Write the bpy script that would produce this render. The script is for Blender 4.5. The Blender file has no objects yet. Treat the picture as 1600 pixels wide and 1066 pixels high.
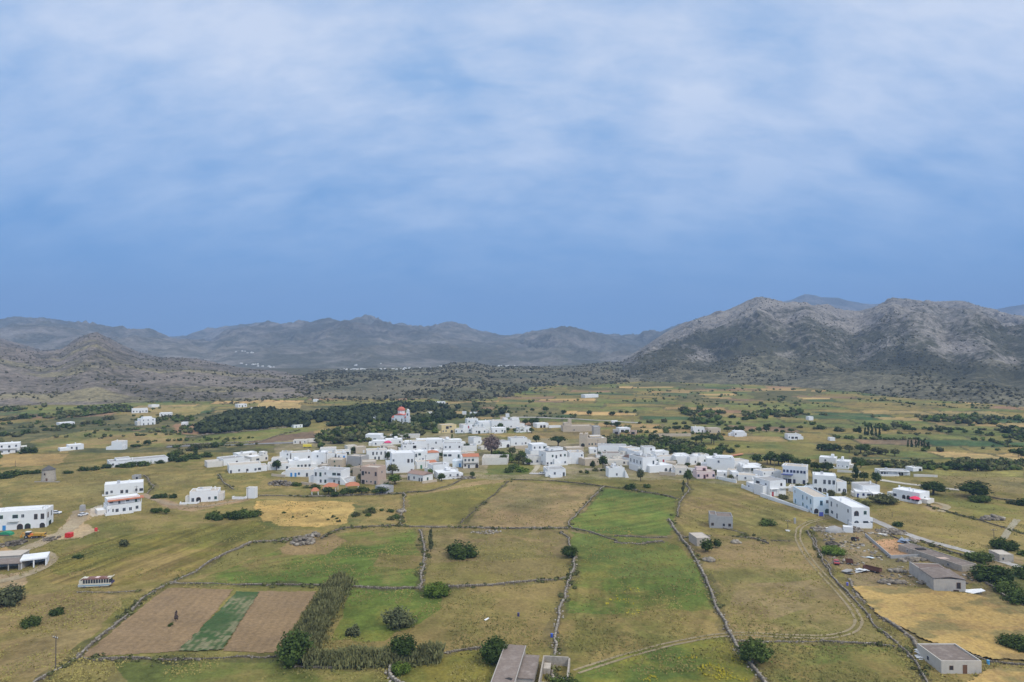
import bpy, bmesh, math, random
import numpy as np
C = bpy.context.scene.collection
SC = bpy.context.scene
R = math.radians
rnd = random.Random(7)

# ---------------------------------------------------------------- camera
CAMZ, F, HOR = 75.0, 1066.67, 548.0
cam = bpy.data.objects.new('camera', bpy.data.cameras.new('camera'))
C.objects.link(cam)
cam.data.sensor_width = 36; cam.data.lens = 24
cam.data.clip_start = 1; cam.data.clip_end = 60000
PITCH = math.atan((HOR - 533) / F)
cam.location = (0, 0, CAMZ); cam.rotation_euler = (R(90) + PITCH, 0, 0)
SC.camera = cam
SC.view_settings.view_transform = 'Standard'; SC.view_settings.look = 'None'
SC.view_settings.exposure = 0.42; SC.view_settings.gamma = 1
SC.view_settings.use_curve_mapping = False
SC.cycles.volume_bounces = 0; SC.cycles.max_bounces = 5
SC.cycles.diffuse_bounces = 3

# ---------------------------------------------------------------- sun and sky
SUN_EL, SUN_AZ = R(46), R(130)          # azimuth clockwise from +Y (view direction)
sun = bpy.data.objects.new('sun', bpy.data.lights.new('sun', 'SUN')); C.objects.link(sun)
sun.data.energy = 1.5; sun.data.angle = R(10); sun.data.color = (1, .96, .9)
sun.rotation_euler = (R(90) - SUN_EL, 0, -SUN_AZ + math.pi)   # refined below
from mathutils import Vector, Matrix, noise as mnoise
sdir = Vector((math.sin(SUN_AZ) * math.cos(SUN_EL), math.cos(SUN_AZ) * math.cos(SUN_EL), math.sin(SUN_EL)))
sun.rotation_euler = (-sdir).to_track_quat('-Z', 'Y').to_euler()

class NT:
    """small node helper"""
    def __init__(s, tree): s.t = tree; s.L = tree.links
    def n(s, typ, **kw):
        nd = s.t.nodes.new(typ)
        for k, v in kw.items():
            if k == 'i':
                for a, b in v.items(): s.set(nd.inputs[a], b)
            else: setattr(nd, k, v)
        return nd
    def set(s, sock, v):
        if isinstance(v, bpy.types.NodeSocket): s.L.new(v, sock)
        else:
            if hasattr(sock.default_value, '__len__') and len(sock.default_value) == 4 and len(v) == 3: v = (*v, 1)
            sock.default_value = v
    def m(s, op, a, b=0.0, c=0.0, clamp=False):
        nd = s.n('ShaderNodeMath', operation=op, use_clamp=clamp)
        s.set(nd.inputs[0], a); s.set(nd.inputs[1], b); s.set(nd.inputs[2], c)
        return nd.outputs[0]
    def mix(s, f, a, b, mode='MIX'):
        nd = s.n('ShaderNodeMix', data_type='RGBA', blend_type=mode)
        s.set(nd.inputs[0], f); s.set(nd.inputs[6], a); s.set(nd.inputs[7], b)
        return nd.outputs[2]
    def noise(s, vec, scale, detail=4, rough=.6, dist=0.0):
        nd = s.n('ShaderNodeTexNoise', i={'Vector': vec, 'Scale': scale, 'Detail': detail, 'Roughness': rough, 'Distortion': dist})
        return nd.outputs[0]
    def ramp(s, f, stops, interp='LINEAR'):
        nd = s.n('ShaderNodeValToRGB'); cr = nd.color_ramp; cr.interpolation = interp
        while len(cr.elements) < len(stops): cr.elements.new(.5)
        for e, (p, c) in zip(cr.elements, stops):
            e.position = p; e.color = (*c, 1) if len(c) == 3 else c
        s.set(nd.inputs[0], f)
        return nd.outputs[0]

w = bpy.data.worlds.new('World'); SC.world = w; w.use_nodes = True
w.node_tree.nodes.clear(); N = NT(w.node_tree)
out = N.n('ShaderNodeOutputWorld'); bg = N.n('ShaderNodeBackground'); N.L.new(bg.outputs[0], out.inputs[0])
sky = N.n('ShaderNodeTexSky', sky_type='NISHITA', sun_disc=False, sun_elevation=SUN_EL, sun_rotation=SUN_AZ)
tc = N.n('ShaderNodeTexCoord').outputs['Generated']
sep = N.n('ShaderNodeSeparateXYZ', i={0: tc})
zx, zy, zz = sep.outputs
# photo gradient: deep blue over the hills, paler higher up, bright cloud deck overhead
grad = N.ramp(zz, [(0.0, (.18, .345, .60)), (.05, (.135, .31, .59)), (.14, (.115, .285, .575)), (.25, (.175, .335, .60)),
                   (.36, (.235, .385, .625)), (.47, (.25, .39, .62)), (.7, (.8, .9, 1.08)), (1.0, (.95, .97, 1.0))])
den = N.m('ADD', zz, .55)
cv = N.n('ShaderNodeCombineXYZ', i={0: N.m('DIVIDE', zx, den), 1: N.m('MULTIPLY', N.m('DIVIDE', zy, den), 1.5), 2: 3.3}).outputs[0]
n0 = N.noise(cv, 1.5, 3, .5, .2)
n1 = N.noise(cv, 4.2, 5, .52, .2)
cv2 = N.n('ShaderNodeMapping', i={'Vector': cv, 'Rotation': (0, 0, .5), 'Scale': (1.0, 1.5, 1)}).outputs[0]
n2 = N.noise(cv2, 9.5, 5, .56, .25)
def lobe(px, py, k):
    v = Vector(((px - 800) / F, 1, (HOR - py) / F)).normalized()
    dp = N.n('ShaderNodeVectorMath', operation='DOT_PRODUCT', i={0: tc, 1: tuple(v)}).outputs[1]
    return N.m('POWER', N.m('MAXIMUM', dp, 0), k)
lb = None
for px, py, k, a in ((1080, 148, 700, .22), (1110, 180, 60, .06), (480, 60, 90, .04), (300, 280, 60, .07), (700, 290, 60, .06), (1330, 320, 60, .05), (1500, 60, 60, .05), (20, 120, 60, .06), (110, 425, 60, -.17), (560, 440, 60, -.06), (660, 130, 300, -.07), (1280, 70, 120, -.07), (1590, 400, 90, -.05)):
    t = N.m('MULTIPLY', lobe(px, py, k), a); lb = t if lb is None else N.m('ADD', lb, t)
cl = N.m('ADD', N.m('ADD', N.m('MULTIPLY', n0, .28), N.m('MULTIPLY', n1, 1.0)), N.m('MULTIPLY', n2, .70))
cl = N.m('ADD', N.m('SUBTRACT', cl, .99), N.m('MULTIPLY', lb, 1.25))
cl = N.m('MULTIPLY_ADD', cl, 1.9, .57, clamp=True)
fade = N.m('MULTIPLY', N.m('SUBTRACT', zz, .03), 6.5, clamp=True)
cl = N.m('MULTIPLY', cl, fade)
ccol = N.ramp(zz, [(0.0, (.27, .44, .70)), (.15, (.31, .455, .69)), (.25, (.44, .545, .725)), (.36, (.57, .635, .755)), (.47, (.54, .605, .725)), (.7, (1.0, 1.02, 1.05)), (1.0, (1.1, 1.1, 1.1))])
col = N.mix(N.m('MULTIPLY', cl, .92), grad, ccol)
nish = N.mix(1.0, sky.outputs[0], (.1, .1, .1), 'MULTIPLY')
col = N.mix(.08, col, nish)
up = N.m('MULTIPLY', N.m('SUBTRACT', zz, .47), 3.2, clamp=True)
bk = N.m('MULTIPLY', N.m('SUBTRACT', N.m('MULTIPLY', zy, -1), .05), 1.3, clamp=True)   # unseen sky behind the viewer, brightness added to light the facing facades
st = N.m('ADD', 1.0, N.m('ADD', N.m('MULTIPLY', up, -.05), N.m('MULTIPLY', bk, .30)))
col2 = N.n('ShaderNodeVectorMath', operation='SCALE', i={0: col, 3: st}).outputs[0]
N.L.new(col2, bg.inputs[0]); bg.inputs[1].default_value = 1.0

# ---------------------------------------------------------------- numeric helpers
def h2(ix, iy, s=0):
    ix = np.asarray(ix).astype(np.int64); iy = np.asarray(iy).astype(np.int64)
    n = (ix * 374761393 + iy * 668265263 + s * 974634777) & 0xffffffff
    n = ((n ^ (n >> 13)) * 1274126177) & 0xffffffff
    return ((n ^ (n >> 16)) & 0xffff) / 65535.0
def vn(x, y, s=0):
    x = np.asarray(x, float); y = np.asarray(y, float)
    ix = np.floor(x); iy = np.floor(y); fx = x - ix; fy = y - iy
    fx = fx * fx * fx * (fx * (fx * 6 - 15) + 10); fy = fy * fy * fy * (fy * (fy * 6 - 15) + 10)
    a = h2(ix, iy, s); b = h2(ix + 1, iy, s); c = h2(ix, iy + 1, s); d = h2(ix + 1, iy + 1, s)
    return (a + (b - a) * fx) * (1 - fy) + (c + (d - c) * fx) * fy
def fbm(x, y, oct=4, s=0, gain=.5):
    t = 0; a = 1; n = 0
    for o in range(oct):
        t = t + a * vn(x * 2 ** o + o * 17.3, y * 2 ** o - o * 9.1, s + o); n += a; a *= gain
    return t / n
def ridged(x, y, oct=4, s=0, gain=.5):
    t = 0; a = 1; n = 0
    for o in range(oct):
        t = t + a * (1 - np.abs(2 * vn(x * 2 ** o + o * 7.7, y * 2 ** o + o * 3.1, s + o) - 1)); n += a; a *= gain
    return t / n
def sstep(a, b, x):
    t = np.clip((np.asarray(x, float) - a) / (b - a), 0, 1); return t * t * (3 - 2 * t)

def gz(x, y):
    """height of the valley floor"""
    x = np.asarray(x, float); y = np.asarray(y, float)
    z = 9 * sstep(430, 900, y) + 14 * sstep(800, 1700, y)
    k = sstep(60, 160, y)
    z = z + k * (.55 * np.sin(x / 41 + 1.3) * np.sin(y / 57 + .4) + .3 * np.sin(x / 17 + y / 23) + .12 * np.sin(x / 7.3 - y / 9.1))
    return z
def gzs(x, y): return float(gz(x, y))
cp, sp_ = math.cos(PITCH), math.sin(PITCH)
def G(px, py):
    """point of the valley floor seen at a pixel of the 1600 px wide photograph"""
    dx = (px - 800) / F; v = (533 - py) / F
    dy = cp - v * sp_; dz = sp_ + v * cp
    z = 0.0
    for _ in range(30):
        t = (z - CAMZ) / min(dz, -1e-3); z = .5 * z + .5 * gzs(dx * t, dy * t)
    t = (z - CAMZ) / min(dz, -1e-3)
    x, y = dx * t, dy * t
    return Vector((x, y, gzs(x, y)))
def mpp(p): return p.y / F                     # metres in one photo pixel at a point

def inpoly(X, Y, poly):
    px = np.array([p[0] for p in poly]); py = np.array([p[1] for p in poly])
    ins = np.zeros(X.shape, bool)
    j = len(poly) - 1
    for i in range(len(poly)):
        c = ((py[i] > Y) != (py[j] > Y)) & (X < (px[j] - px[i]) * (Y - py[i]) / (py[j] - py[i] + 1e-12) + px[i])
        ins ^= c; j = i
    return ins
def wpoly(pix): return [(G(*p).x, G(*p).y) for p in pix]

def tag(o, label=None, cat=None, group=None, kind=None):
    if label: o['label'] = label
    if cat: o['category'] = cat
    if group: o['group'] = group
    if kind: o['kind'] = kind
    return o
def link(name, data, parent=None, loc=None):
    o = bpy.data.objects.new(name, data); C.objects.link(o)
    if parent is not None: o.parent = parent
    if loc is not None: o.location = loc
    return o
def empty(name, loc, rz=0):
    o = link(name, None, loc=loc); o.rotation_euler = (0, 0, rz); o.empty_display_size = .5; return o
def npmesh(name, V, Fq, mats=(), attrs=None, smooth=False, mi=None):
    """mesh from numpy; Fq (n,k) faces"""
    me = bpy.data.meshes.new(name); V = np.asarray(V, np.float32); Fq = np.asarray(Fq, np.int32)
    k = Fq.shape[1]
    me.vertices.add(len(V)); me.vertices.foreach_set('co', V.ravel())
    me.loops.add(Fq.size); me.loops.foreach_set('vertex_index', Fq.ravel())
    me.polygons.add(len(Fq)); me.polygons.foreach_set('loop_start', np.arange(0, Fq.size, k, dtype=np.int32))
    me.polygons.foreach_set('loop_total', np.full(len(Fq), k, np.int32))
    if smooth: me.polygons.foreach_set('use_smooth', np.ones(len(Fq), bool))
    if mi is not None: me.polygons.foreach_set('material_index', np.asarray(mi, np.int32))
    for m in mats: me.materials.append(m)
    for nm, arr in (attrs or {}).items():
        at = me.attributes.new(nm, 'FLOAT_COLOR', 'POINT')
        at.data.foreach_set('color', np.asarray(arr, np.float32).ravel())
    me.update(calc_edges=True); me.validate()
    return me
def gridmesh(name, X, Y, Z, mats, attrs, keep=None, smooth=True):
    r, c = X.shape
    idx = np.arange(r * c).reshape(r, c)
    q = np.stack([idx[:-1, :-1], idx[:-1, 1:], idx[1:, 1:], idx[1:, :-1]], -1).reshape(-1, 4)
    V = np.stack([X, Y, Z], -1).reshape(-1, 3)
    at = {k: v.reshape(-1, 4) for k, v in attrs.items()}
    if keep is not None:
        q = q[keep.reshape(-1)]
        u, inv = np.unique(q, return_inverse=True); q = inv.reshape(-1, 4); V = V[u]; at = {k: v[u] for k, v in at.items()}
    return npmesh(name, V, q, mats, at, smooth)

# ---------------------------------------------------------------- materials
MATS = {}
def pmat(name, colr, rough=.85, var=.12, scale=1.2, metal=0, spec=.25, grime=None, gscale=.25, gamt=.5):
    """plain painted / mineral surface with worn, uneven tone"""
    if name in MATS: return MATS[name]
    m = bpy.data.materials.new(name); m.use_nodes = True; N = NT(m.node_tree)
    b = m.node_tree.nodes['Principled BSDF']
    co = N.n('ShaderNodeTexCoord').outputs['Object']
    oi = N.n('ShaderNodeObjectInfo').outputs['Random']
    n = N.noise(co, scale, 5, .65)
    f = N.m('MULTIPLY_ADD', N.m('SUBTRACT', n, .5), var * 3.0, 1.0)
    f = N.m('ADD', f, N.m('MULTIPLY', N.m('SUBTRACT', oi, .5), var * .8))
    c = N.n('ShaderNodeVectorMath', operation='SCALE', i={0: colr, 3: f}).outputs[0]
    if grime:
        g = N.noise(co, gscale, 6, .7)
        gf = N.m('MULTIPLY', N.m('SUBTRACT', g, .5), 6.0 * gamt, clamp=True)
        c = N.mix(gf, c, grime)
    N.set(b.inputs['Base Color'], c); b.inputs['Roughness'].default_value = rough
    b.inputs['Metallic'].default_value = metal; b.inputs['Specular IOR Level'].default_value = spec
    MATS[name] = m; return m

def terrain_mat(name, s1, contrast, s2, s3, stone=(.42, .38, .33), bump=.3, bdist=.3, vfine=.35, vlow=.25):
    m = bpy.data.materials.new(name); m.use_nodes = True; N = NT(m.node_tree)
    b = m.node_tree.nodes['Principled BSDF']
    co = N.n('ShaderNodeTexCoord').outputs['Object']
    a = N.n('ShaderNodeAttribute', attribute_name='ca'); bb = N.n('ShaderNodeAttribute', attribute_name='cb')
    n = N.noise(co, s1, 9, .68, .4)
    fac = N.m('MULTIPLY_ADD', N.m('ADD', N.m('SUBTRACT', n, .5), N.m('MULTIPLY', N.m('SUBTRACT', a.outputs['Alpha'], .5), .6)), contrast, .5, clamp=True)
    c = N.mix(fac, a.outputs['Color'], bb.outputs['Color'])
    fine = N.noise(co, s3, 4, .7)
    low = N.noise(co, s1 * .21, 3, .5)
    f = N.m('ADD', N.m('MULTIPLY_ADD', N.m('SUBTRACT', fine, .5), vfine * 3, 1.0), N.m('MULTIPLY', N.m('SUBTRACT', low, .5), vlow * 2))
    c = N.n('ShaderNodeVectorMath', operation='SCALE', i={0: c, 3: f}).outputs[0]
    n2 = N.noise(co, s2, 3, .6)
    sf = N.m('MULTIPLY', N.m('SUBTRACT', n2, N.m('MULTIPLY_ADD', bb.outputs['Alpha'], -.42, .80)), 16.0, clamp=True)
    c = N.mix(sf, c, stone)
    N.set(b.inputs['Base Color'], c); b.inputs['Roughness'].default_value = .95
    b.inputs['Specular IOR Level'].default_value = .1
    bp = N.n('ShaderNodeBump', i={'Strength': bump, 'Distance': bdist, 'Height': N.m('ADD', fine, N.m('MULTIPLY', n, .6))})
    N.L.new(bp.outputs[0], b.inputs['Normal'])
    return m
GROUND = terrain_mat('ground_cover', .085, 4.5, .9, 1.0, stone=(.34, .30, .25), bump=.8, bdist=.5, vfine=.42, vlow=.45)
HILL = terrain_mat('hill_rock_and_scrub', .055, 4.2, .075, .22, stone=(.33, .31, .285), bump=1.0, bdist=3, vfine=.75, vlow=.35)
FARHILL = terrain_mat('far_hill_cover', .006, 5.0, .012, .05, stone=(.30, .28, .25), bump=.9, bdist=14, vfine=.5, vlow=.4)
# ---------------------------------------------------------------- ground sheet with its fields
u = np.concatenate([np.linspace(-3600, -260, 40)[:-1], np.arange(-260, 1860, 1.7), np.linspace(1860, 5200, 40)[1:]])
ys = np.concatenate([np.linspace(20, 112, 24)[:-1], 1 / np.linspace(1 / 112, 1 / 1750, 600), np.geomspace(1760, 9500, 60)])
X = ((u[None, :] - 800) / F) * ys[:, None]; Y = np.repeat(ys[:, None], len(u), 1)
Z = gz(X, Y)
sh = X.shape
A = np.empty(sh + (4,)); B = np.empty(sh + (4,))
A[..., :3] = (.150, .145, .045); B[..., :3] = (.225, .185, .08); A[..., 3] = .45; B[..., 3] = .05
wx = X + (fbm(X / 9, Y / 9, 3, 5) - .5) * 5; wy = Y + (fbm(X / 9, Y / 9, 3, 9) - .5) * 5
# patchwork of small fields on the valley floor beyond the village
GREEN, OLIVE, TAN, WHEAT, DARK, BROWN = (.13, .16, .052), (.175, .165, .06), (.26, .215, .10), (.38, .30, .14), (.056, .098, .042), (.21, .155, .10)
PAL = [GREEN, OLIVE, OLIVE, GREEN, TAN, TAN, GREEN, DARK, OLIVE, BROWN, OLIVE, GREEN, WHEAT, DARK, OLIVE, GREEN]
def cells(x, y, ang, wid, seed):
    a = R(ang); p = x * math.cos(a) + y * math.sin(a); q = -x * math.sin(a) + y * math.cos(a)
    q = q + 10 * (vn(p / 160, q / 160, seed) - .5)
    i = np.floor(q / wid); L = wid * (1.1 + 2.2 * h2(i, i * 0, seed + 3)); o = h2(i, i * 0 + 5, seed + 4)
    j = np.floor(p / L + o)
    e = np.minimum(np.minimum(q / wid - i, 1 - (q / wid - i)) * wid, np.minimum(p / L + o - j, 1 - (p / L + o - j)) * L)
    return h2(i, j, seed + 5), h2(i, j, seed + 6), e
PALA = np.array(PAL)
for (mask, ang, wid, seed) in (((Y > 470) & (X > -20), -9, 32, 21), ((Y > 500) & (X <= -20), 14, 38, 57)):
    k, k2, e = cells(wx, wy, ang, wid, seed)
    c = PALA[np.minimum((k * len(PAL)).astype(int), len(PAL) - 1)]
    A[mask, :3] = c[mask]
    B[mask, :3] = c[mask] * np.array([1.15, 1.0, 1.05]) * .9 + np.array(TAN) * .15
    A[mask, 3] = .3 + .35 * k2[mask]; B[mask, 3] = 0
    ed = mask & (e < 1.7)
    A[ed, :3] = (.085, .09, .04); B[ed, :3] = (.15, .135, .07)
    scr = mask & (fbm(X / 130, Y / 130, 3, seed + 9) > (.64 if seed == 21 else .54))
    A[scr, :3] = (.085, .095, .042); B[scr, :3] = (.17, .155, .075); A[scr, 3] = .42
far = Y > 1500
A[far, :3] = (.062, .070, .05); B[far, :3] = (.115, .112, .088)

FIELDS = []
def field(pix, a, b, mx=.5, st=.0, warp=1.0, lines=None):
    P = wpoly(pix); xs = [p[0] for p in P]; yv = [p[1] for p in P]
    bb = (Y > min(yv) - 6) & (Y < max(yv) + 6) & (X > min(xs) - 6) & (X < max(xs) + 6)
    ii = np.nonzero(bb)
    ins = inpoly(wx[ii] if warp else X[ii], wy[ii] if warp else Y[ii], P)
    s = (ii[0][ins], ii[1][ins])
    A[s[0], s[1], :3] = a; B[s[0], s[1], :3] = b; A[s[0], s[1], 3] = mx; B[s[0], s[1], 3] = st
    if lines:
        p, q = G(*lines[:2]), G(*lines[2:4]); an = math.atan2(q.y - p.y, q.x - p.x); x_, y_ = X[s], Y[s]
        d = -x_ * math.sin(an) + y_ * math.cos(an) + 2.5 * (fbm(x_ / 25, y_ / 25, 2, 7) - .5)
        k = 1 + lines[5] * (vn(d / lines[4], d * 0 + 3, 3) - .5) * (.4 + 1.2 * fbm(x_ / 14, y_ / 14, 2, 11))
        A[s[0], s[1], :3] *= k[:, None]; B[s[0], s[1], :3] *= k[:, None]
G1, G2 = (.115, .15, .038), (.165, .165, .05)
# far to near
field([(0, 632), (190, 628), (180, 640), (0, 642)], (.16, .18, .055), OLIVE)
field([(180, 640), (330, 634), (300, 652), (230, 658)], (.2, .185, .07), TAN)
field([(400, 628), (470, 630), (470, 638), (405, 640)], (.36, .28, .13), WHEAT)
field([(240, 640), (300, 636), (310, 643), (250, 646)], (.27, .24, .09), TAN)
field([(45, 690), (140, 672), (290, 680), (285, 697), (60, 700)], (.16, .165, .055), (.24, .19, .09))
field([(0, 711), (108, 709), (92, 726), (0, 731)], (.36, .26, .11), (.28, .22, .1))
field([(285, 693), (330, 680), (470, 667), (502, 671), (400, 692)], (.155, .18, .055), (.2, .19, .07))
field([(385, 692), (440, 680), (490, 674), (497, 689), (430, 693)], (.185, .135, .095), (.16, .12, .085))
field([(0, 735), (170, 720), (300, 733), (420, 745), (430, 790), (380, 798), (230, 800), (120, 788), (0, 800)], (.235, .195, .075), (.145, .145, .05), .45, .05)
field([(690, 677), (890, 677), (935, 690), (880, 695), (690, 692)], (.31, .24, .1), (.25, .19, .09))
field([(830, 677), (1000, 668), (1010, 676), (935, 692), (880, 690)], (.22, .175, .085), (.2, .17, .07))
field([(1070, 688), (1240, 690), (1330, 705), (1280, 712), (1120, 704)], (.165, .17, .05), (.215, .195, .07))
field([(1190, 690), (1330, 705), (1320, 716), (1200, 712)], (.14, .16, .05), OLIVE)
field([(1440, 733), (1600, 730), (1600, 745), (1470, 745)], (.25, .24, .08), (.19, .18, .07))
field([(1470, 745), (1600, 747), (1600, 772), (1500, 765)], (.19, .165, .075), (.24, .2, .09))
field([(1370, 790), (1430, 785), (1600, 815), (1600, 842), (1560, 855), (1470, 840), (1400, 822)], (.18, .175, .055), (.235, .195, .08))
field([(1440, 783), (1600, 778), (1600, 815), (1430, 790)], (.17, .17, .05), (.23, .19, .08))
field([(1280, 770), (1400, 785), (1370, 800), (1300, 780)], (.15, .17, .05), OLIVE)
field([(1560, 855), (1600, 842), (1600, 900), (1540, 890), (1480, 862)], (.15, .15, .05), (.21, .18, .075))
# village gardens and lanes
field([(430, 690), (690, 675), (840, 685), (1010, 690), (1180, 722), (1330, 770), (1360, 815), (1290, 808), (1190, 780), (1090, 750), (940, 750), (720, 748), (600, 755), (500, 750), (430, 742)], (.15, .15, .06), (.25, .225, .15), .5, .12)
field([(760, 720), (830, 705), (835, 740), (760, 742)], (.095, .125, .04), (.15, .155, .05))
# the walled fields in front of the village
field([(430, 740), (500, 762), (632, 770), (632, 788), (400, 780), (395, 760)], (.155, .15, .05), (.23, .19, .08))
field([(400, 782), (520, 783), (562, 786), (560, 816), (500, 823), (425, 823), (400, 806)], (.44, .315, .12), (.30, .235, .09), .35)
field([(556, 786), (632, 783), (630, 822), (540, 822)], (.13, .14, .05), (.25, .2, .085))
field([(640, 775), (760, 750), (940, 760), (890, 826), (632, 823)], (.205, .172, .082), (.275, .21, .115), .45, .12)
field([(640, 775), (800, 752), (725, 818), (632, 823)], (.195, .175, .055), (.15, .15, .045))
field([(655, 826), (890, 828), (897, 868), (895, 902), (880, 912), (660, 920)], (.205, .165, .085), (.15, .14, .055), .45, .22)
field([(660, 880), (895, 868), (890, 905), (662, 918)], (.16, .15, .05), (.2, .17, .075), .5, .05)
field([(940, 762), (1066, 780), (1052, 815), (1046, 838), (960, 836), (888, 824)], (.102, .148, .036), (.155, .165, .046), .4, lines=(930, 820, 1050, 800, 1.5, .3))
field([(890, 826), (960, 838), (1052, 838), (1050, 846), (960, 850), (900, 836)], (.19, .155, .085), (.15, .14, .06), .5, .3)
field([(893, 832), (1050, 846), (1078, 872), (1112, 930), (1147, 990), (1010, 1014), (903, 1048), (858, 1030), (880, 930), (897, 868)], (.108, .15, .034), (.20, .172, .062), .45, lines=(960, 1000, 965, 860, 1.2, .3))
field([(893, 832), (1050, 846), (1070, 862), (1090, 900), (890, 905), (897, 868)], (.115, .15, .04), (.165, .165, .045), .4)
field([(878, 960), (1125, 950), (1147, 990), (1010, 1014), (903, 1048), (858, 1035)], (.15, .148, .045), (.22, .178, .075), .55, lines=(960, 1000, 1000, 950, 1.2, .3))
field([(545, 918), (660, 926), (890, 906), (866, 1012), (690, 1016), (525, 1005)], (.17, .155, .055), (.215, .175, .075), .5)
field([(545, 918), (700, 924), (690, 950), (600, 1000), (525, 1002)], (.105, .15, .033), (.17, .17, .042), .4)
field([(290, 914), (455, 848), (520, 832), (652, 826), (658, 918)], (.10, .146, .032), (.19, .162, .065), .38, lines=(330, 890, 640, 850, 1.5, .28))
field([(430, 850), (520, 830), (540, 846), (500, 868), (440, 866)], (.2, .165, .085), (.25, .19, .1), .5, .12)
field([(590, 862), (655, 870), (650, 890), (585, 885)], (.16, .15, .05), (.22, .175, .085), .5)
field([(350, 820), (425, 815), (460, 845), (300, 905), (275, 905)], (.13, .14, .04), OLIVE, .5)
field([(50, 906), (75, 875), (180, 838), (400, 812), (432, 832), (275, 903), (150, 918)], (.15, .145, .036), (.215, .17, .068), .48, lines=(150, 915, 400, 815, 1.3, .55))
field([(75, 880), (180, 842), (380, 818), (300, 840), (170, 880), (90, 900)], (.17, .15, .04), (.12, .125, .035), .48, lines=(150, 915, 400, 815, 1.3, .55))
field([(0, 930), (215, 920), (60, 1075), (-60, 1100), (-60, 930)], (.23, .18, .085), (.165, .15, .055), .42)
field([(50, 1100), (110, 1030), (280, 1028), (440, 1024), (440, 1100)], (.205, .175, .07), (.14, .14, .045), .45)
field([(180, 1036), (440, 1024), (620, 1030), (620, 1100), (200, 1100)], (.115, .135, .038), (.18, .16, .06), .45)
field([(600, 1045), (690, 1018), (770, 1020), (770, 1100), (600, 1100)], (.115, .14, .038), (.19, .175, .045), .45)
field([(855, 1100), (905, 1048), (1012, 1013), (1137, 991), (1165, 1005), (1405, 1008), (1470, 1100)], (.10, .14, .035), (.185, .18, .042), .42)
field([(1165, 1008), (1405, 1010), (1460, 1085), (1180, 1085)], (.10, .125, .035), (.2, .165, .065), .5)
field([(1060, 842), (1120, 836), (1255, 840), (1345, 950), (1350, 985), (1320, 1000), (1155, 1004), (1112, 925), (1080, 865)], (.165, .155, .055), (.235, .185, .095), .5)
field([(1150, 915), (1300, 905), (1320, 950), (1200, 965), (1140, 945)], (.22, .175, .09), (.17, .15, .06), .5)
field([(1085, 750), (1190, 770), (1262, 812), (1245, 835), (1060, 840), (1052, 815), (1075, 770)], (.19, .17, .06), (.23, .18, .09), .45, lines=(1080, 780, 1230, 830, 1.8, .35))
field([(1345, 950), (1400, 1004), (1300, 1000), (1340, 990)], (.2, .17, .075), OLIVE, .5)
# yards, bare earth
field([(1270, 815), (1370, 828), (1440, 862), (1530, 900), (1500, 920), (1340, 916), (1290, 868)], (.165, .145, .07), (.23, .185, .115), .5, .22)
field([(1367, 845), (1395, 842), (1440, 866), (1400, 874), (1380, 866)], (.40, .25, .15), (.3, .2, .12), .5, .1)
field([(1500, 880), (1600, 868), (1600, 950), (1530, 930)], (.13, .135, .05), (.24, .19, .12), .5, .15)
field([(95, 833), (120, 797), (140, 797), (128, 822), (152, 829), (120, 842), (60, 848), (70, 838)], (.40, .31, .20), (.33, .26, .16), .4, .05)
field([(92, 836), (112, 805), (126, 795), (142, 797), (132, 818), (156, 830), (130, 842)], (.40, .31, .20), (.33, .26, .16), .4, .05)
field([(0, 838), (70, 838), (60, 855), (20, 862), (0, 866)], (.2, .16, .09), (.12, .12, .05), .5, .1)
field([(0, 850), (22, 858), (25, 868), (0, 872)], (.42, .29, .15), (.38, .27, .14), .4, 0)
field([(-20, 900), (40, 893), (48, 905), (30, 915), (-20, 918)], (.33, .26, .17), (.27, .22, .13), .4, .1)
field([(130, 797), (160, 790), (168, 803), (140, 808)], (.46, .42, .37), (.42, .39, .34), .5, 0)
field([(225, 772), (262, 780), (290, 790), (380, 775), (390, 782), (300, 800), (250, 790)], (.30, .22, .14), (.2, .17, .08), .4, .1)
field([(1445, 790), (1480, 788), (1478, 797), (1455, 800)], (.36, .28, .18), (.3, .24, .14))
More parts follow.
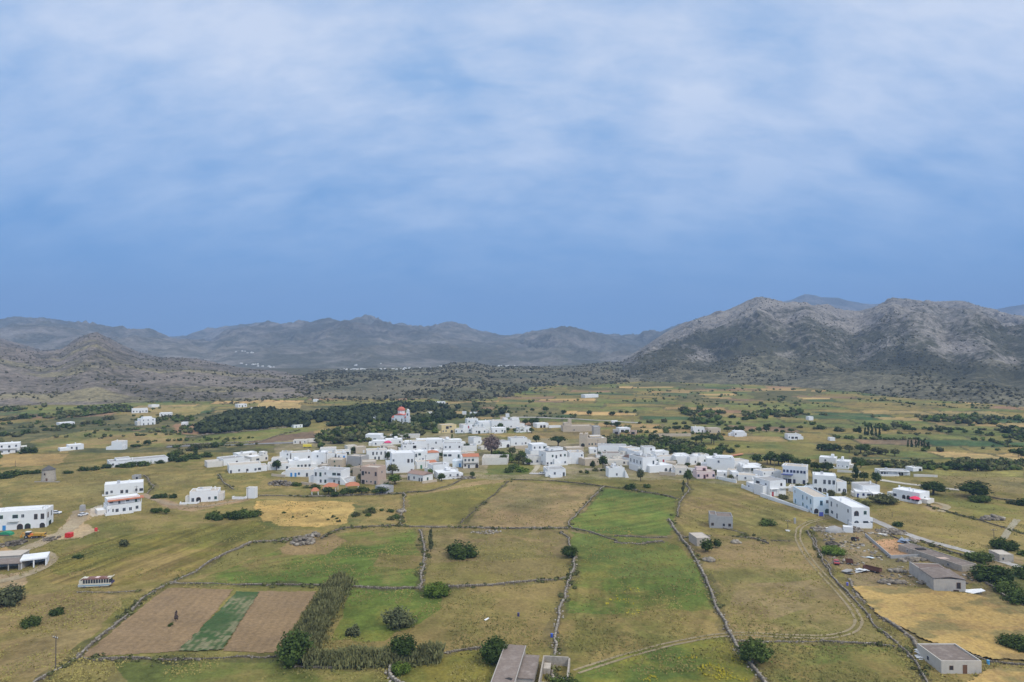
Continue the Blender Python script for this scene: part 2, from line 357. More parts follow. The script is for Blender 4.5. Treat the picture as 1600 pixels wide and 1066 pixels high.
# rough dark verges of weeds along the field walls
WALLS = [
 ([(1072, 755), (1078, 765), (1062, 785), (1058, 808)], 'straight pale stone wall between upper green field and olive field below the houses', dict(tone=.62, ruin=.05)),
 ([(1046, 812), (1058, 832), (1076, 856), (1090, 880), (1105, 908), (1113, 930), (1122, 955), (1136, 982), (1150, 1008), (1168, 1032), (1195, 1066), (1215, 1090)], 'long winding stone wall right of the big green field', dict(tone=.6, h=1.1, wd=.95, ruin=.1)),
 ([(944, 760), (925, 778), (905, 800), (889, 818), (893, 826)], 'pale curved stone wall left of the upper green field', dict(tone=.6, ruin=.05)),
 ([(875, 832), (888, 842), (892, 858)], 'short stone wall curving down to the dark bush', dict(tone=.6)),
 ([(897, 870), (897, 885), (892, 902), (885, 925), (874, 955), (868, 985), (866, 1012), (864, 1050), (862, 1085)], 'long stone wall left of the big green field down to the pens', dict(tone=.62, h=1.1, wd=.95)),
 ([(893, 826), (920, 832), (945, 840), (965, 846)], 'stone terrace wall below the upper green field, left stretch', dict(tone=.45)),
 ([(960, 838), (1005, 840), (1043, 840)], 'grey stone terrace wall below the upper green field, right stretch', dict(tone=.5)),
 ([(960, 848), (1000, 850), (1035, 846)], 'tumbled lower stone row at the top of the big green field', dict(tone=.45, ruin=.6, wd=1.6, h=.6)),
 ([(975, 762), (1000, 768), (1030, 773), (1062, 780)], 'stone wall at the top of the upper green field', dict(tone=.5)),
 ([(800, 750), (870, 752), (940, 760), (975, 764)], 'overgrown stone wall at the top of the brown field', dict(tone=.25, h=.7)),
 ([(622, 822), (680, 824), (740, 825), (830, 826), (888, 826)], 'stone wall below the brown field', dict(tone=.55, wd=1.1)),
 ([(655, 828), (660, 845), (663, 862), (662, 885), (657, 905), (658, 922)], 'vertical stone wall between bright green field and stony field', dict(tone=.55, wd=1)),
 ([(540, 916), (600, 920), (660, 920)], 'stone wall stretch above the big grey bush', dict(tone=.5)),
 ([(700, 918), (750, 916), (800, 911), (850, 908), (888, 903)], 'crumbling stone wall across below the stony brown field', dict(tone=.5, wd=1.0)),
 ([(380, 914), (450, 914), (535, 915)], 'stone wall above the second ploughed strip', dict(tone=.5)),
 ([(265, 911), (320, 912), (380, 914)], 'stone wall above the ploughed field', dict(tone=.5)),
 ([(475, 838), (430, 846), (395, 848), (360, 862), (330, 878), (300, 896), (268, 911)], 'long pale stone wall between olive field and bright green field', dict(tone=.62, h=.9)),
 ([(262, 912), (240, 924), (215, 944), (195, 965), (150, 1000), (120, 1030), (60, 1064), (30, 1090)], 'long stone wall running down beside the dry grass field', dict(tone=.55, wd=.8)),
 ([(130, 1030), (180, 1031), (270, 1031)], 'low stone wall below the ploughed field', dict(tone=.4, h=.8)),
 ([(270, 1031), (360, 1028), (440, 1026)], 'mossy stone wall below the crop strip', dict(tone=.3, h=.7)),
 ([(425, 846), (445, 848), (462, 842)], 'stone wall leading to the ruin heap', dict(tone=.55)),
 ([(500, 842), (530, 828), (555, 824), (620, 822)], 'stone wall below the yellow field', dict(tone=.4, h=.8)),
 ([(632, 770), (630, 795), (627, 815), (622, 822)], 'short upright stone wall beside the yellow field', dict(tone=.6)),
 ([(635, 770), (670, 768), (705, 758), (728, 746)], 'dark stone wall climbing to the low white flat house', dict(tone=.35)),
 ([(400, 775), (470, 776), (560, 774), (632, 772)], 'pale straight wall above the yellow field', dict(tone=.6, h=.9)),
 ([(720, 818), (745, 795), (775, 770), (795, 752)], 'dark tumbled stone row crossing the brown field', dict(tone=.15, h=.5, ruin=.5)),
 ([(630, 1075), (612, 1058), (610, 1040), (613, 1030)], 'pale curved wall end beside the bright bush', dict(tone=.75, h=1.3, wd=1)),
 ([(690, 1022), (720, 1018), (752, 1014)], 'stone wall left of the long concrete roof', dict(tone=.45)),
 ([(460, 1042), (520, 1044), (590, 1040)], 'low stone wall along the foot of the dry cane hedge', dict(tone=.4, h=.6)),
 ([(1140, 1000), (1200, 1003), (1290, 1004), (1370, 1006), (1398, 1012)], 'low stone wall under the wheel track', dict(tone=.5, h=.6)),
 ([(1262, 830), (1275, 856), (1290, 885), (1312, 915), (1340, 942), (1370, 980), (1398, 1005), (1425, 1030), (1445, 1060), (1455, 1090)], 'long stone wall bordering the wheel track on its right', dict(tone=.55, h=.9)),
 ([(1272, 838), (1282, 868), (1300, 890)], 'inner stone wall beside the junk yard', dict(tone=.55)),
 ([(1325, 905), (1345, 935), (1380, 965), (1425, 995), (1440, 1020)], 'rubbly stone wall along the ripe wheat field', dict(tone=.5, ruin=.5, wd=1.3)),
 ([(1450, 1012), (1500, 1018), (1545, 1034), (1610, 1040)], 'stone wall behind the concrete hut at the wheat edge', dict(tone=.4, h=.7)),
 ([(1067, 840), (1110, 838)], 'stone wall left of the grey concrete house', dict(tone=.5)),
 ([(1146, 838), (1180, 842), (1200, 850)], 'broken stone wall right of the grey concrete house', dict(tone=.5, ruin=.5)),
 ([(1130, 826), (1165, 834), (1170, 838)], 'tumbled stones in front of the grey concrete house', dict(tone=.5, ruin=.6, h=.6)),
 ([(1205, 845), (1235, 846)], 'short low stone row in the olive field', dict(tone=.45, h=.5, ruin=.5)),
 ([(1440, 845), (1480, 862), (1520, 872)], 'stone wall beside the concrete road', dict(tone=.45)),
 ([(1390, 838), (1430, 852), (1462, 868)], 'stone wall between concrete road and long ruined barn', dict(tone=.4, ruin=.5)),
 ([(1530, 905), (1560, 925), (1600, 948), (1630, 960)], 'grey stone wall along the far edge of the wheat', dict(tone=.5)),
 ([(1448, 790), (1500, 805), (1560, 822), (1600, 835)], 'overgrown stone wall across the right meadow', dict(tone=.2, h=.6)),
 ([(1500, 765), (1560, 780), (1600, 784)], 'stone terrace wall on the right plain', dict(tone=.45, h=.8)),
 ([(290, 684), (340, 677), (400, 673), (450, 668)], 'pale wall in front of the pine wood', dict(tone=.7, h=1.2)),
 ([(262, 697), (340, 693), (400, 690)], 'pale roadside wall beside the asphalt road', dict(tone=.7, h=1.0)),
 ([(395, 694), (430, 682), (470, 672)], 'stone wall between green field and brown ploughed field', dict(tone=.6, h=1.0)),
 ([(225, 743), (240, 760), (232, 772)], 'low stone wall above the white single storey house', dict(tone=.5)),
 ([(340, 742), (352, 756), (365, 765)], 'thin field wall above the white arched house', dict(tone=.6)),
 ([(120, 926), (180, 926), (215, 924)], 'low stones under the parked bus', dict(tone=.5, h=.45, ruin=.5)),
]
for pix, label, kw in WALLS:
    P = [G(*p) for p in pix]
    for p, q in zip(P[:-1], P[1:]):
        x0, x1, y0, y1 = min(p.x, q.x) - 4, max(p.x, q.x) + 4, min(p.y, q.y) - 4, max(p.y, q.y) + 4
        ii = np.nonzero((X > x0) & (X < x1) & (Y > y0) & (Y < y1))
        dx, dy = q.x - p.x, q.y - p.y; t = np.clip(((wx[ii] - p.x) * dx + (wy[ii] - p.y) * dy) / (dx * dx + dy * dy), 0, 1)
        dd = np.hypot(wx[ii] - p.x - t * dx, wy[ii] - p.y - t * dy)
        k = (dd < 1.1 + 2.2 * fbm(X[ii] / 14, Y[ii] / 14, 2, 61) - .4)
        s = (ii[0][k], ii[1][k]); A[s[0], s[1], :3] = A[s[0], s[1], :3] * .45 + np.array((.075, .075, .032)) * .55; B[s[0], s[1], :3] = B[s[0], s[1], :3] * .5 + np.array((.13, .115, .06)) * .5
A[..., :3] *= np.array([1.14, 1.03, .88]); B[..., :3] *= np.array([1.14, 1.03, .88])
nr = Y < 900
k1, k2, k3 = fbm(X[nr] / 7, Y[nr] / 7, 5, 121, .62), fbm(X[nr] / 28, Y[nr] / 28, 4, 131), fbm(X[nr] / 2.2, Y[nr] / 2.2, 3, 141)
m_ = (1 + (k1 - .5) * .75 + (k2 - .5) * .5 + (k3 - .5) * .35)[:, None]
A[nr, :3] *= m_ * np.stack([1 + (k2 - .5) * .25, np.ones_like(k2), 1 - (k2 - .5) * .2], 1); B[nr, :3] *= (1 + (k1 - .5) * .5 + (k3 - .5) * .3)[:, None]
A[nr, 3] += (k2 - .5) * .9
gm = gridmesh('ground', X, Y, Z, [GROUND], {'ca': A, 'cb': B})
tag(link('ground', gm), kind='structure')

# ---------------------------------------------------------------- separate field sheets and tracks
def sheet(name, pix, colfn, step=.5, z0=.06, zfn=None, warp=1.2, mat=None):
    P = wpoly(pix); xs = [p[0] for p in P]; yv = [p[1] for p in P]
    gx = np.arange(min(xs) - 2, max(xs) + 2, step); gy = np.arange(min(yv) - 2, max(yv) + 2, step)
    x, y = np.meshgrid(gx, gy)
    cx = x[:-1, :-1] + step / 2; cy = y[:-1, :-1] + step / 2
    keep = inpoly(cx + (fbm(cx / 3, cy / 3, 3, 31) - .5) * warp * 2, cy + (fbm(cx / 3, cy / 3, 3, 33) - .5) * warp * 2, P)
    z = gz(x, y) + z0
    if zfn is not None: z = z + zfn(x, y)
    a, b = colfn(x, y)
    return tag(link(name, gridmesh(name, x, y, z, [mat or GROUND], {'ca': a, 'cb': b}, keep)), kind='structure')
def cst(c1, c2, mx=.5, st=0.):
    def f(x, y):
        a = np.empty(x.shape + (4,)); b = np.empty(x.shape + (4,))
        a[...] = (*c1, mx); b[...] = (*c2, st); return a, b
    return f
e0, e1 = G(262, 918), G(122, 1027)
fa = math.atan2(e1.y - e0.y, e1.x - e0.x)
def furrow(sp, amp):
    def f(x, y):
        q = -x * math.sin(fa) + y * math.cos(fa) + .35 * (vn(x / 6, y / 6, 3) - .5)
        return amp * np.sin(q * 2 * math.pi / sp)
    return f
def soil(x, y):
    a, b = cst((.248, .168, .088), (.22, .152, .084), .45, .02)(x, y)
    s = furrow(2.3, 1)(x, y)[..., None] * .5 + .5
    k = (fbm(x / 7, y / 7, 3, 2) - .5)[..., None]
    t = 1 + (s - .5) * .08 * (.3 + 2.5 * np.abs(k) + .5) + k * .25
    a[..., :3] *= t; b[..., :3] *= t
    return a, b
sheet('ploughed_field', [(262, 919), (364, 922), (283, 1018), (125, 1028)], soil, .45, .1, furrow(2.3, .03), .5)
sheet('ploughed_field', [(404, 924), (496, 924), (432, 1021), (348, 1018)], soil, .45, .1, furrow(2.3, .03), .5)
def crop(x, y):
    a, b = cst((.05, .092, .03), (.075, .105, .04), .45, .0)(x, y)
    q = furrow(1.7, 1)(x, y); t = sstep(.25, .8, q * .22 + .5 + (fbm(x / 1.4, y / 1.4, 3, 8) - .5) * 1.7) * sstep(.38, .62, fbm(x / 12, y / 12, 3, 4) + .25 * (y < 178))
    for q_ in (a, b): q_[..., :3] += t[..., None] * (np.array([.24, .21, .12]) - q_[..., :3]) * .75
    return a, b
sheet('crop_strip', [(370, 926), (405, 926), (347, 1017), (278, 1019)], crop, .45, .18, lambda x, y: .25 * fbm(x / .8, y / .8, 2, 5), .5)
def wheat(x, y):
    a, b = cst((.49, .325, .112), (.41, .285, .105), .42, .0)(x, y)
    t = sstep(.56, .68, fbm(x / 16 + .6, y / 9, 4, 14))
    for q_ in (a, b): q_[..., :3] += t[..., None] * (np.array([.2, .17, .07]) - q_[..., :3]) * .8
    t = sstep(.60, .68, fbm(x / 4, y / 4, 3, 24))
    for q_ in (a, b): q_[..., :3] += t[..., None] * (np.array([.34, .22, .09]) - q_[..., :3]) * .6
    return a, b
wz = lambda x, y: .55 * fbm(x / 1.6, y / 1.6, 3, 15)
sheet('wheat_field', [(1332, 919), (1385, 917), (1500, 928), (1560, 936), (1650, 950), (1650, 1040), (1545, 1030), (1440, 1000), (1375, 965)], wheat, .55, .15, wz, 1.0)
sheet('wheat_field', [(1490, 1080), (1545, 1048), (1680, 1043), (1680, 1110), (1490, 1110)], wheat, .55, .15, wz, 1.0)

def ribbon(name, pix, width, c1, c2, off=0, lift=.05, st=.05, jit=.25, struct=True):
    pts = [G(*p) for p in pix]
    P = []
    for a, b in zip(pts[:-1], pts[1:]):
        n = max(2, int((b - a).length / 1.2))
        for i in range(n): P.append(a.lerp(b, i / n))
    P.append(pts[-1])
    for _ in range(6):
        P = [P[0]] + [(P[i - 1] + P[i] * 2 + P[i + 1]) / 4 for i in range(1, len(P) - 1)] + [P[-1]]
    P = np.array([(p.x, p.y) for p in P]); T = np.gradient(P, axis=0); T /= np.linalg.norm(T, axis=1)[:, None] + 1e-9
    Nn = np.stack([-T[:, 1], T[:, 0]], 1)
    k = 5; s = np.linspace(-.5, .5, k)
    jl = 1 + jit * 2 * (fbm(np.arange(len(P)) / 3.0, np.zeros(len(P)), 3, 6) - .5)
    Q = P[:, None, :] + Nn[:, None, :] * ((s[None, :] * jl[:, None]) * width + off)[..., None]
    x, y = Q[..., 0], Q[..., 1]
    z = gz(x, y) + lift + y * 2.0e-4
    a, b = cst(c1, c2, .45, st)(x, y)
    return tag(link(name, gridmesh(name, x, y, z, [GROUND], {'ca': a, 'cb': b})), kind='structure')
DIRT, DIRT2 = (.30, .24, .145), (.225, .185, .095)
LOOP = [(1300, 808), (1262, 817), (1248, 826), (1246, 842), (1256, 862), (1278, 890), (1308, 922), (1332, 950), (1343, 970), (1338, 984), (1318, 992), (1290, 996), (1220, 994), (1150, 990), (1100, 996), (1040, 1008), (975, 1026), (900, 1050)]
for o in (-.85, .85): ribbon('dirt_track', LOOP, .75, DIRT, DIRT2, o)
for o in (-.8, .8): ribbon('dirt_track', [(1330, 838), (1316, 848), (1318, 862), (1335, 874), (1350, 880)], .8, (.26, .205, .12), (.21, .17, .08), o)
ribbon('dirt_road', [(128, 797), (122, 812), (100, 832), (60, 850), (30, 862)], 6.5, (.40, .32, .205), (.31, .235, .14))
ribbon('dirt_road', [(-40, 916), (20, 905), (48, 896), (72, 884), (82, 874), (70, 864)], 4.2, (.38, .30, .19), (.27, .22, .13))
ribbon('dirt_road', [(222, 772), (240, 780), (262, 788), (320, 792), (385, 780)], 3.4, (.33, .25, .16), (.27, .2, .12))
CONC, CONC2 = (.40, .375, .34), (.34, .315, .28)
ribbon('road', [(1352, 808), (1372, 816), (1395, 827), (1440, 843), (1500, 859), (1560, 876), (1640, 900)], 4.2, CONC, CONC2, lift=.09)
ribbon('road', [(1374, 750), (1420, 757), (1480, 764), (1500, 766)], 4.5, (.5, .46, .38), (.44, .4, .33), lift=.09)
ribbon('road', [(260, 699), (330, 696), (400, 694), (500, 691)], 6.0, (.27, .26, .255), (.23, .225, .22), lift=.12)
ribbon('road', [(800, 652), (850, 653), (930, 657), (1000, 661)], 6.0, (.42, .39, .34), (.36, .33, .28), lift=.12)
ribbon('path', [(843, 724), (838, 733), (830, 741)], 3.0, (.4, .35, .25), (.3, .27, .17), lift=.09)
ribbon('path', [(828, 740), (850, 741)], 4.0, (.45, .43, .40), (.4, .38, .36), lift=.1)
ribbon('path', [(1440, 783), (1465, 786), (1482, 792), (1470, 800)], 3.2, (.4, .33, .22), (.33, .27, .16), lift=.1)
ribbon('path', [(1590, 812), (1578, 826), (1568, 842)], 2.4, (.33, .29, .2), (.28, .24, .15), lift=.1)

# ---------------------------------------------------------------- hills
def interp(pts, uu): return np.interp(uu, [p[0] for p in pts], [p[1] for p in pts])
HILLS = {}
def hill(name, crest, base_y, ridge_y, back, colfn, mat, nu, nv, amp, wl, seed, prof=1.0, crest_amp=.35, base_drop=3, spurs=None):
    u0, u1 = crest[0][0], crest[-1][0]
    uu = np.linspace(u0, u1, nu)
    cy = interp(crest, uu); by = interp(base_y, uu); ry = interp(ridge_y, uu)
    t = np.concatenate([np.linspace(0, 1, nv), 1 + np.linspace(0, 1, max(8, nv // 6))[1:]])
    T = np.repeat(t[:, None], nu, 1)
    Yh = np.where(T <= 1, by + (ry - by) * T, ry + back * (T - 1))
    Xh = (uu[None, :] - 800) / F * ry[None, :] * (.62 + .38 * Yh / ry[None, :]) if False else (uu[None, :] - 800) / F * Yh
    top = CAMZ + (HOR - cy) / F * ry
    g = gz(Xh, Yh) - base_drop
    front = np.clip(T, 0, 1) ** prof
    front = .55 * front + .45 * (front * front * (3 - 2 * front))
    bk = np.where(T > 1, 1 - sstep(0, 1, T - 1), front)
    env = np.where(T <= 1, np.sin(np.clip(T, 0, 1) * math.pi) ** .7 * (1 - crest_amp) + crest_amp * sstep(0, .6, T), crest_amp * (2 - T))
    wxx = Xh + (fbm(Xh / wl, Yh / wl, 3, seed + 40) - .5) * wl * .7; wyy = Yh + (fbm(Xh / wl + 9, Yh / wl, 3, seed + 41) - .5) * wl * .7
    rg = ridged(wxx / wl, wyy / (wl * 1.8), 6, seed, .52) - .56
    Zh = g + (top - g) * bk + env * amp * rg * 2.2 * np.clip((top[None, :] - g) / 80, .25, 1.4)
    if spurs is not None:
        for (c0, c1, wd_, hh) in spurs:       # spurs and gullies running down the slope
            Uw = uu[None, :] + (fbm(Xh / 160, Yh / 160, 3, seed + 70) - .5) * 40
            Zh = Zh + .42 * hh * np.exp(-((Uw - (c0 + (c1 - c0) * T)) / wd_) ** 2) * np.sin(np.clip(T, 0, 1) ** .8 * math.pi) ** 1.5 * (T < 1)
    a, b = colfn(Xh, Yh, Zh, T, rg, uu)
    o = tag(link(name, gridmesh(name, Xh, Yh, Zh, [mat], {'ca': a, 'cb': b})), kind='structure')
    HILLS.setdefault(name, []).append((Xh, Yh, Zh, T))
    return o
def two(x, c1, c2, mx, st):
    a = np.empty(x.shape + (4,)); b = np.empty(x.shape + (4,))
    a[..., :3] = c1; b[..., :3] = c2; a[..., 3] = mx; b[..., 3] = st; return a, b
def c_far(x, y, z, T, rg, uu):
    return two(x, (.115, .118, .095), (.24, .222, .195), .42 + .3 * (fbm(x / 900, y / 900, 3, 3) - .5), .10)
hill('mountain', [(-260, 520), (-100, 506), (0, 503), (30, 500), (60, 503), (110, 509), (150, 515), (185, 520), (240, 529), (300, 535), (400, 550), (520, 565)],
     [(-260, 2200), (520, 1950)], [(-260, 4900), (520, 4900)], 900, c_far, FARHILL, 300, 90, 75, 600, 3, .8, .12)
hill('mountain', [(200, 545), (250, 538), (300, 529), (340, 523), (380, 517), (440, 518), (485, 519), (500, 513), (530, 509), (555, 504.5), (575, 505), (600, 511), (650, 519), (700, 519), (740, 526), (790, 536), (850, 532), (950, 538), (1000, 540), (1020, 533), (1045, 521), (1090, 512), (1130, 515)],
     [(200, 1950), (1130, 2100)], [(200, 6300), (1130, 6300)], 1200, c_far, FARHILL, 460, 110, 95, 650, 8, .8, .10)
hill('hill', [(700, 560), (740, 546), (790, 534), (830, 526), (880, 521), (920, 525), (960, 532), (1000, 541), (1060, 552)],
     [(700, 2300), (1060, 2200)], [(700, 4600), (1060, 4600)], 700, c_far, FARHILL, 220, 80, 65, 420, 12, .8, .12)
hill('mountain', [(1130, 500), (1180, 487), (1225, 470.5), (1258, 463.5), (1300, 467), (1340, 472), (1385, 477), (1440, 490), (1520, 492), (1560, 485), (1600, 478), (1680, 474), (1860, 500)],
     [(1130, 4500), (1860, 4500)], [(1130, 6600), (1860, 6600)], 1200, c_far, FARHILL, 260, 70, 60, 800, 17)
def c_mid(x, y, z, T, rg, uu):
    n = fbm(x / 160, y / 160, 4, 31)
    a, b = two(x, (.082, .09, .055), (.235, .21, .17), .40 + .45 * (n - .5), .05)
    return a, b
hill('hill', [(130, 570), (180, 545), (215, 532), (245, 529), (275, 536), (300, 545), (345, 558), (420, 572), (470, 585)],
     [(130, 2300), (470, 2300)], [(130, 3100), (470, 3100)], 500, c_mid, HILL, 260, 80, 30, 300, 23)
def c_left(x, y, z, T, rg, uu):
    n = fbm(x / 110, y / 110, 4, 37); gy = sstep(.35, .6, fbm(x / 260, y / 260, 3, 38))
    mx = .50 + .5 * (n - .5) + .10 * sstep(.5, .9, T) * gy + .22 * rg
    mx = np.clip(mx, .12, .8); a, b = two(x, (.088, .080, .052), (.235, .195, .152), mx, .16)
    tan = sstep(.56, .66, fbm(x / 150, y / 60, 3, 45)) * (T < .7)
    b[..., :3] += tan[..., None] * (np.array([.27, .23, .13]) - b[..., :3])
    return a, b
hill('hill', [(-260, 540), (-100, 528), (0, 532), (30, 539), (65, 548), (95, 546), (118, 534), (140, 525), (152, 523.5), (165, 530), (185, 541), (215, 551), (250, 558), (300, 561), (330, 566), (370, 574), (420, 580), (480, 588), (560, 598), (640, 606)],
     [(-260, 790), (0, 800), (200, 815), (420, 820), (640, 810)], [(-260, 2500), (0, 2350), (150, 2200), (300, 1900), (420, 1600), (640, 1250)], 500, c_left, HILL, 760, 230, 26, 210, 29, .85)
def c_cen(x, y, z, T, rg, uu):
    n = fbm(x / 90, y / 90, 4, 51)
    mx = .48 + .6 * (n - .5)
    a, b = two(x, (.080, .083, .045), (.205, .175, .108), mx, .03)
    fld = sstep(.60, .66, fbm(x / 120, y / 70, 3, 53))
    b[..., :3] += fld[..., None] * (np.array([.22, .195, .095]) - b[..., :3])
    return a, b
hill('hill', [(360, 600), (400, 590), (450, 584), (500, 579), (560, 577), (620, 576), (680, 574.5), (705, 567), (740, 566), (765, 572), (800, 572), (850, 573), (900, 571), (950, 566), (1000, 566), (1060, 580)],
     [(360, 830), (700, 830), (790, 880), (860, 1080), (1060, 1300)], [(360, 1700), (1060, 2000)], 500, c_cen, HILL, 560, 170, 12, 170, 34, .8, .15)
def c_mtn(x, y, z, T, rg, uu):
    n = fbm(x / 130, y / 130, 5, 61); n2 = fbm(x / 420, y / 420, 3, 66)
    mx = .20 + .42 * sstep(.22, .75, T + .4 * (n - .5) + .5 * (n2 - .5)) + .30 * (n - .5) + .40 * rg
    mx = mx + .26 * sstep(.16, .03, T); a, b = two(x, (.076, .074, .044), (.265, .238, .202), mx, .16 + .12 * sstep(.3, .8, T))
    low = sstep(.30, .1, T)
    b[..., :3] += low[..., None] * (np.array([.2, .18, .115]) - b[..., :3])
    # pale rock outcrop low on the slope
    U = 800 + x / y * F; V = HOR - (z - CAMZ) / y * F
    for (ux, vy, rx, ry_) in ((1092, 560, 45, 11), (1163, 561, 18, 9), (1225, 555, 22, 8), (1505, 545, 60, 14), (1560, 565, 45, 12)):
        k = np.exp(-((U - ux) / rx) ** 2 * 2.0 - ((V - vy) / ry_) ** 2 * 2.0)
        a[..., 3] += .42 * k * (T < 1); b[..., 3] += .25 * k
    a[..., 3] = np.clip(a[..., 3], .05, .95)
    return a, b
hill('mountain', [(930, 586), (960, 570), (990, 552), (1015, 537), (1040, 523), (1080, 507), (1120, 495), (1150, 484), (1175, 474.5), (1190, 472), (1210, 475), (1230, 477), (1290, 484), (1340, 487), (1370, 482), (1395, 475.5), (1425, 478), (1455, 475), (1500, 477), (1530, 483), (1560, 492), (1600, 504), (1680, 520), (1860, 540)],
     [(930, 1300), (1200, 1180), (1400, 950), (1600, 790), (1860, 740)], [(930, 2100), (1040, 2350), (1190, 2500), (1320, 2750), (1420, 2600), (1600, 2350), (1860, 2200)], 700, c_mtn, HILL, 900, 330, 40, 230, 43, .92, .13, spurs=[(1320, 1340, 34, -34), (1160, 1188, 40, 24), (1245, 1215, 20, -26), (1095, 1140, 22, -24), (1270, 1260, 22, 22), (1430, 1410, 45, 42), (1395, 1400, 12, -16), (1490, 1465, 22, -30), (1545, 1510, 28, 24), (1585, 1560, 18, -20), (1050, 1100, 25, 18), (1640, 1600, 30, 24)])
# ---------------------------------------------------------------- vegetation
def leafmat(name, c, var=.35):
    if name in MATS: return MATS[name]
    m = bpy.data.materials.new(name); m.use_nodes = True; N = NT(m.node_tree)
    b = m.node_tree.nodes['Principled BSDF']
    a = N.n('ShaderNodeAttribute', attribute_name='leaf')
    oi = N.n('ShaderNodeObjectInfo').outputs['Random']
    f = N.m('ADD', N.m('MULTIPLY_ADD', N.m('SUBTRACT', a.outputs['Fac'], .5), var * 2.4, 1.0), N.m('MULTIPLY', N.m('SUBTRACT', oi, .5), var))
    cc = N.mix(N.m('MULTIPLY', a.outputs['Fac'], .55), c, (c[0] * 1.55, c[1] * 1.3, c[2] * 1.1))
    cc = N.n('ShaderNodeVectorMath', operation='SCALE', i={0: cc, 3: f}).outputs[0]
    N.set(b.inputs['Base Color'], cc); b.inputs['Roughness'].default_value = .8; b.inputs['Specular IOR Level'].default_value = .05
    MATS[name] = m; return m
LEAF = {'dark': leafmat('dark_leaves', (.042, .066, .017)), 'mid': leafmat('mid_leaves', (.060, .088, .022)),
        'olive': leafmat('olive_leaves', (.095, .104, .042)), 'bright': leafmat('fresh_leaves', (.082, .128, .022)),
        'pine': leafmat('pine_needles', (.042, .054, .022)), 'grey': leafmat('grey_leaves', (.088, .102, .05)),
        'maquis': leafmat('maquis_leaves', (.090, .088, .045), .45), 'bare': leafmat('bare_twigs', (.135, .105, .095)), 'reed': leafmat('reed_blades', (.16, .168, .075))}
BARK = pmat('bark', (.10, .08, .06), scale=4)
def ico(sub=1):
    bm = bmesh.new(); bmesh.ops.create_icosphere(bm, subdivisions=sub, radius=1)
    v = np.array([x.co[:] for x in bm.verts]); f = np.array([[l.index for l in x.verts] for x in bm.faces]); bm.free(); return v, f
ICO1, ICO2 = ico(1), ico(2)
def leafquads(ctr, nor, size, rg, tilt=.8):
    """little leaf sprays (quads) at centres with rough normals"""
    n = len(ctr)
    nn = nor + rg.normal(0, tilt, (n, 3)); nn /= np.linalg.norm(nn, axis=1)[:, None] + 1e-9
    t = np.cross(nn, rg.normal(0, 1, (n, 3))); t /= np.linalg.norm(t, axis=1)[:, None] + 1e-9
    b = np.cross(nn, t); s = (size * rg.uniform(.6, 1.35, n))[:, None]
    V = np.stack([ctr - t * s * .5 - b * s * .32, ctr + t * s * .5 - b * s * .4, ctr + t * s * .42 + b * s * .4, ctr - t * s * .5 + b * s * .3], 1)
    return V.reshape(-1, 3)
def crown_arrays(seed, n, leaf, kind='round', clumps=14, core=.60, sub=2):
    """unit crown: |x|,|y|<=~.5, z 0..1"""
    rg = np.random.default_rng(seed)
    if kind == 'round':
        cc = rg.normal(0, 1, (clumps, 3)); cc /= np.linalg.norm(cc, axis=1)[:, None]
        cc[:, 2] = np.abs(cc[:, 2]) * .9 - .12; cc *= rg.uniform(.55, .95, (clumps, 1)) * np.array([.34, .34, .55]); cc[:, 2] += .38; rad = rg.uniform(.15, .27, clumps); zs = 1.5
    elif kind == 'column':
        z = rg.uniform(.08, .9, clumps); r = .30 * np.sqrt(np.clip(1 - z, .05, 1)) * rg.uniform(.1, 1, clumps); an = rg.uniform(0, 6.28, clumps)
        cc = np.stack([r * np.cos(an), r * np.sin(an), z], 1); rad = rg.uniform(.12, .22, clumps) * (1.1 - .5 * z); zs = 1.6
    elif kind == 'umbrella':
        an = rg.uniform(0, 6.28, clumps); r = .42 * np.sqrt(rg.uniform(0, 1, clumps))
        cc = np.stack([r * np.cos(an), r * np.sin(an), .72 - .55 * r ** 1.6 * 1.3 + rg.uniform(-.05, .05, clumps)], 1); rad = rg.uniform(.13, .2, clumps); zs = 1.25
    else:  # low sprawling
        an = rg.uniform(0, 6.28, clumps); r = .40 * np.sqrt(rg.uniform(0, 1, clumps))
        cc = np.stack([r * np.cos(an), r * np.sin(an), rg.uniform(.15, .62, clumps) * (1 - r)], 1); rad = rg.uniform(.12, .22, clumps); zs = 1.7
    k = rg.integers(0, clumps, n)
    d = rg.normal(0, 1, (n, 3)); d /= np.linalg.norm(d, axis=1)[:, None]; d[:, 2] = np.where(d[:, 2] < -.3, -d[:, 2], d[:, 2])
    p = cc[k] + d * (rad[k] * rg.uniform(.70, 1.28, n))[:, None] * np.array([1, 1, zs])
    p[:, 2] = np.clip(p[:, 2], .0, 1.1)
    V = leafquads(p, d, leaf, rg); nl = len(V) // 4
    tone = np.repeat(np.clip(.5 + .33 * (rg.random(clumps)[k] - .5) * 2 + rg.normal(0, .16, n), 0, 1), 4)
    Q = np.arange(len(V)).reshape(-1, 4)
    # clump cores as quads-of-triangles
    iv, jf = ICO1
    cv, cf, ct = [], [], []
    for i in range(clumps):
        vv = iv * (rad[i] * core * (1 + .25 * (rg.random((len(iv), 1)) - .5))) * np.array([1, 1, zs]) + cc[i]
        vv[:, 2] = np.maximum(vv[:, 2], 0)
        cf.append(jf + len(V) + i * len(iv)); cv.append(vv); ct.append(np.full(len(iv), .36))
    V = np.concatenate([V] + cv); tone = np.concatenate([tone] + ct)
    T = np.concatenate([Q[:, [0, 1, 2]], Q[:, [0, 2, 3]]] + cf)
    return V, T, tone
def tonecol(t): return np.stack([t, t, t, np.ones_like(t)], 1)
CR = {}
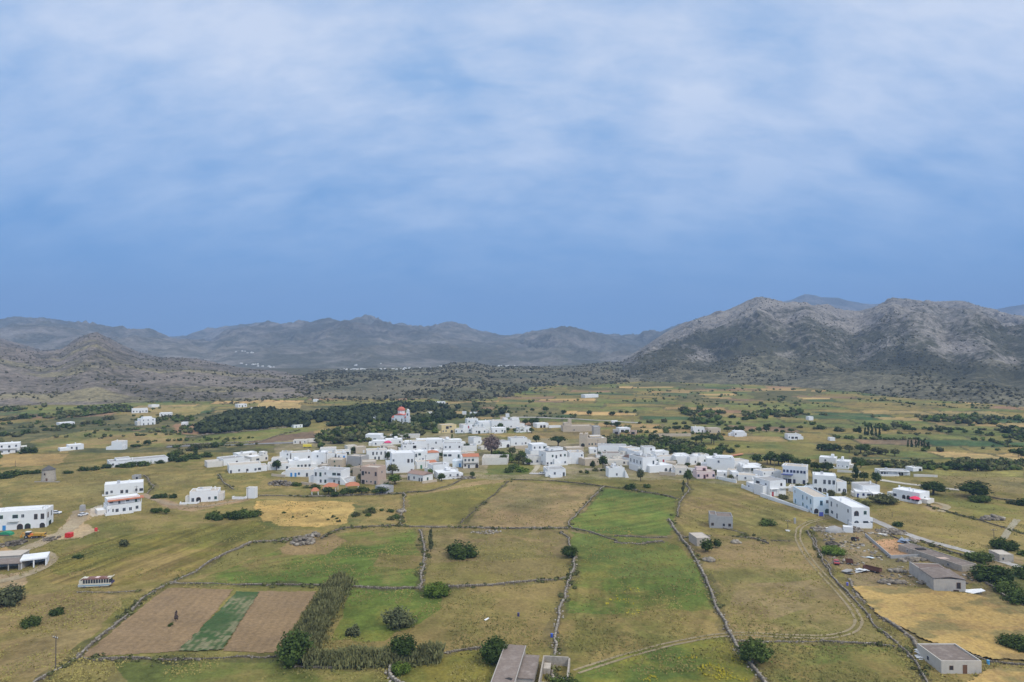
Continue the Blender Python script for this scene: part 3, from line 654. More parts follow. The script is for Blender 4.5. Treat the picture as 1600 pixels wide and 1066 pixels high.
def crown(kind, leaf, lod):
    key = (kind, leaf, lod, rnd.randrange(4))
    if key not in CR:
        n, ls, cl = {0: (130, .17, 8), 1: (420, .105, 14), 2: (1500, .06, 24)}[lod]
        V, T, t = crown_arrays(hash((kind, lod, key[3])) % 9999 if False else (len(kind) * 97 + lod * 31 + key[3] * 7), n, ls, kind, cl)
        CR[key] = npmesh('crown', V, T, [LEAF[leaf]], {'leaf': tonecol(t)})
    return CR[key]
TR = {}
def trunkmesh():
    if 't' not in TR:
        bm = bmesh.new()
        def limb(a, b, r0, r1):
            a, b = Vector(a), Vector(b); d = b - a
            mt = Matrix.Translation((a + b) / 2) @ d.to_track_quat('Z', 'Y').to_matrix().to_4x4()
            bmesh.ops.create_cone(bm, cap_ends=True, segments=7, radius1=r0, radius2=r1, depth=d.length, matrix=mt)
        limb((0, 0, -.05), (.01, .01, .42), .05, .034)
        for k in range(5):
            an = k * 1.26 + .3; limb((.01, .01, .3 + .03 * k), (.2 * math.cos(an), .2 * math.sin(an), .62 + .03 * k), .024, .01)
        me = bpy.data.meshes.new('trunk'); bm.to_mesh(me); bm.free(); me.materials.append(BARK); TR['t'] = me
    return TR['t']
ORD = 'first second third fourth fifth sixth seventh eighth ninth tenth eleventh twelfth thirteenth fourteenth fifteenth sixteenth seventeenth eighteenth nineteenth twentieth twenty-first twenty-second twenty-third twenty-fourth twenty-fifth twenty-sixth twenty-seventh twenty-eighth twenty-ninth thirtieth'.split()
def plant(px, py, wpx, hpx, shape, leaf, label, name='tree', cat=None, group=None, trunk=None, loc=None):
    p = loc if loc is not None else G(px, py); s = mpp(p); wd, ht = wpx * s, hpx * s
    lod = 2 if wpx > 24 else (1 if wpx > 9 else 0)
    if trunk is None: trunk = name != 'bush' and wpx > 7
    me = crown(shape, leaf, lod)
    if trunk:
        o = empty(name, p, rnd.uniform(0, 6.28)); o.scale = (wd, wd, ht)
        link('trunk', trunkmesh(), o)
        c = link('crown', me, o, (0, 0, .12 if shape != 'umbrella' else .2)); c.scale = (1, 1, .88 if shape != 'umbrella' else .8)
    else:
        o = link(name, me, loc=p - Vector((0, 0, .08 * ht))); o.scale = (wd * 1.08, wd * 1.08, ht * 1.08); o.rotation_euler = (0, 0, rnd.uniform(0, 6.28))
    tag(o, label, cat or {'bush': 'bush', 'cypress': 'cypress', 'pine_tree': 'pine'}.get(name, 'tree'), group)
    return o
def row(pts, n, wr, hr, shape, leaf, adj, phrase, name='tree', group=None, jx=4, jy=2):
    """a line of separate plants along a photographed line"""
    L = []
    for i in range(n):
        t = (i + .5) / n * (len(pts) - 1); k = min(int(t), len(pts) - 2); f = t - k
        L.append((pts[k][0] + (pts[k + 1][0] - pts[k][0]) * f + rnd.uniform(-jx, jx), pts[k][1] + (pts[k + 1][1] - pts[k][1]) * f + rnd.uniform(-jy, jy)))
    L.sort()
    kd = {'tree': 'tree', 'bush': 'bush', 'cypress': 'cypress', 'pine_tree': 'pine'}[name]
    for i, (a, b) in enumerate(L):
        wv = rnd.uniform(*wr); hv = wv * rnd.uniform(*hr)
        lf = rnd.choice(leaf) if isinstance(leaf, (tuple, list)) else leaf
        plant(a, b, wv, hv, shape, lf, f'{adj} {kd}, {ORD[i]} from the left {phrase}', name, group=group or f'{kd} plants {phrase}'.replace('plants', 'row'))

# foreground plants, one by one
B = 'bush'
for a in [
 (723, 868, 48, 25, 'low', 'dark', 'large dark green bush in the stony brown walled field', B),
 (680, 930, 40, 24, 'low', 'bright', 'fresh green bush at the wall corner below the brown field', B),
 (621, 977, 50, 34, 'low', 'grey', 'big grey green bush alone in the field beside the reed hedge', B),
 (551, 992, 22, 18, 'low', 'grey', 'small pale grey bush near the corner of the reed hedges', B),
 (673, 862, 12, 34, 'column', 'grey', 'thin greyish tree standing against the vertical stone wall', 'tree'),
 (889, 871, 26, 18, 'round', 'dark', 'dark bush growing on the bend of the stone wall beside the long green field', B),
 (770, 1034, 46, 36, 'round', 'dark', 'dark glossy fig bush hugging the corner of the long concrete roof', B),
 (880, 1082, 46, 30, 'low', 'mid', 'green bush below the roofless pens at the picture edge', B),
 (1181, 1036, 52, 36, 'round', 'mid', 'large round green bush where the stone wall meets the wheel track', B),
 (1105, 862, 22, 20, 'round', 'mid', 'green bush beside the little stone shed', B),
 (1120, 856, 14, 14, 'round', 'dark', 'small dark bush behind the little stone shed', B),
 (50, 978, 26, 20, 'low', 'mid', 'green bush in the dry grass, larger one of two', B),
 (88, 960, 22, 14, 'low', 'dark', 'green bush in the dry grass, smaller and higher one of two', B),
 (10, 944, 46, 34, 'low', 'grey', 'grey olive bush at the picture edge below the dirt road', B),
 (194, 854, 15, 11, 'round', 'grey', 'lone grey bush in the middle of the striped olive field', B),
 (122, 872, 16, 7, 'low', 'dark', 'low dark bush in the striped olive field near the open garage', B),
 (267, 979, 9, 7, 'low', 'mid', 'tiny green bush at the foot of the sapling in the ploughed field', B),
 (275, 972, 9, 16, 'column', 'bare', 'thin purplish bare sapling in the ploughed field', 'tree'),
 (460, 1036, 62, 44, 'round', 'dark', 'dark green bush at the lower end of the slanting reed hedge', B),
 (630, 1034, 46, 40, 'round', 'dark', 'dark green tree inside the lower reed hedge', 'tree'),
 (625, 1052, 30, 20, 'low', 'bright', 'bright yellow green bush beside the pale wall end', B),
 (1300, 865, 34, 15, 'low', 'bright', 'bright green bush in the junk yard', B),
 (1567, 858, 36, 22, 'low', 'dark', 'dark rounded bush below the pole on the field edge', B),
 (1402, 822, 17, 10, 'low', 'dark', 'small dark bush beside the concrete road', B),
 (1530, 876, 36, 17, 'low', 'mid', 'low green bush above the long ruined barn', B),
 (1552, 908, 54, 30, 'low', 'dark', 'largest dark green thicket bush right of the broken roof barn', B),
 (1578, 926, 36, 20, 'low', 'mid', 'green thicket bush below the largest thicket bush', B),
 (1606, 903, 34, 24, 'low', 'mid', 'green thicket bush at the picture edge beside the barn', B),
 (1590, 944, 40, 20, 'low', 'dark', 'dark low bush on the wall above the wheat field', B),
 (1590, 1012, 46, 24, 'low', 'mid', 'dark green bush inside the ripe wheat field', B),
 (1600, 868, 20, 10, 'low', 'mid', 'small green bush beside the stone hut', B),
 (1521, 777, 50, 24, 'round', 'dark', 'broad dark spreading tree beyond the house with the red parasol', 'tree'),
 (1458, 773, 40, 19, 'round', 'dark', 'dark spreading tree just behind the house with the red parasol', 'tree'),
 (1530, 784, 30, 14, 'low', 'mid', 'green bush in front of the broad dark spreading tree', B),
 (1598, 790, 20, 14, 'low', 'dark', 'dark bush at the picture edge above the small lane', B),
 (1582, 788, 16, 9, 'low', 'olive', 'small olive bush near the small lane', B),
 (1378, 786, 42, 17, 'low', 'olive', 'long olive shrub between the two low white houses', B),
 (1345, 790, 26, 12, 'low', 'olive', 'olive shrub behind the last big white house', B),
 (1200, 820, 24, 12, 'low', 'mid', 'low green bush on the wall beside the grey concrete house', B),
 (1218, 770, 14, 14, 'round', 'grey', 'grey green bush against the white terrace house', B),
 (1226, 780, 18, 10, 'low', 'olive', 'low olive bush behind the white boundary wall', B),
 (1250, 767, 24, 10, 'low', 'olive', 'clipped olive hedge bush before the blue trimmed house', B),
 (1300, 782, 12, 16, 'round', 'olive', 'narrow olive tree before the arched white house', 'tree'),
 (1075, 757, 15, 22, 'round', 'mid', 'green tree at the top of the straight pale wall', 'tree'),
 (1068, 772, 8, 20, 'column', 'grey', 'grey leafless tree at the top of the straight pale wall', 'tree'),
 (1001, 752, 14, 20, 'round', 'grey', 'dusty grey tree right of the lone white cube house', 'tree'),
 (985, 764, 18, 12, 'low', 'dark', 'dark bush below the lone white cube house', B),
 (1013, 762, 14, 8, 'low', 'mid', 'green bush in the field below the narrow street', B),
 (942, 733, 17, 20, 'round', 'mid', 'round blue green tree before the low beige houses', 'tree'),
 (926, 735, 10, 14, 'round', 'dark', 'dark tree left of the round blue green tree', 'tree'),
 (937, 714, 7, 9, 'round', 'dark', 'dark little ball tree on the village street', 'tree'),
 (872, 699, 26, 18, 'umbrella', 'dark', 'broad dark umbrella pine behind the three storey white house', 'pine_tree'),
 (838, 692, 14, 12, 'round', 'dark', 'dark tree left of the broad umbrella pine', 'tree'),
 (768, 712, 34, 30, 'round', 'bare', 'large purplish leafless tree in the middle of the village', 'tree'),
 (815, 720, 16, 15, 'round', 'mid', 'green garden tree left of the three storey white house', 'tree'),
 (800, 712, 15, 14, 'round', 'olive', 'olive garden tree below the cream house with parapet', 'tree'),
 (786, 722, 14, 12, 'round', 'mid', 'green garden tree right of the leafless tree', 'tree'),
 (803, 732, 20, 10, 'low', 'mid', 'low green garden bush above the village meadow', B),
 (816, 737, 22, 10, 'low', 'bright', 'low green bush left of the dark blue car', B),
 (795, 738, 14, 9, 'low', 'mid', 'green bush at the end of the cream garden wall', B),
 (738, 747, 10, 10, 'round', 'mid', 'small green tree at the wall corner of the brown field', 'tree'),
 (690, 752, 16, 12, 'round', 'mid', 'green tree in front of the low white flat house', 'tree'),
 (672, 746, 10, 14, 'round', 'bright', 'fresh green tree beside the gabled white house', 'tree'),
 (706, 692, 7, 13, 'column', 'mid', 'slim green tree behind the tall white block', 'tree'),
 (432, 735, 16, 15, 'round', 'dark', 'round dark tree left of the blue door house', 'tree'),
 (613, 742, 20, 16, 'round', 'olive', 'olive tree left of the big white house', 'tree'),
 (617, 757, 24, 16, 'round', 'bright', 'fresh green tree between grey hut and gabled house', 'tree'),
 (604, 764, 18, 12, 'low', 'mid', 'green bush beside the small grey hut', B),
 (606, 718, 12, 12, 'round', 'dark', 'dark tree beside the beige two storey house', 'tree'),
 (553, 708, 12, 10, 'round', 'mid', 'green tree behind the grey stone barn', 'tree'),
 (623, 704, 12, 8, 'round', 'olive', 'olive tree above the big white house', 'tree'),
 (563, 754, 12, 14, 'round', 'olive', 'grey olive tree against the pink ruin', 'tree'),
 (217, 640, 0.1, 0.1, 'low', 'mid', '', 'skip'),
 (306, 713, 13, 15, 'column', 'dark', 'dark cypress clump below the asphalt road', 'cypress'),
 (230, 696, 13, 8, 'round', 'dark', 'lone dark bush beside the tall white house on the left slope', B),
 (320, 686, 6, 5, 'round', 'dark', 'lone small dark bush in the green field by the asphalt road', B),
 (212, 698, 18, 5, 'low', 'dark', 'low dark hedge bush above the tall white house', B),
 (44, 708, 24, 12, 'low', 'dark', 'dark bush beside the two storey house at the picture edge', B),
 (846, 652, 11, 8, 'umbrella', 'dark', 'lone dark tree above the white lane in the fields', 'tree'),
 (1337, 750, 15, 24, 'column', 'dark', 'tall dark cypress beside the lane, left one of two', 'cypress'),
 (1350, 752, 16, 15, 'round', 'dark', 'dark round tree touching the tall cypress', 'tree'),
 (1369, 757, 18, 19, 'round', 'dark', 'dark dense tree beside the lane, right of the tall cypress', 'tree'),
 (1340, 767, 18, 14, 'round', 'olive', 'olive tree behind the low house with the porch', 'tree'),
 (1291, 736, 13, 13, 'round', 'dark', 'dark round tree before the far white terrace house', 'tree'),
 (1345, 731, 12, 11, 'round', 'bright', 'light green tree right of the far white terrace house', 'tree'),
]:
    if a[7] == 'skip': continue
    plant(*a)
# rows and groups
row([(508, 775), (600, 770)], 9, (14, 22), (.45, .6), 'round', ('dark', 'mid'), 'dark garden', 'below the terracotta shelters')
row([(330, 812), (402, 806)], 8, (14, 24), (.55, .8), 'low', ('mid', 'olive', 'dark'), 'rounded green', 'below the white arched house', 'bush')
row([(240, 778), (275, 776)], 3, (12, 18), (.5, .7), 'low', 'dark', 'dark', 'beside the bend of the dirt drive', 'bush')
row([(232, 801), (262, 804)], 4, (8, 14), (.6, .9), 'round', ('dark', 'mid'), 'small dark', 'right of the awning house', 'bush')
row([(100, 742), (190, 729), (270, 722), (330, 712)], 14, (14, 24), (.4, .6), 'low', ('mid', 'olive', 'dark'), 'dark hedgerow', 'in the hedge behind the windmill', 'bush')
row([(0, 746), (62, 740)], 5, (16, 24), (.45, .6), 'low', ('mid', 'dark'), 'green hedgerow', 'in the hedge left of the windmill', 'bush')
row([(260, 715), (300, 702), (340, 700)], 6, (14, 22), (.5, .7), 'low', ('olive', 'mid'), 'olive', 'on the bank below the asphalt road', 'bush')
row([(1180, 724), (1240, 728), (1300, 738)], 12, (16, 24), (.7, .95), 'round', ('dark', 'mid', 'dark'), 'dense dark', 'behind the blue trimmed house')
row([(1270, 748), (1330, 756)], 6, (14, 20), (.6, .85), 'round', ('mid', 'olive'), 'mid green', 'behind the arched white house')
row([(1280, 702), (1312, 706)], 3, (18, 26), (.5, .65), 'low', 'dark', 'dark', 'on the field corner behind the far terrace house')
row([(1325, 708), (1400, 712)], 7, (12, 20), (.6, .8), 'round', ('olive', 'mid'), 'green orchard', 'above the long porch house')
row([(1330, 724), (1400, 728), (1462, 730)], 11, (14, 22), (.55, .75), 'low', ('olive', 'mid', 'olive'), 'dense green', 'in the thicket above the long porch house', 'bush')
row([(1480, 734), (1545, 738)], 5, (12, 20), (.6, .8), 'round', 'dark', 'dark field', 'beyond the yellow field strip')
row([(1418, 698), (1455, 702)], 8, (5, 8), (1.6, 2.1), 'column', 'dark', 'dark', 'in the dense cypress row on the plain', 'cypress', jx=1.5, jy=.6)
row([(1338, 679), (1376, 682)], 7, (5, 7), (1.8, 2.6), 'column', 'dark', 'slim', 'in the tall cypress row of the far plain', 'cypress', jx=2, jy=.6)
row([(1590, 714), (1612, 718)], 4, (6, 9), (1.4, 1.8), 'column', 'dark', 'dark', 'at the picture edge on the plain', 'cypress', jx=2, jy=.6)
row([(945, 694), (1020, 692), (1075, 700)], 11, (14, 24), (.5, .7), 'low', ('olive', 'mid', 'grey'), 'greyish green', 'in the thicket behind the village street', 'bush')
row([(1010, 704), (1065, 712), (1120, 712)], 9, (14, 22), (.5, .75), 'low', ('mid', 'olive'), 'green', 'in the thicket behind the white roofs', 'bush')
row([(1085, 693), (1122, 695)], 4, (15, 20), (.75, .95), 'umbrella', 'dark', 'dark umbrella', 'at the edge of the eastern meadow', 'pine_tree')
row([(1016, 690), (1032, 690)], 2, (12, 16), (.75, .9), 'round', 'dark', 'dark', 'above the junk shed thicket')
row([(1130, 704), (1145, 706)], 2, (12, 14), (.6, .7), 'low', 'mid', 'mid green', 'at the orange soil heaps', 'bush')
row([(1042, 706), (1065, 709)], 3, (16, 22), (.6, .75), 'round', 'dark', 'dark', 'among the chimneys behind the pink house')
row([(1192, 736), (1205, 742)], 2, (10, 13), (.8, 1), 'round', 'olive', 'olive', 'between the terrace house and blue trimmed house')
row([(500, 694), (560, 690), (640, 686)], 12, (11, 17), (.55, .75), 'round', ('olive', 'mid', 'grey', 'dark'), 'grey green', 'in the wood behind the first white houses')
row([(520, 682), (600, 672), (690, 672)], 12, (11, 17), (.55, .75), 'round', ('olive', 'mid', 'mid'), 'olive green', 'in the wood below the church')
row([(640, 664), (700, 664)], 6, (12, 16), (.8, 1), 'round', ('mid', 'dark'), 'dark', 'right beside the church')
row([(768, 671), (800, 677), (832, 676)], 6, (8, 13), (.6, .9), 'round', ('dark', 'mid'), 'small dark', 'among the upper row of houses')
row([(815, 664), (840, 665)], 3, (12, 16), (.7, .85), 'round', 'dark', 'dark', 'at the right end of the upper row')
row([(945, 667), (972, 666)], 4, (8, 12), (.6, .8), 'round', 'dark', 'dark', 'around the small house beyond the junk shed')
row([(1050, 671), (1080, 672)], 4, (8, 12), (.6, .8), 'round', 'dark', 'dark', 'left of the eastern farmhouse')
row([(1130, 676), (1240, 676)], 9, (9, 16), (.55, .8), 'round', ('dark', 'mid'), 'dark', 'around the eastern farm cottages')
row([(0, 656), (60, 652), (120, 648), (180, 644)], 12, (10, 18), (.45, .65), 'low', ('mid', 'olive', 'dark'), 'scrubby', 'on the far left scrub slope', 'bush')
row([(0, 684), (60, 676), (110, 668), (180, 656)], 11, (12, 20), (.45, .6), 'low', ('mid', 'olive'), 'rounded scrub', 'on the near left scrub slope', 'bush')
row([(1080, 648), (1160, 656), (1240, 652)], 9, (8, 14), (.5, .7), 'low', ('dark', 'mid', 'olive'), 'dark', 'in the hedgerow of the middle plain', 'bush')
row([(1010, 660), (1070, 662), (1130, 664)], 7, (8, 14), (.5, .7), 'low', ('dark', 'olive'), 'dark', 'in the scrub bank left of the farm cottages', 'bush')
row([(800, 640), (940, 648), (1010, 646)], 8, (7, 12), (.5, .7), 'round', 'dark', 'small dark', 'scattered over the fields behind the upper row', 'bush', jx=14)
row([(1380, 672), (1480, 676), (1590, 682)], 10, (8, 14), (.5, .75), 'round', ('dark', 'mid'), 'dark', 'in the hedgerow below the mountain foot', 'bush', jx=8)
row([(1180, 668), (1280, 672), (1340, 676)], 8, (9, 15), (.5, .7), 'low', ('dark', 'mid', 'olive'), 'dark', 'in the hedgerow of the right plain', 'bush', jx=8)

row([(445, 738), (520, 742), (600, 712)], 7, (8, 13), (.7, .95), 'round', ('mid', 'dark', 'olive'), 'small garden', 'between the western village houses')
row([(640, 712), (690, 716), (735, 700)], 7, (7, 12), (.7, .95), 'round', ('mid', 'dark', 'olive'), 'small garden', 'between the central village houses')
row([(1045, 722), (1110, 738), (1150, 752)], 7, (8, 13), (.6, .85), 'round', ('mid', 'olive'), 'small garden', 'between the eastern village houses')
row([(776, 712), (800, 722), (826, 728)], 8, (11, 17), (.6, .9), 'round', ('mid', 'olive', 'bright'), 'leafy', 'in the garden above the village meadow')
row([(534, 748), (560, 738), (600, 748)], 6, (8, 14), (.6, .9), 'round', ('olive', 'mid', 'grey'), 'shaggy', 'around the pink ruin')
row([(458, 758), (485, 762), (500, 764)], 4, (10, 16), (.45, .65), 'low', ('mid', 'olive'), 'low green', 'below the balcony house wall', 'bush')
row([(900, 738), (930, 738), (960, 730)], 5, (8, 13), (.6, .8), 'low', ('olive', 'mid'), 'garden', 'below the low beige houses', 'bush')
row([(1195, 764), (1265, 766), (1325, 780)], 7, (9, 15), (.6, .9), 'round', ('mid', 'olive', 'dark'), 'garden', 'between the big houses of the village end')
row([(560, 812), (590, 800), (628, 812)], 9, (8, 14), (.5, .7), 'low', ('olive', 'mid'), 'dry green', 'in the scrubby corner beside the yellow field', 'bush', jx=8, jy=6)
row([(440, 804), (520, 812), (560, 806)], 9, (5, 8), (.5, .7), 'low', ('olive', 'mid'), 'tiny green', 'dotted over the yellow field', 'bush', jx=12, jy=5)
# wood and scrub that read as one mass
def mass(name, pts, leaf, kind='thing_blob', label=None, cat=None):
    """pts: (x, y, z, width, height); merged low detail bushes"""
    iv, jf = ICO1; rg = np.random.default_rng(len(pts)); n = len(pts); P = np.array(pts)
    k = len(iv); jit = 1 + .55 * (rg.random((n, k, 1)) - .5)
    V = iv[None] * jit * np.stack([P[:, 3], P[:, 3], P[:, 4]], 1)[:, None, :] * .5 + P[:, None, :3] + np.stack([P[:, 3] * 0, P[:, 3] * 0, P[:, 4] * .42], 1)[:, None, :]
    T = (jf[None] + (np.arange(n) * k)[:, None, None]).reshape(-1, 3)
    tone = np.repeat(rg.random(n), k) * .75 + rg.random(n * k) * .25
    # leaf sprays over each blob
    ns = 10
    d = rg.normal(0, 1, (n, ns, 3)); d /= np.linalg.norm(d, axis=2)[..., None]; d[..., 2] = np.abs(d[..., 2])
    ctr = P[:, None, :3] + d * np.stack([P[:, 3], P[:, 3], P[:, 4]], 1)[:, None, :] * .55 + np.stack([P[:, 3] * 0, P[:, 3] * 0, P[:, 4] * .4], 1)[:, None, :]
    LV = leafquads(ctr.reshape(-1, 3), d.reshape(-1, 3), np.repeat(P[:, 3] * .34, ns), rg)
    Q = np.arange(len(LV)).reshape(-1, 4) + n * k
    T = np.concatenate([T, Q[:, [0, 1, 2]], Q[:, [0, 2, 3]]])
    tone = np.concatenate([tone, np.repeat(np.clip(np.repeat(tone.reshape(n, k)[:, 0], ns) + rg.normal(0, .2, n * ns), 0, 1), 4)])
    o = link(name, npmesh(name, np.concatenate([V.reshape(-1, 3), LV]), T, [LEAF[leaf]], {'leaf': tonecol(tone)}))
    return tag(o, label, cat, kind='stuff')
def fill(poly, n, wr, hr, dens=None):
    P = wpoly(poly); xs = [p[0] for p in P]; yv = [p[1] for p in P]; out = []
    rg = np.random.default_rng(n)
    while len(out) < n:
        x = rg.uniform(min(xs), max(xs), 4 * n); y = rg.uniform(min(yv), max(yv), 4 * n)
        k = inpoly(x, y, P)
        if dens is not None: k &= dens(x, y) > rg.random(4 * n)
        for a, b, c in zip(x[k], y[k], gz(x[k], y[k])):
            wv = rg.uniform(*wr); out.append((a, b, c, wv, wv * rg.uniform(*hr)))
            if len(out) >= n: break
    return out
pines = fill([(304, 672), (330, 657), (375, 646), (415, 643), (470, 647), (482, 658), (478, 668), (400, 672), (350, 677), (310, 678)], 360, (5, 9), (.65, .9))
pines += fill([(482, 660), (486, 650), (540, 640), (640, 634), (720, 634), (780, 640), (790, 650), (700, 656), (600, 660), (520, 668)], 520, (5, 9), (.65, .9), lambda x, y: sstep(.30, .5, fbm(x / 45, y / 45, 3, 111)))
mass('pine_wood', pines, 'pine', label='dark green pine wood around the red domed church', cat='wood')
pat = lambda x, y: sstep(.46, .62, fbm(x / 70, y / 70, 3, 91))
scr = fill([(485, 690), (520, 668), (600, 662), (690, 664), (690, 676), (640, 684), (560, 692), (500, 700)], 170, (3, 6.5), (.55, .8))
scr += fill([(930, 690), (960, 684), (1020, 686), (1130, 700), (1130, 712), (1060, 712), (960, 698)], 170, (3, 7), (.5, .75))
scr += fill([(0, 640), (180, 632), (210, 642), (120, 660), (0, 690)], 420, (3, 7.5), (.5, .7), pat)
scr += fill([(-200, 720), (-100, 650), (0, 690), (0, 740)], 150, (3, 7), (.5, .7))
scr += fill([(1320, 712), (1600, 690), (1600, 735), (1440, 735), (1330, 728)], 230, (2.5, 5), (.5, .75), pat)
scr += fill([(1060, 640), (1600, 655), (1800, 700), (1600, 700), (1300, 690), (1100, 680)], 340, (3, 8), (.5, .8), lambda x, y: sstep(.5, .64, fbm(x / 90, y / 45, 3, 95)))
scr += fill([(160, 660), (300, 650), (300, 690), (200, 690)], 60, (3, 6), (.5, .7), pat)
# hedgerow shrubs along the edges of the small fields
rg = np.random.default_rng(5)
for (x0, x1, ang, wid, seed, n) in ((-20, 1100, -9, 32, 21, 60000), (-900, -20, 14, 38, 57, 34000)):
    yy = 1 / rg.uniform(1 / 1500, 1 / 520, n); xx = rg.uniform(-.85, .95, n) * yy
    k, k2, e = cells(xx, yy, ang, wid, seed)
    ok = (xx > x0) & (xx < x1) & (e < 1.4) & (fbm(xx / 60, yy / 60, 3, 77) > .53)
    vil = inpoly(xx, yy, wpoly([(330, 800), (340, 700), (560, 680), (700, 650), (940, 655), (1000, 690), (1200, 715), (1480, 745), (1480, 830), (1250, 830), (1050, 760), (700, 760)]))
    ok &= ~vil
    for a, b, c in list(zip(xx[ok], yy[ok], gz(xx[ok], yy[ok])))[:1700]:
        wv = rg.uniform(1.3, 3.8); scr.append((a, b, c, wv, wv * rg.uniform(.5, .8)))
half = len(scr) // 2; rg.shuffle(scr); scr = [tuple(s) for s in scr]
mass('scrub', scr[:half], 'mid', label='green scrub bushes spread along the field edges of the plain', cat='scrub')
mass('scrub', scr[half:], 'olive', label='olive grey scrub bushes spread along the field edges of the plain', cat='scrub')
# maquis on the hills: placed on the hill surfaces
def hillscrub(name, i, n, wr, fn, leaf, label):
    Xh, Yh, Zh, T = HILLS[name][i]; rg = np.random.default_rng(n + i); out = []
    r, c = Xh.shape
    a = rg.integers(0, r - 1, n * 6); b = rg.integers(0, c - 1, n * 6)
    p = fn(Xh[a, b], Yh[a, b], T[a, b]) * (T[a, b] < 1)
    k = np.nonzero(rg.random(n * 6) < p)[0][:n]
    for q in k:
        f, g = rg.random(), rg.random(); i0, j0 = a[q], b[q]
        P = (np.array([Xh[i0, j0], Yh[i0, j0], Zh[i0, j0]]) * (1 - f) * (1 - g) + np.array([Xh[i0 + 1, j0], Yh[i0 + 1, j0], Zh[i0 + 1, j0]]) * f * (1 - g)
             + np.array([Xh[i0, j0 + 1], Yh[i0, j0 + 1], Zh[i0, j0 + 1]]) * (1 - f) * g + np.array([Xh[i0 + 1, j0 + 1], Yh[i0 + 1, j0 + 1], Zh[i0 + 1, j0 + 1]]) * f * g)
        wv = rg.uniform(*wr); out.append((P[0], P[1], P[2], wv, wv * rg.uniform(.5, .8)))
    mass('scrub', out, leaf, label=label, cat='scrub')
hl = HILLS['hill']
hillscrub('hill', 2, 3400, (1.4, 4), lambda x, y, t: .06 + .9 * sstep(.50, .62, fbm(x / 60, y / 60, 4, 71)), 'maquis', 'dark scrub dotted over the rocky hill on the left')
hillscrub('hill', 3, 4200, (1.6, 5), lambda x, y, t: .06 + .9 * sstep(.46, .6, fbm(x / 60, y / 60, 4, 51)), 'maquis', 'dark green maquis covering the low hill behind the village')
hillscrub('mountain', len(HILLS['mountain']) - 1, 5000, (1.5, 4.2), lambda x, y, t: np.clip(1.0 - 1.0 * t, .06, 1) * sstep(.44, .6, fbm(x / 90, y / 90, 4, 61) + .04), 'maquis', 'dark scrub climbing the foot of the grey mountain')

# two cane hedges
def reeds(pix, width, h, n, label, seed):
    pts = [G(*p) for p in pix]; rg = np.random.default_rng(seed)
    seg = [(b - a).length for a, b in zip(pts[:-1], pts[1:])]; tot = sum(seg)
    V = []; tone = []
    for i in range(n):
        s = rg.uniform(0, tot); j = 0
        while s > seg[j]: s -= seg[j]; j += 1
        a, b = pts[j], pts[j + 1]; d = (b - a).normalized(); nrm = Vector((-d.y, d.x, 0))
        off = rg.normal(0, width * .27)
        q = a.lerp(b, s / seg[j]) + nrm * off; q.z = gzs(q.x, q.y)
        clump = float(fbm(q.x / 3.5, q.y / 3.5, 2, seed))
        hh = h * (.55 + .75 * clump) * rg.uniform(.8, 1.1) * (1 - .35 * (off / width) ** 2 * 4)
        tn = .25 + .5 * clump + rg.uniform(-.15, .2)
        an = rg.uniform(0, 6.28); t = Vector((math.cos(an), math.sin(an), 0)); lean = Vector((rg.normal(0, .16), rg.normal(0, .16), 0))
        q0 = q + Vector((0, 0, hh * rg.uniform(0, .25)))
        for k in range(2):
            z0, z1 = (0, .55) if k == 0 else (.45, 1.0)
            wd = .17 if k == 0 else .27
            A0 = q0 + lean * hh * z0 + Vector((0, 0, hh * z0)); A1 = q0 + lean * hh * z1 * (1.0 + .3 * k) + Vector((0, 0, hh * z1))
            V += [A0 - t * wd, A0 + t * wd, A1 + t * wd * .5, A1 - t * wd * .5]
            tone += [tn - .12 * (1 - k)] * 4
            t = Vector((-t.y, t.x, 0))
    V = np.array([v[:] for v in V]); Q = np.arange(len(V)).reshape(-1, 4)
    o = link('reed_hedge', npmesh('reed_hedge', V, Q, [LEAF['reed']], {'leaf': tonecol(np.clip(np.array(tone), 0, 1))}))
    return tag(o, label, 'cane hedge')
reeds([(532, 912), (515, 940), (492, 980), (462, 1036)], 7.5, 2.9, 5200, 'tall grey green cane hedge slanting along the ploughed field edge', 3)
reeds([(478, 1036), (560, 1038), (690, 1030)], 5.0, 3.0, 4600, 'tall dry cane hedge running across below the grassy field', 4)
# coarse weeds and tufts over the nearer fields
rg = np.random.default_rng(77); n = 90000
yy = 1 / rg.uniform(1 / 420, 1 / 140, n); xx = rg.uniform(-.82, .82, n) * yy
bad = np.zeros(n, bool)
for pl in ([(262, 919), (496, 922), (432, 1021), (122, 1028)], [(1332, 915), (1400, 915), (1700, 945), (1700, 1045), (1545, 1035), (1440, 1002), (1375, 965)], [(1290, 790), (1370, 800), (1370, 840), (1300, 830)], [(95, 833), (120, 797), (140, 797), (128, 822), (152, 829), (120, 842), (60, 848)]):
    bad |= inpoly(xx, yy, wpoly(pl))
ok = (~bad) & (fbm(xx / 11, yy / 11, 4, 13) > .40 + .22 * rg.random(n))
xx, yy = xx[ok], yy[ok]; zz_ = gz(xx, yy); n = len(xx)
ctr = np.stack([xx, yy, zz_ + .12], 1); sz = rg.uniform(.2, .46, n)
LV = np.concatenate([leafquads(ctr + rg.normal(0, .3, (n, 3)) * [1, 1, .25], np.tile([0, -.6, .7], (n, 1)), sz, rg, .7) for _ in range(2)])
tn = np.clip(np.tile(np.repeat(fbm(xx / 25, yy / 25, 3, 19) * 1.6 - .3, 4), 2) + rg.normal(0, .12, n * 8), 0, 1)
WEED = leafmat('meadow_weeds', (.195, .18, .062), .2)
tag(link('grass', npmesh('grass', LV, np.arange(len(LV)).reshape(-1, 4), [WEED], {'leaf': tonecol(tn)})), 'coarse grass and weeds tufted over the near fields', 'grass', kind='stuff')
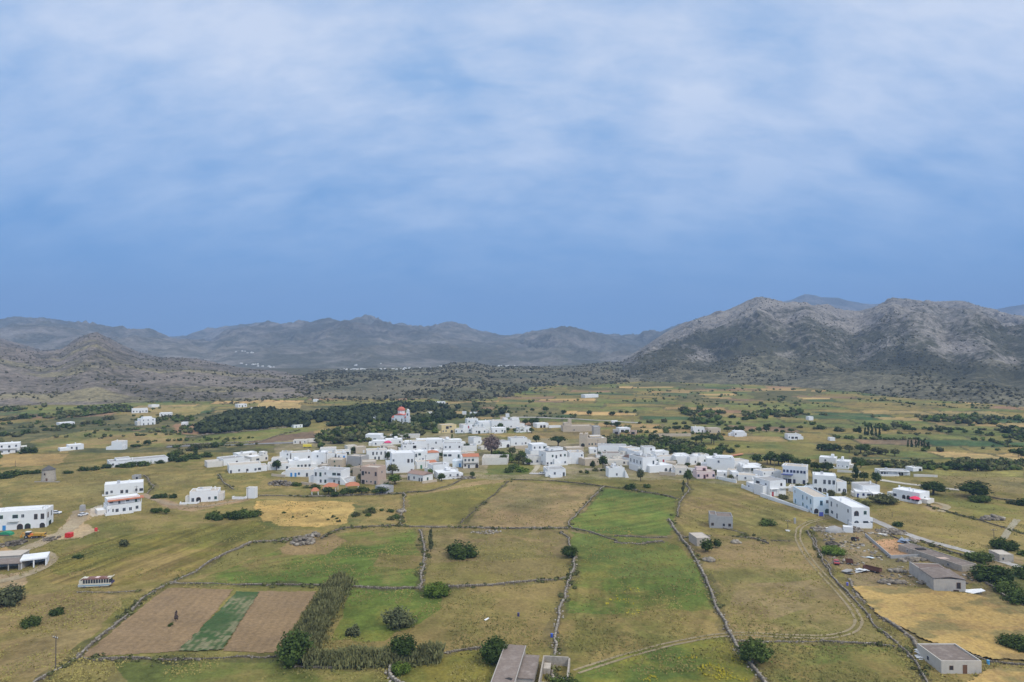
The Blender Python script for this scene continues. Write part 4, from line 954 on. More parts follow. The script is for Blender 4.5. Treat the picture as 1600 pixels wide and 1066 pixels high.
def flowers(poly, n, colr, nm, label):
    P = fill(poly, n, (.25, .5), (1, 1), lambda x, y: sstep(.5, .66, fbm(x / 8, y / 8, 3, 17)))
    P = np.array(P); c = P[:, :3] + [0, 0, .3]
    LV = leafquads(c, np.tile([0, -.5, .8], (len(P), 1)), P[:, 3], np.random.default_rng(3), .5)
    tag(link(nm, npmesh(nm, LV, np.arange(len(LV)).reshape(-1, 4), [leafmat(nm + '_petals', colr, .2)], {'leaf': tonecol(np.random.default_rng(1).random(len(LV)))})), label, 'flowers', kind='stuff')
flowers([(1000, 1066), (1060, 1030), (1150, 1010), (1190, 1066)], 260, (.27, .245, .03), 'wildflowers', 'yellow wildflowers scattered in the green field corner')
flowers([(930, 950), (1000, 905), (1000, 960), (940, 970)], 70, (.27, .245, .03), 'wildflowers', 'yellow wildflowers in the middle of the long green field')
# ---------------------------------------------------------------- dry stone walls
STONE = None
def stone_mat():
    m = bpy.data.materials.new('field_stone'); m.use_nodes = True; N = NT(m.node_tree)
    b = m.node_tree.nodes['Principled BSDF']; a = N.n('ShaderNodeAttribute', attribute_name='leaf').outputs['Fac']
    co = N.n('ShaderNodeTexCoord').outputs['Object']
    n = N.noise(co, 3.5, 4, .7)
    c = N.ramp(a, [(0, (.10, .085, .065)), (.35, (.21, .175, .135)), (.75, (.33, .285, .22)), (1, (.46, .41, .34))])
    c = N.n('ShaderNodeVectorMath', operation='SCALE', i={0: c, 3: N.m('MULTIPLY_ADD', n, .9, .5)}).outputs[0]
    N.set(b.inputs['Base Color'], c); b.inputs['Roughness'].default_value = .95; b.inputs['Specular IOR Level'].default_value = .1
    return m
STONE = stone_mat()
CUBE = np.array([(-.5, -.5, 0), (.5, -.5, 0), (.5, .5, 0), (-.5, .5, 0), (-.5, -.5, 1), (.5, -.5, 1), (.5, .5, 1), (-.5, .5, 1)])
CF = np.array([(0, 3, 2, 1), (4, 5, 6, 7), (0, 1, 5, 4), (1, 2, 6, 5), (2, 3, 7, 6), (3, 0, 4, 7)])
def stones_mesh(name, S):
    """S: rows x,y,z,len,wid,hgt,ang,tone"""
    S = np.array(S, float); n = len(S); rg = np.random.default_rng(n)
    V = np.tile(CUBE, (n, 1, 1)) + rg.uniform(-.16, .16, (n, 8, 3)); V = V * S[:, None, 3:6]
    ca, sa = np.cos(S[:, 6])[:, None], np.sin(S[:, 6])[:, None]
    x = V[..., 0] * ca - V[..., 1] * sa; y = V[..., 0] * sa + V[..., 1] * ca
    V = np.stack([x + S[:, None, 0], y + S[:, None, 1], V[..., 2] + S[:, None, 2]], -1).reshape(-1, 3)
    Fq = (CF[None] + (np.arange(n) * 8)[:, None, None]).reshape(-1, 4)
    return npmesh(name, V, Fq, [STONE], {'leaf': tonecol(np.repeat(np.clip(S[:, 7], 0, 1), 8))})
WALLN = [0]
def stone_wall(pix, label, h=.8, wd=.5, tone=.55, ruin=.25, cell=None, name='stone_wall'):
    pts = [G(*p) for p in pix]; WALLN[0] += 1; rg = np.random.default_rng(WALLN[0]); S = []
    h *= .8; wd *= .7
    d0 = min(p.y for p in pts); st = cell or max(.55, d0 / 330)
    acc = 0
    for a, b in zip(pts[:-1], pts[1:]):
        L = (b - a).length; ang = math.atan2(b.y - a.y, b.x - a.x); nrm = Vector((-math.sin(ang), math.cos(ang), 0))
        n = max(1, int(L / st))
        for i in range(n):
            q = a.lerp(b, (i + .5) / n); k = float(fbm((acc + i) * st / 9, 0, 3, WALLN[0])); 
            wob = (float(fbm((acc + i) * st / 7, 5, 2, WALLN[0] + 50)) - .5) * 1.3
            q = q + nrm * wob; z = gzs(q.x, q.y)
            hh = h * (1 - ruin * 2 * max(0, .58 - k) / .3); hh = max(.3 * h, hh)
            S.append((q.x, q.y, z - .15, st * 1.15, wd, hh * .62 + .15, ang + rg.normal(0, .06), tone - .3 + rg.normal(0, .1)))
            S.append((q.x + nrm.x * rg.normal(0, .07), q.y + nrm.y * rg.normal(0, .07), z + hh * .58, st * rg.uniform(.6, 1.1), wd * rg.uniform(.6, .95), hh * rg.uniform(.25, .5), ang + rg.normal(0, .2), tone + .06 + rg.normal(0, .17)))
            if rg.random() < .4:
                o = rg.choice([-1, 1]) * wd * rg.uniform(.6, 1.6); w_ = rg.uniform(.25, .6)
                S.append((q.x + nrm.x * o, q.y + nrm.y * o, z - .08, w_, w_ * .8, w_ * .7, rg.uniform(0, 3), tone + rg.normal(0, .18)))
        acc += n
    return tag(link(name, stones_mesh(name, S)), label, 'stone wall')
for pix, label, kw in WALLS:
    stone_wall(pix, label, **kw)

def heap(px, py, wpx, n, label, cat='stone heap', name='stone_heap', tone=.55, hmax=1.6, szr=(.5, 1.4), dep=1.0):
    p = G(px, py); s = mpp(p) * wpx / 2; rg = np.random.default_rng(int(px)); S = []
    for i in range(n):
        r = math.sqrt(rg.random()); a = rg.uniform(0, 6.28); x = p.x + r * s * math.cos(a); y = p.y + r * s * dep * math.sin(a); q = rg.uniform(*szr)
        S.append((x, y, gzs(x, y) - .1 + max(0, (1 - r)) * hmax * rg.random(), q, q * .8, q * .6, rg.uniform(0, 3), tone + rg.normal(0, .2)))
    return tag(link(name, stones_mesh(name, S)), label, cat)
heap(473, 848, 36, 130, 'grey ruined stone heap in the bright green field', hmax=2.2)
heap(490, 838, 20, 40, 'smaller stone heap above the grey ruined heap')
heap(440, 757, 44, 150, 'collapsed stone shelter with dark opening below the blue door house', hmax=3, tone=.45, dep=.7)
heap(1108, 876, 16, 70, 'spill of stones in front of the little stone shed', hmax=.8)
heap(1150, 848, 14, 22, 'small white rock heap in the olive field', tone=.85, hmax=1)
heap(760, 832, 50, 90, 'scatter of pale stones below the brown field', tone=.7, hmax=.3, dep=.4, szr=(.3, .8))
heap(715, 747, 60, 130, 'stone rubble beside the low white flat house', tone=.5, hmax=1.2, dep=.35)
heap(627, 800, 12, 40, 'pale stones at the bottom of the upright wall', tone=.7)
heap(1550, 812, 36, 70, 'pinkish stone ruin heap in the right meadow', tone=.55, hmax=2.4, dep=.3, szr=(.8, 1.8))
heap(1393, 832, 44, 110, 'grey building rubble behind the walled yard', cat='rubble heap', name='rubble_heap', tone=.5, hmax=1.0, dep=.7)
heap(1425, 846, 18, 40, 'pale rubble left of the concrete road', cat='rubble heap', name='rubble_heap', tone=.75, hmax=1)
heap(1402, 893, 26, 60, 'purple grey rubble beside the broken roof barn', cat='rubble heap', name='rubble_heap', tone=.5, hmax=.6, dep=.6)
heap(1395, 911, 46, 90, 'stone scatter above the ripe wheat field', tone=.5, hmax=.4, dep=.25)
heap(1300, 852, 20, 50, 'dark scrap heap beside the bright green bush', cat='scrap heap', name='scrap_heap', tone=.12, hmax=1.6)
heap(1280, 828, 24, 44, 'pale scattered rubble left of the grey mound', cat='rubble heap', name='rubble_heap', tone=.6, hmax=.4)
heap(1330, 828, 30, 60, 'dark rubble against the big white house wall', cat='rubble heap', name='rubble_heap', tone=.3, hmax=1)
heap(1425, 876, 40, 80, 'rubble at the corner of the walled yard', cat='rubble heap', name='rubble_heap', tone=.55, hmax=.7, dep=.35)
heap(1450, 912, 30, 50, 'stones against the broken roof barn wall', tone=.45, hmax=.8, dep=.5)
heap(22, 850, 36, 50, 'dark junk heap in front of the orange loader', cat='junk heap', name='junk_heap', tone=.2, hmax=1)
heap(80, 843, 22, 26, 'reddish grey junk heap left of the red tank', cat='junk heap', name='junk_heap', tone=.35, hmax=.5)

# small shrubs growing out of the walls and field margins
rg = np.random.default_rng(12); mg = []
for pix, label, kw in WALLS:
    P = [G(*p) for p in pix]
    for p, q in zip(P[:-1], P[1:]):
        for i in range(int((q - p).length / .9)):
            t = rg.random(); x, y = p.x + (q.x - p.x) * t + rg.normal(0, 1.0), p.y + (q.y - p.y) * t + rg.normal(0, 1.0)
            if float(fbm(x / 18, y / 18, 3, 88)) > .49 + .12 * rg.random():
                wv = rg.uniform(.5, 1.7); mg.append((x, y, gzs(x, y) - .1, wv, wv * rg.uniform(.4, .7)))
mass('scrub', mg, 'olive', label='low shrubs and weeds growing along the dry stone walls', cat='scrub')
# ---------------------------------------------------------------- buildings
WALLM = {
 'w': pmat('white_plaster', (.76, .755, .735), var=.05, scale=.6, grime=(.62, .60, .56), gscale=.35, gamt=.35),
 'c': pmat('cream_plaster', (.68, .64, .57), var=.07, grime=(.5, .45, .38), gscale=.4, gamt=.5),
 'b': pmat('beige_render', (.52, .43, .32), var=.1, grime=(.38, .32, .25), gscale=.5, gamt=.6),
 'g': pmat('grey_render', (.37, .36, .345), var=.1, grime=(.26, .25, .235), gscale=.5, gamt=.6),
 'p': pmat('pink_render', (.52, .385, .30), var=.1, grime=(.42, .31, .26), gscale=.6, gamt=.6),
 'P': pmat('pale_pink_plaster', (.70, .54, .51), var=.06, grime=(.6, .5, .46), gscale=.5, gamt=.5),
 'o': pmat('ochre_plaster', (.66, .53, .28), var=.06, grime=(.55, .43, .25), gscale=.5, gamt=.4),
 'l': pmat('pale_blue_plaster', (.68, .76, .80), var=.05, grime=(.6, .66, .68), gscale=.5, gamt=.4),
 'e': pmat('beige_concrete', (.50, .455, .385), var=.1, grime=(.38, .34, .28), gscale=.5, gamt=.6),
 'k': pmat('raw_concrete', (.42, .385, .335), var=.12, grime=(.30, .275, .25), gscale=.45, gamt=.7),
 's': pmat('rubble_masonry', (.40, .35, .285), var=.3, scale=2.2, grime=(.25, .215, .17), gscale=.9, gamt=.8)}
ROOFM = {'w': pmat('white_roof', (.74, .74, .73), var=.07, grime=(.56, .55, .53), gscale=.3, gamt=.6),
 'g': pmat('grey_roof', (.36, .345, .325), var=.12, grime=(.25, .24, .225), gscale=.4, gamt=.7),
 'b': pmat('beige_roof', (.50, .44, .36), var=.1, grime=(.38, .33, .27), gscale=.4, gamt=.6),
 'k': pmat('weathered_slab', (.205, .162, .132), var=.25, grime=(.30, .25, .21), gscale=.5, gamt=.8),
 'r': pmat('brown_roof', (.30, .20, .155), var=.12, grime=(.22, .16, .13), gscale=.6, gamt=.6)}
def tile_mat():
    m = bpy.data.materials.new('terracotta_tiles'); m.use_nodes = True; N = NT(m.node_tree); b = m.node_tree.nodes['Principled BSDF']
    co = N.n('ShaderNodeTexCoord').outputs['Object']
    wv = N.n('ShaderNodeTexWave', i={'Vector': co, 'Scale': 1.6, 'Distortion': .6}).outputs[1]
    c = N.mix(wv, (.42, .115, .05), (.60, .21, .10)); c = N.mix(N.noise(co, 2.5, 4), c, (.36, .16, .09))
    N.set(b.inputs['Base Color'], c); b.inputs['Roughness'].default_value = .85; return m
TILE = tile_mat()
FRAMES = {'n': pmat('grey_joinery', (.40, .41, .43), .5), 'w': pmat('white_joinery', (.7, .7, .7), .5), 'B': pmat('blue_joinery', (.06, .25, .55), .45),
 'L': pmat('sky_blue_joinery', (.22, .52, .72), .5), 'N': pmat('navy_joinery', (.05, .07, .24), .5), 'r': pmat('brown_joinery', (.16, .085, .05), .6), 'R': pmat('red_joinery', (.36, .05, .06), .6), 'G': pmat('green_joinery', (.06, .2, .1), .5)}
GLASS = pmat('window_glass', (.05, .058, .07), .14, var=.3, spec=.5)
SHADE = pmat('dark_shade_fill', (.04, .036, .033), .9, var=.3)  # dark colour painted in for the shade inside open arches and openings
METAL = pmat('galvanised_metal', (.38, .39, .40), .45, metal=.5)
class MB:
    """collects boxes, prisms and tubes; build() links them as one object"""
    def __init__(s): s.V = []; s.Fc = []; s.M = []
    def add(s, V, Fc, m=0):
        o = len(s.V); s.V += [tuple(v) for v in V]; s.Fc += [tuple(i + o for i in f) for f in Fc]; s.M += [m] * len(Fc); return s
    def box(s, x0, x1, y0, y1, z0, z1, m=0, skip=()):
        V = [(x0, y0, z0), (x1, y0, z0), (x1, y1, z0), (x0, y1, z0), (x0, y0, z1), (x1, y0, z1), (x1, y1, z1), (x0, y1, z1)]
        F_ = [(0, 3, 2, 1), (4, 5, 6, 7), (0, 1, 5, 4), (1, 2, 6, 5), (2, 3, 7, 6), (3, 0, 4, 7)]
        return s.add(V, [f for i, f in enumerate(F_) if i not in skip], m)
    def tube(s, a, b, r0, r1=None, k=10, m=0):
        a, b = Vector(a), Vector(b); r1 = r0 if r1 is None else r1; q = (b - a).to_track_quat('Z', 'Y')
        V = [a + q @ Vector((r0 * math.cos(6.2832 * i / k), r0 * math.sin(6.2832 * i / k), 0)) for i in range(k)] + [b + q @ Vector((r1 * math.cos(6.2832 * i / k), r1 * math.sin(6.2832 * i / k), 0)) for i in range(k)]
        F_ = [(i, (i + 1) % k, k + (i + 1) % k, k + i) for i in range(k)] + [tuple(range(k - 1, -1, -1)), tuple(range(k, 2 * k))]
        return s.add([v[:] for v in V], F_, m)
    def prism(s, prof, y0, y1, m=0):
        """profile in x,z swept along y"""
        n = len(prof); V = [(x, y0, z) for x, z in prof] + [(x, y1, z) for x, z in prof]
        F_ = [(i, i + n, (i + 1) % n + n, (i + 1) % n) for i in range(n)] + [tuple(range(n)), tuple(range(2 * n - 1, n - 1, -1))]
        return s.add(V, F_, m)
    def lathe(s, prof, k=16, m=0, c=(0, 0)):
        n = len(prof); V = [(c[0] + r * math.cos(6.2832 * i / k), c[1] + r * math.sin(6.2832 * i / k), z) for i in range(k) for r, z in prof]
        F_ = [(i * n + j, ((i + 1) % k) * n + j, ((i + 1) % k) * n + j + 1, i * n + j + 1) for i in range(k) for j in range(n - 1)]
        return s.add(V, F_, m)
    def mesh(s, name, mats):
        me = bpy.data.meshes.new(name); me.from_pydata(s.V, [], s.Fc)
        for m in mats: me.materials.append(m)
        for p, i in zip(me.polygons, s.M): p.material_index = i
        bm = bmesh.new(); bm.from_mesh(me); bmesh.ops.recalc_face_normals(bm, faces=bm.faces); bm.to_mesh(me); bm.free()
        return me
    def build(s, name, mats, parent=None, loc=None):
        return link(name, s.mesh(name, mats if isinstance(mats, (list, tuple)) else [mats]), parent, loc)
def shell(mb, x0, x1, y0, y1, z0, z1, par=.4, t=.25):
    """walls with a parapet rim, open roof well"""
    mb.box(x0, x1, y0, y1, z0, z1, skip=(0, 1))
    a, b, c, d = x0 + t, x1 - t, y0 + t, y1 - t
    V = [(x0, y0, z1), (x1, y0, z1), (x1, y1, z1), (x0, y1, z1), (a, c, z1), (b, c, z1), (b, d, z1), (a, d, z1), (a, c, z1 - par), (b, c, z1 - par), (b, d, z1 - par), (a, d, z1 - par)]
    mb.add(V, [(0, 1, 5, 4), (1, 2, 6, 5), (2, 3, 7, 6), (3, 0, 4, 7), (4, 5, 9, 8), (5, 6, 10, 9), (6, 7, 11, 10), (7, 4, 8, 11)])
OPEN = {}
def opening(kind, w_, h_, colr):
    w_ = round(w_, 1); h_ = round(h_, 1); key = (kind, w_, h_, colr)
    if key in OPEN: return OPEN[key]
    f = MB(); g = MB(); fr = .09; x = w_ / 2
    if kind in 'aA':
        k = 10; rr = x; hs = max(.3, h_ - rr); arc = [(-x, 0)] + [(-x * math.cos(math.pi * i / k), hs + rr * math.sin(math.pi * i / k) * min(1, (h_ - hs) / rr)) for i in range(k + 1)] + [(x, 0)]
        inn = [(a * .9, b * .95) for a, b in arc]
        g.prism(inn, -.02, .06)
        n = len(arc); V = [(a, -.06, b) for a, b in arc] + [(a, -.06, b) for a, b in inn] + [(a, .06, b) for a, b in arc] + [(a, -.0, b) for a, b in inn]
        f.add(V, [(i, i + 1, n + i + 1, n + i) for i in range(n - 1)] + [(i, i + 1, 2 * n + i + 1, 2 * n + i) for i in range(n - 1)] + [(n + i, n + i + 1, 3 * n + i + 1, 3 * n + i) for i in range(n - 1)])
        if kind == 'A': f.box(-.05, .05, -.05, .0, 0, h_ * .9)
    elif kind in 'dv':
        f.box(-x, -x + fr, -.06, .05, 0, h_); f.box(x - fr, x, -.06, .05, 0, h_); f.box(-x + fr, x - fr, -.06, .05, h_ - fr, h_)
        g.box(-x + fr, x - fr, -.03, .05, 0, h_ - fr)
    else:
        f.box(-x, -x + fr, -.06, .05, 0, h_); f.box(x - fr, x, -.06, .05, 0, h_); f.box(-x + fr, x - fr, -.06, .05, h_ - fr, h_); f.box(-x - .05, x + .05, -.1, .05, -.07, 0)
        if kind in 'wt' and w_ > .7: f.box(-.03, .03, -.045, .05, 0, h_ - fr)
        g.box(-x + fr, x - fr, -.02, .05, 0, h_ - fr)
    fm = FRAMES[colr]
    a = f.mesh('frame', [fm]); b = g.mesh('pane', [fm if kind == 'd' else (SHADE if kind in 'agv' else GLASS)])  # open kinds get a flat dark sheet in place of real inner shade
    OPEN[key] = (a, b); return a, b
def put(parent, kind, x, y, z, w_, h_, colr, rz=0, fine=True):
    a, b = opening(kind, w_, h_, colr)
    nm = {'w': 'window', 't': 'window', 'W': 'window', 'd': 'door', 'a': 'archway', 'A': 'window', 'g': 'opening', 'v': 'opening'}[kind]
    o = link(nm, a, parent, (x, y, z)); o.rotation_euler = (0, 0, rz)
    link('panel' if kind == 'd' else 'pane', b, o)
# pattern letters: w window, t tall window, W wide window, d door, a arch and g opening filled with painted shade, A glazed arch; a following capital-free digit colours it
PATC = {'b': ('w', 'B'), 'l': ('t', 'L'), 'D': ('d', 'B'), 'R': ('d', 'R'), 'r': ('d', 'r'), 'N': ('w', 'N'), 'L': ('d', 'L'), 'G': ('d', 'G')}
def facade(parent, pat, x0, x1, y, z0, h, side=0, frame='n', axis='x'):
    st = pat.split('/'); hs = h / len(st)
    for i, row_ in enumerate(st):
        n = len(row_)
        if not n: continue
        sp = (x1 - x0) / n
        for k, ch in enumerate(row_):
            if ch == '.': continue
            kind, colr = PATC.get(ch, (ch, frame))
            bw, bh, zb = {'w': (1.0, .40, .34), 't': (1.1, .62, .04), 'W': (2.0, .40, .32), 'd': (1.05, .66, .0), 'a': (2.6, .74, .0), 'A': (1.7, .62, .12), 'g': (2.6, .68, .0), 'v': (.9, .35, .3)}[kind]
            hs_ = min(hs, 3.5); colr = rnd.choice('nnwnrwG') if colr == 'n' else colr; w_ = min(bw * hs_ / 3.0, sp * .82); u_ = x0 + (k + .5) * sp + rnd.uniform(-.08, .08) * sp
            zz = z0 + i * hs + zb * hs_ + (.06 if kind in 'da' and i == 0 else 0)
            if axis == 'x': put(parent, kind, u_, y, zz, w_, bh * hs_, colr)
            else: put(parent, kind, y, u_, zz, w_, bh * hs_, colr, rz=R(90) if side > 0 else R(-90))
NH = 0
def house(label, x0, y0, x1, y1, hpx, dep, front='', side='', wall='w', roof='w', extra=(), cat='house', name='house', tile=None, par=.4, frame='n', group=None, base=.4):
    global NH; NH += 1
    if roof == 'w' and wall == 'w' and cat == 'house' and rnd.random() < .38: roof = rnd.choice('gbb')
    a, b = G(x0, y0), G(x1, y1); mid = (a + b) / 2; d = b - a; w_ = math.hypot(d.x, d.y); rz = math.atan2(d.y, d.x)
    zb = min(a.z, b.z, gzs(mid.x, mid.y)); h = hpx * mid.y / F
    o = empty(name, (mid.x, mid.y, zb), rz); x = w_ / 2
    mb = MB(); wm = WALLM[wall]
    if tile:
        mb.box(-x, x, 0, dep, -base, h, skip=(0,))
        rf = MB(); ov = .35; rise = dep * .16
        if tile == 'hip':
            mb2 = [(-x - ov, -ov, h), (x + ov, -ov, h), (x + ov, dep + ov, h), (-x - ov, dep + ov, h), (-x + dep * .45, dep / 2, h + rise), (x - dep * .45, dep / 2, h + rise)]
            rf.add([(p, q, r_ + .02) for p, q, r_ in mb2], [(0, 1, 5, 4), (1, 2, 5), (2, 3, 4, 5), (3, 0, 4), (0, 3, 2, 1)])
        else:
            rf.prism([(-ov, h + .02 - ov * .3), (dep + ov, h + .02 - ov * .3), (dep / 2, h + rise + .15)], -x - ov, x + ov)
            rf.V = [(q, p, r_) for p, q, r_ in rf.V]
            mb.add([(-x, 0, h), (-x, dep, h), (-x, dep / 2, h + rise), (x, 0, h), (x, dep, h), (x, dep / 2, h + rise)], [(0, 1, 2), (3, 5, 4)])
        rf.build('roof', TILE if roof == 'w' else ROOFM[roof], o)
    else:
        shell(mb, -x, x, 0, dep, -base, h, par)
        MB().box(-x + .25, x - .25, .25, dep - .25, h - par - .2, h - par + .01).build('roof', ROOFM[roof], o)
    mb.build('wall', wm, o)
    if front: facade(o, front, -x, x, 0, 0, h, frame=frame)
    if side:
        facade(o, side, .3, dep - .3, x, 0, h, 1, frame, 'y'); facade(o, side, .3, dep - .3, -x, 0, h, -1, frame, 'y')
    extra = list(extra)
    if cat == 'house' and not tile and wall in 'wcl' and 8 <= hpx <= 24 and w_ > 6:
        if rnd.random() < .5: extra.append(('c', rnd.uniform(.1, .9), rnd.uniform(.2, .7)))
        if rnd.random() < .22: extra.append(('u', *(lambda a: (a, a + rnd.uniform(.14, .26)))(rnd.uniform(.05, .7)), .5, .92, 1, 1 + rnd.uniform(1.2, 2.0) / h))
        if rnd.random() < .5: extra.append(('u', 1.003, 1.0 + rnd.uniform(.15, .32), .1, rnd.uniform(.55, .9), 0, rnd.uniform(.4, .72), '', rnd.choice('wwc')))
        if rnd.random() < .45: extra.append(('u', -rnd.uniform(.15, .32), -.003, .12, rnd.uniform(.55, .9), 0, rnd.uniform(.4, .72), '', rnd.choice('wwc')))
        if rnd.random() < .2: extra.append(('k', rnd.uniform(.15, .85), .5))
        if rnd.random() < .5: extra.append(('f', rnd.uniform(-.1, .2), rnd.uniform(.6, 1.1), rnd.uniform(2, 3.5), rnd.uniform(.9, 1.5)))
    for e in extra:
        k = e[0]
        if k == 'u':            # upper block: u0,u1,v0,v1 fractions, z0,z1 fractions of h, pattern, wall
            u0, u1, v0, v1, z0, z1 = e[1:7]; m2 = MB(); X0, X1, Y0, Y1 = -x + u0 * w_, -x + u1 * w_, v0 * dep, v1 * dep
            s_ = MB(); shell(s_, X0 + .01, X1 - .01, Y0 + .012, Y1 - .01, z0 * h - .05, z1 * h, .3); 
            q = s_.build('upper_storey', WALLM[e[8]] if len(e) > 8 else wm, o)
            MB().box(X0 + .27, X1 - .27, Y0 + .27, Y1 - .27, z1 * h - .5, z1 * h - .28).build('roof', ROOFM[roof], o)
            if len(e) > 7 and e[7]: facade(o, e[7], X0, X1, Y0 + .012, z0 * h, (z1 - z0) * h, frame=frame)
        elif k == 'c':          # chimney at u, v
            cx, cy = -x + e[1] * w_, e[2] * dep; q = MB(); q.box(cx - .3, cx + .3, cy - .3, cy + .3, h - par - .1, h + .9).box(cx - .38, cx + .38, cy - .38, cy + .38, h + .903, h + 1.05); q.build('chimney', wm, o)
        elif k == 's':          # outside stair rising along the front from u0 to u1 up to z fraction
            u0, u1, zt = e[1:4]; q = MB(); n = 10
            for i in range(n):
                xa = -x + (u0 + (u1 - u0) * i / n) * w_; xb = -x + (u0 + (u1 - u0) * (i + 1) / n) * w_
                q.box(min(xa, xb), max(xa, xb), -1.3, -.004, -.3, h * zt * (i + 1) / n)
            q.build('stairs', wm, o)
        elif k == 'p':          # porch slab on posts along front: u0,u1,zfrac,depth,mat
            u0, u1, zt, pd = e[1:5]; X0, X1 = -x + u0 * w_, -x + u1 * w_; q = MB(); q.box(X0, X1, -pd, -.004, h * zt - .18, h * zt)
            q.build('awning', e[5] if len(e) > 5 else wm, o)
            npst = max(2, int((X1 - X0) / 3.2) + 1)
            for i in range(npst):
                xx_ = X0 + .2 + (X1 - X0 - .4) * i / (npst - 1); MB().box(xx_ - .14, xx_ + .14, -pd + .1, -pd + .38, -.3, h * zt - .183).build('post', wm, o)
        elif k == 'f':          # low terrace wall in front
            u0, u1, pd, zz = e[1:5]; X0, X1 = -x + u0 * w_, -x + u1 * w_; q = MB(); q.box(X0, X1, -pd, -pd + .25, -.4, zz).box(X0, X0 + .25, -pd + .25, -.004, -.4, zz).box(X1 - .25, X1, -pd + .25, -.004, -.4, zz); q.build('terrace_wall', wm, o)
        elif k == 'k':          # roof water heater
            cx, cy = -x + e[1] * w_, e[2] * dep; q = MB(); q.tube((cx - .7, cy, h + .9), (cx + .7, cy, h + .9), .28); q.add([(cx - .7, cy - .25, h + .75), (cx + .7, cy - .25, h + .75), (cx + .7, cy - 1.3, h - .1), (cx - .7, cy - 1.3, h - .1)], [(0, 1, 2, 3)])
            q.box(cx - .6, cx - .5, cy - .1, cy + .1, h - .5, h + .7).box(cx + .5, cx + .6, cy - .1, cy + .1, h - .5, h + .7); q.build('water_heater', METAL, o)
        elif k == 'y':          # pale plinth / balcony slab at z frac
            u0, u1, zt = e[1:4]; X0, X1 = -x + u0 * w_, -x + u1 * w_; q = MB(); q.box(X0, X1, -1.1, -.004, h * zt - .15, h * zt).box(X0, X1, -1.1, -1.02, h * zt + .003, h * zt + .85); q.build('balcony', wm, o)
    return tag(o, label, cat, group)
BLUE = FRAMES['N']
H = house
# --- the west side and the slopes beyond
H('long white house with big arches beneath at the picture edge', -36, 833, 72, 824, 30, 9, 'aaaD.aa.a/wwtw.Ww.tt', 'g/tt', extra=[('c', .93, .4), ('c', .97, .4), ('y', .45, .60, .5), ('u', .30, .9, .3, .8, .95, 1.06)])
H('white single storey villa above the awning house', 163, 774, 224, 770, 17, 9, 'tw.tt.wW', 'tw', extra=[('f', -.05, .35, 2, .8)])
H('white two storey house with long red tile awning', 167, 804, 220, 798, 14, 9, 'Wtttw', 'w', extra=[('u', .03, 1, .18, 1, 1, 1.62, 'WtWt'), ('p', .03, 1.02, .93, 0.0), ('s', -.04, .14, .9), ('k', .5, .5), ('y', 0, 1, 1.0)][:2] + [('s', -.02, .14, .95), ('k', .55, .5), ('f', 0, 1, .4, .3)])
H('white house with rounded arch porch and roof parapets', 296, 786, 341, 783, 17, 9, 'ta.ww', 'wa', extra=[('c', .4, .5), ('f', -.3, .35, 3, 1.0), ('u', .2, .7, .3, .9, .95, 1.12)])
H('white walled garden house with square gate pillar', 385, 779, 398, 779, 17, 3, '', '', extra=[('f', -1.5, 0, 2, 1.2)], par=.2)
H('very long low white house with courtyard walls', 171, 731, 262, 722, 9, 11, 'wd.gg....', 'w', extra=[('u', .12, .36, .2, .9, 1, 1.3), ('c', .4, .4)])
H('tall blank white house with sloping annex on the left slope', 174, 703, 191, 703, 13, 8, '', '', extra=[('u', -.5, 0, 0, 1, 0, .35)])
H('low white house with stepped roof left of the tall blank house', 108, 704, 131, 702, 8, 8, 'wt.', '', extra=[('u', -.6, 0, 0, .8, 0, .55)])
H('two storey white house cut by the picture edge', -14, 711, 31, 707, 16, 10, 'wtwt/twtw', 'w', extra=[('y', .1, .9, .5), ('c', .7, .5)])
H('tiny long white cottage on the scrubby left slope', 93, 666, 117, 664, 5, 8, 'wtwt', '')
H('two storey white house with roof frame on the left slope', 220, 665, 243, 663, 10, 9, 'ttt/www', 'w', extra=[('u', .2, .8, .2, .8, .95, 1.25)])
H('flat long white house highest on the left slope', 206, 646, 231, 645, 7, 8, 'wwtww', '')
H('small white house in the tan field of the left slope', 249, 651, 267, 651, 6, 8, 'wtw', '')
H('tiny pale house behind the flat long white house', 237, 637, 249, 636, 4, 7, '', '')
H('pale tiny cottage on the left of the far slope', 146, 640, 155, 640, 4, 6, '', '', wall='c')
H('small white house at the end of the left pine wood', 372, 637, 386, 636, 5, 8, 'wtw', '')
H('white cottage right of the left pine wood house', 388, 641, 396, 641, 4, 6, '', '')
H('tiny white hut at the corner of the pine wood', 283, 667, 291, 667, 7, 6, '', '', cat='hut', name='hut')
H('small white house before the pine wood gap', 459, 669, 473, 668, 5, 7, 'tw', '')
H('white office building beside the church', 583, 660, 597, 660, 8, 8, 'twt', '')
H('small grey field hut with dark doorway', 206, 749, 216, 749, 6, 4, '.g', '', wall='g', roof='g', cat='hut', name='hut')
H('ruined pale stone farmhouse by the asphalt road', 458, 694, 480, 693, 6, 7, 'wdw', '', wall='c', roof='b')
H('ruined pale annex right of the farmhouse by the road', 482, 692, 493, 691, 5, 6, '', '', wall='c', roof='b')
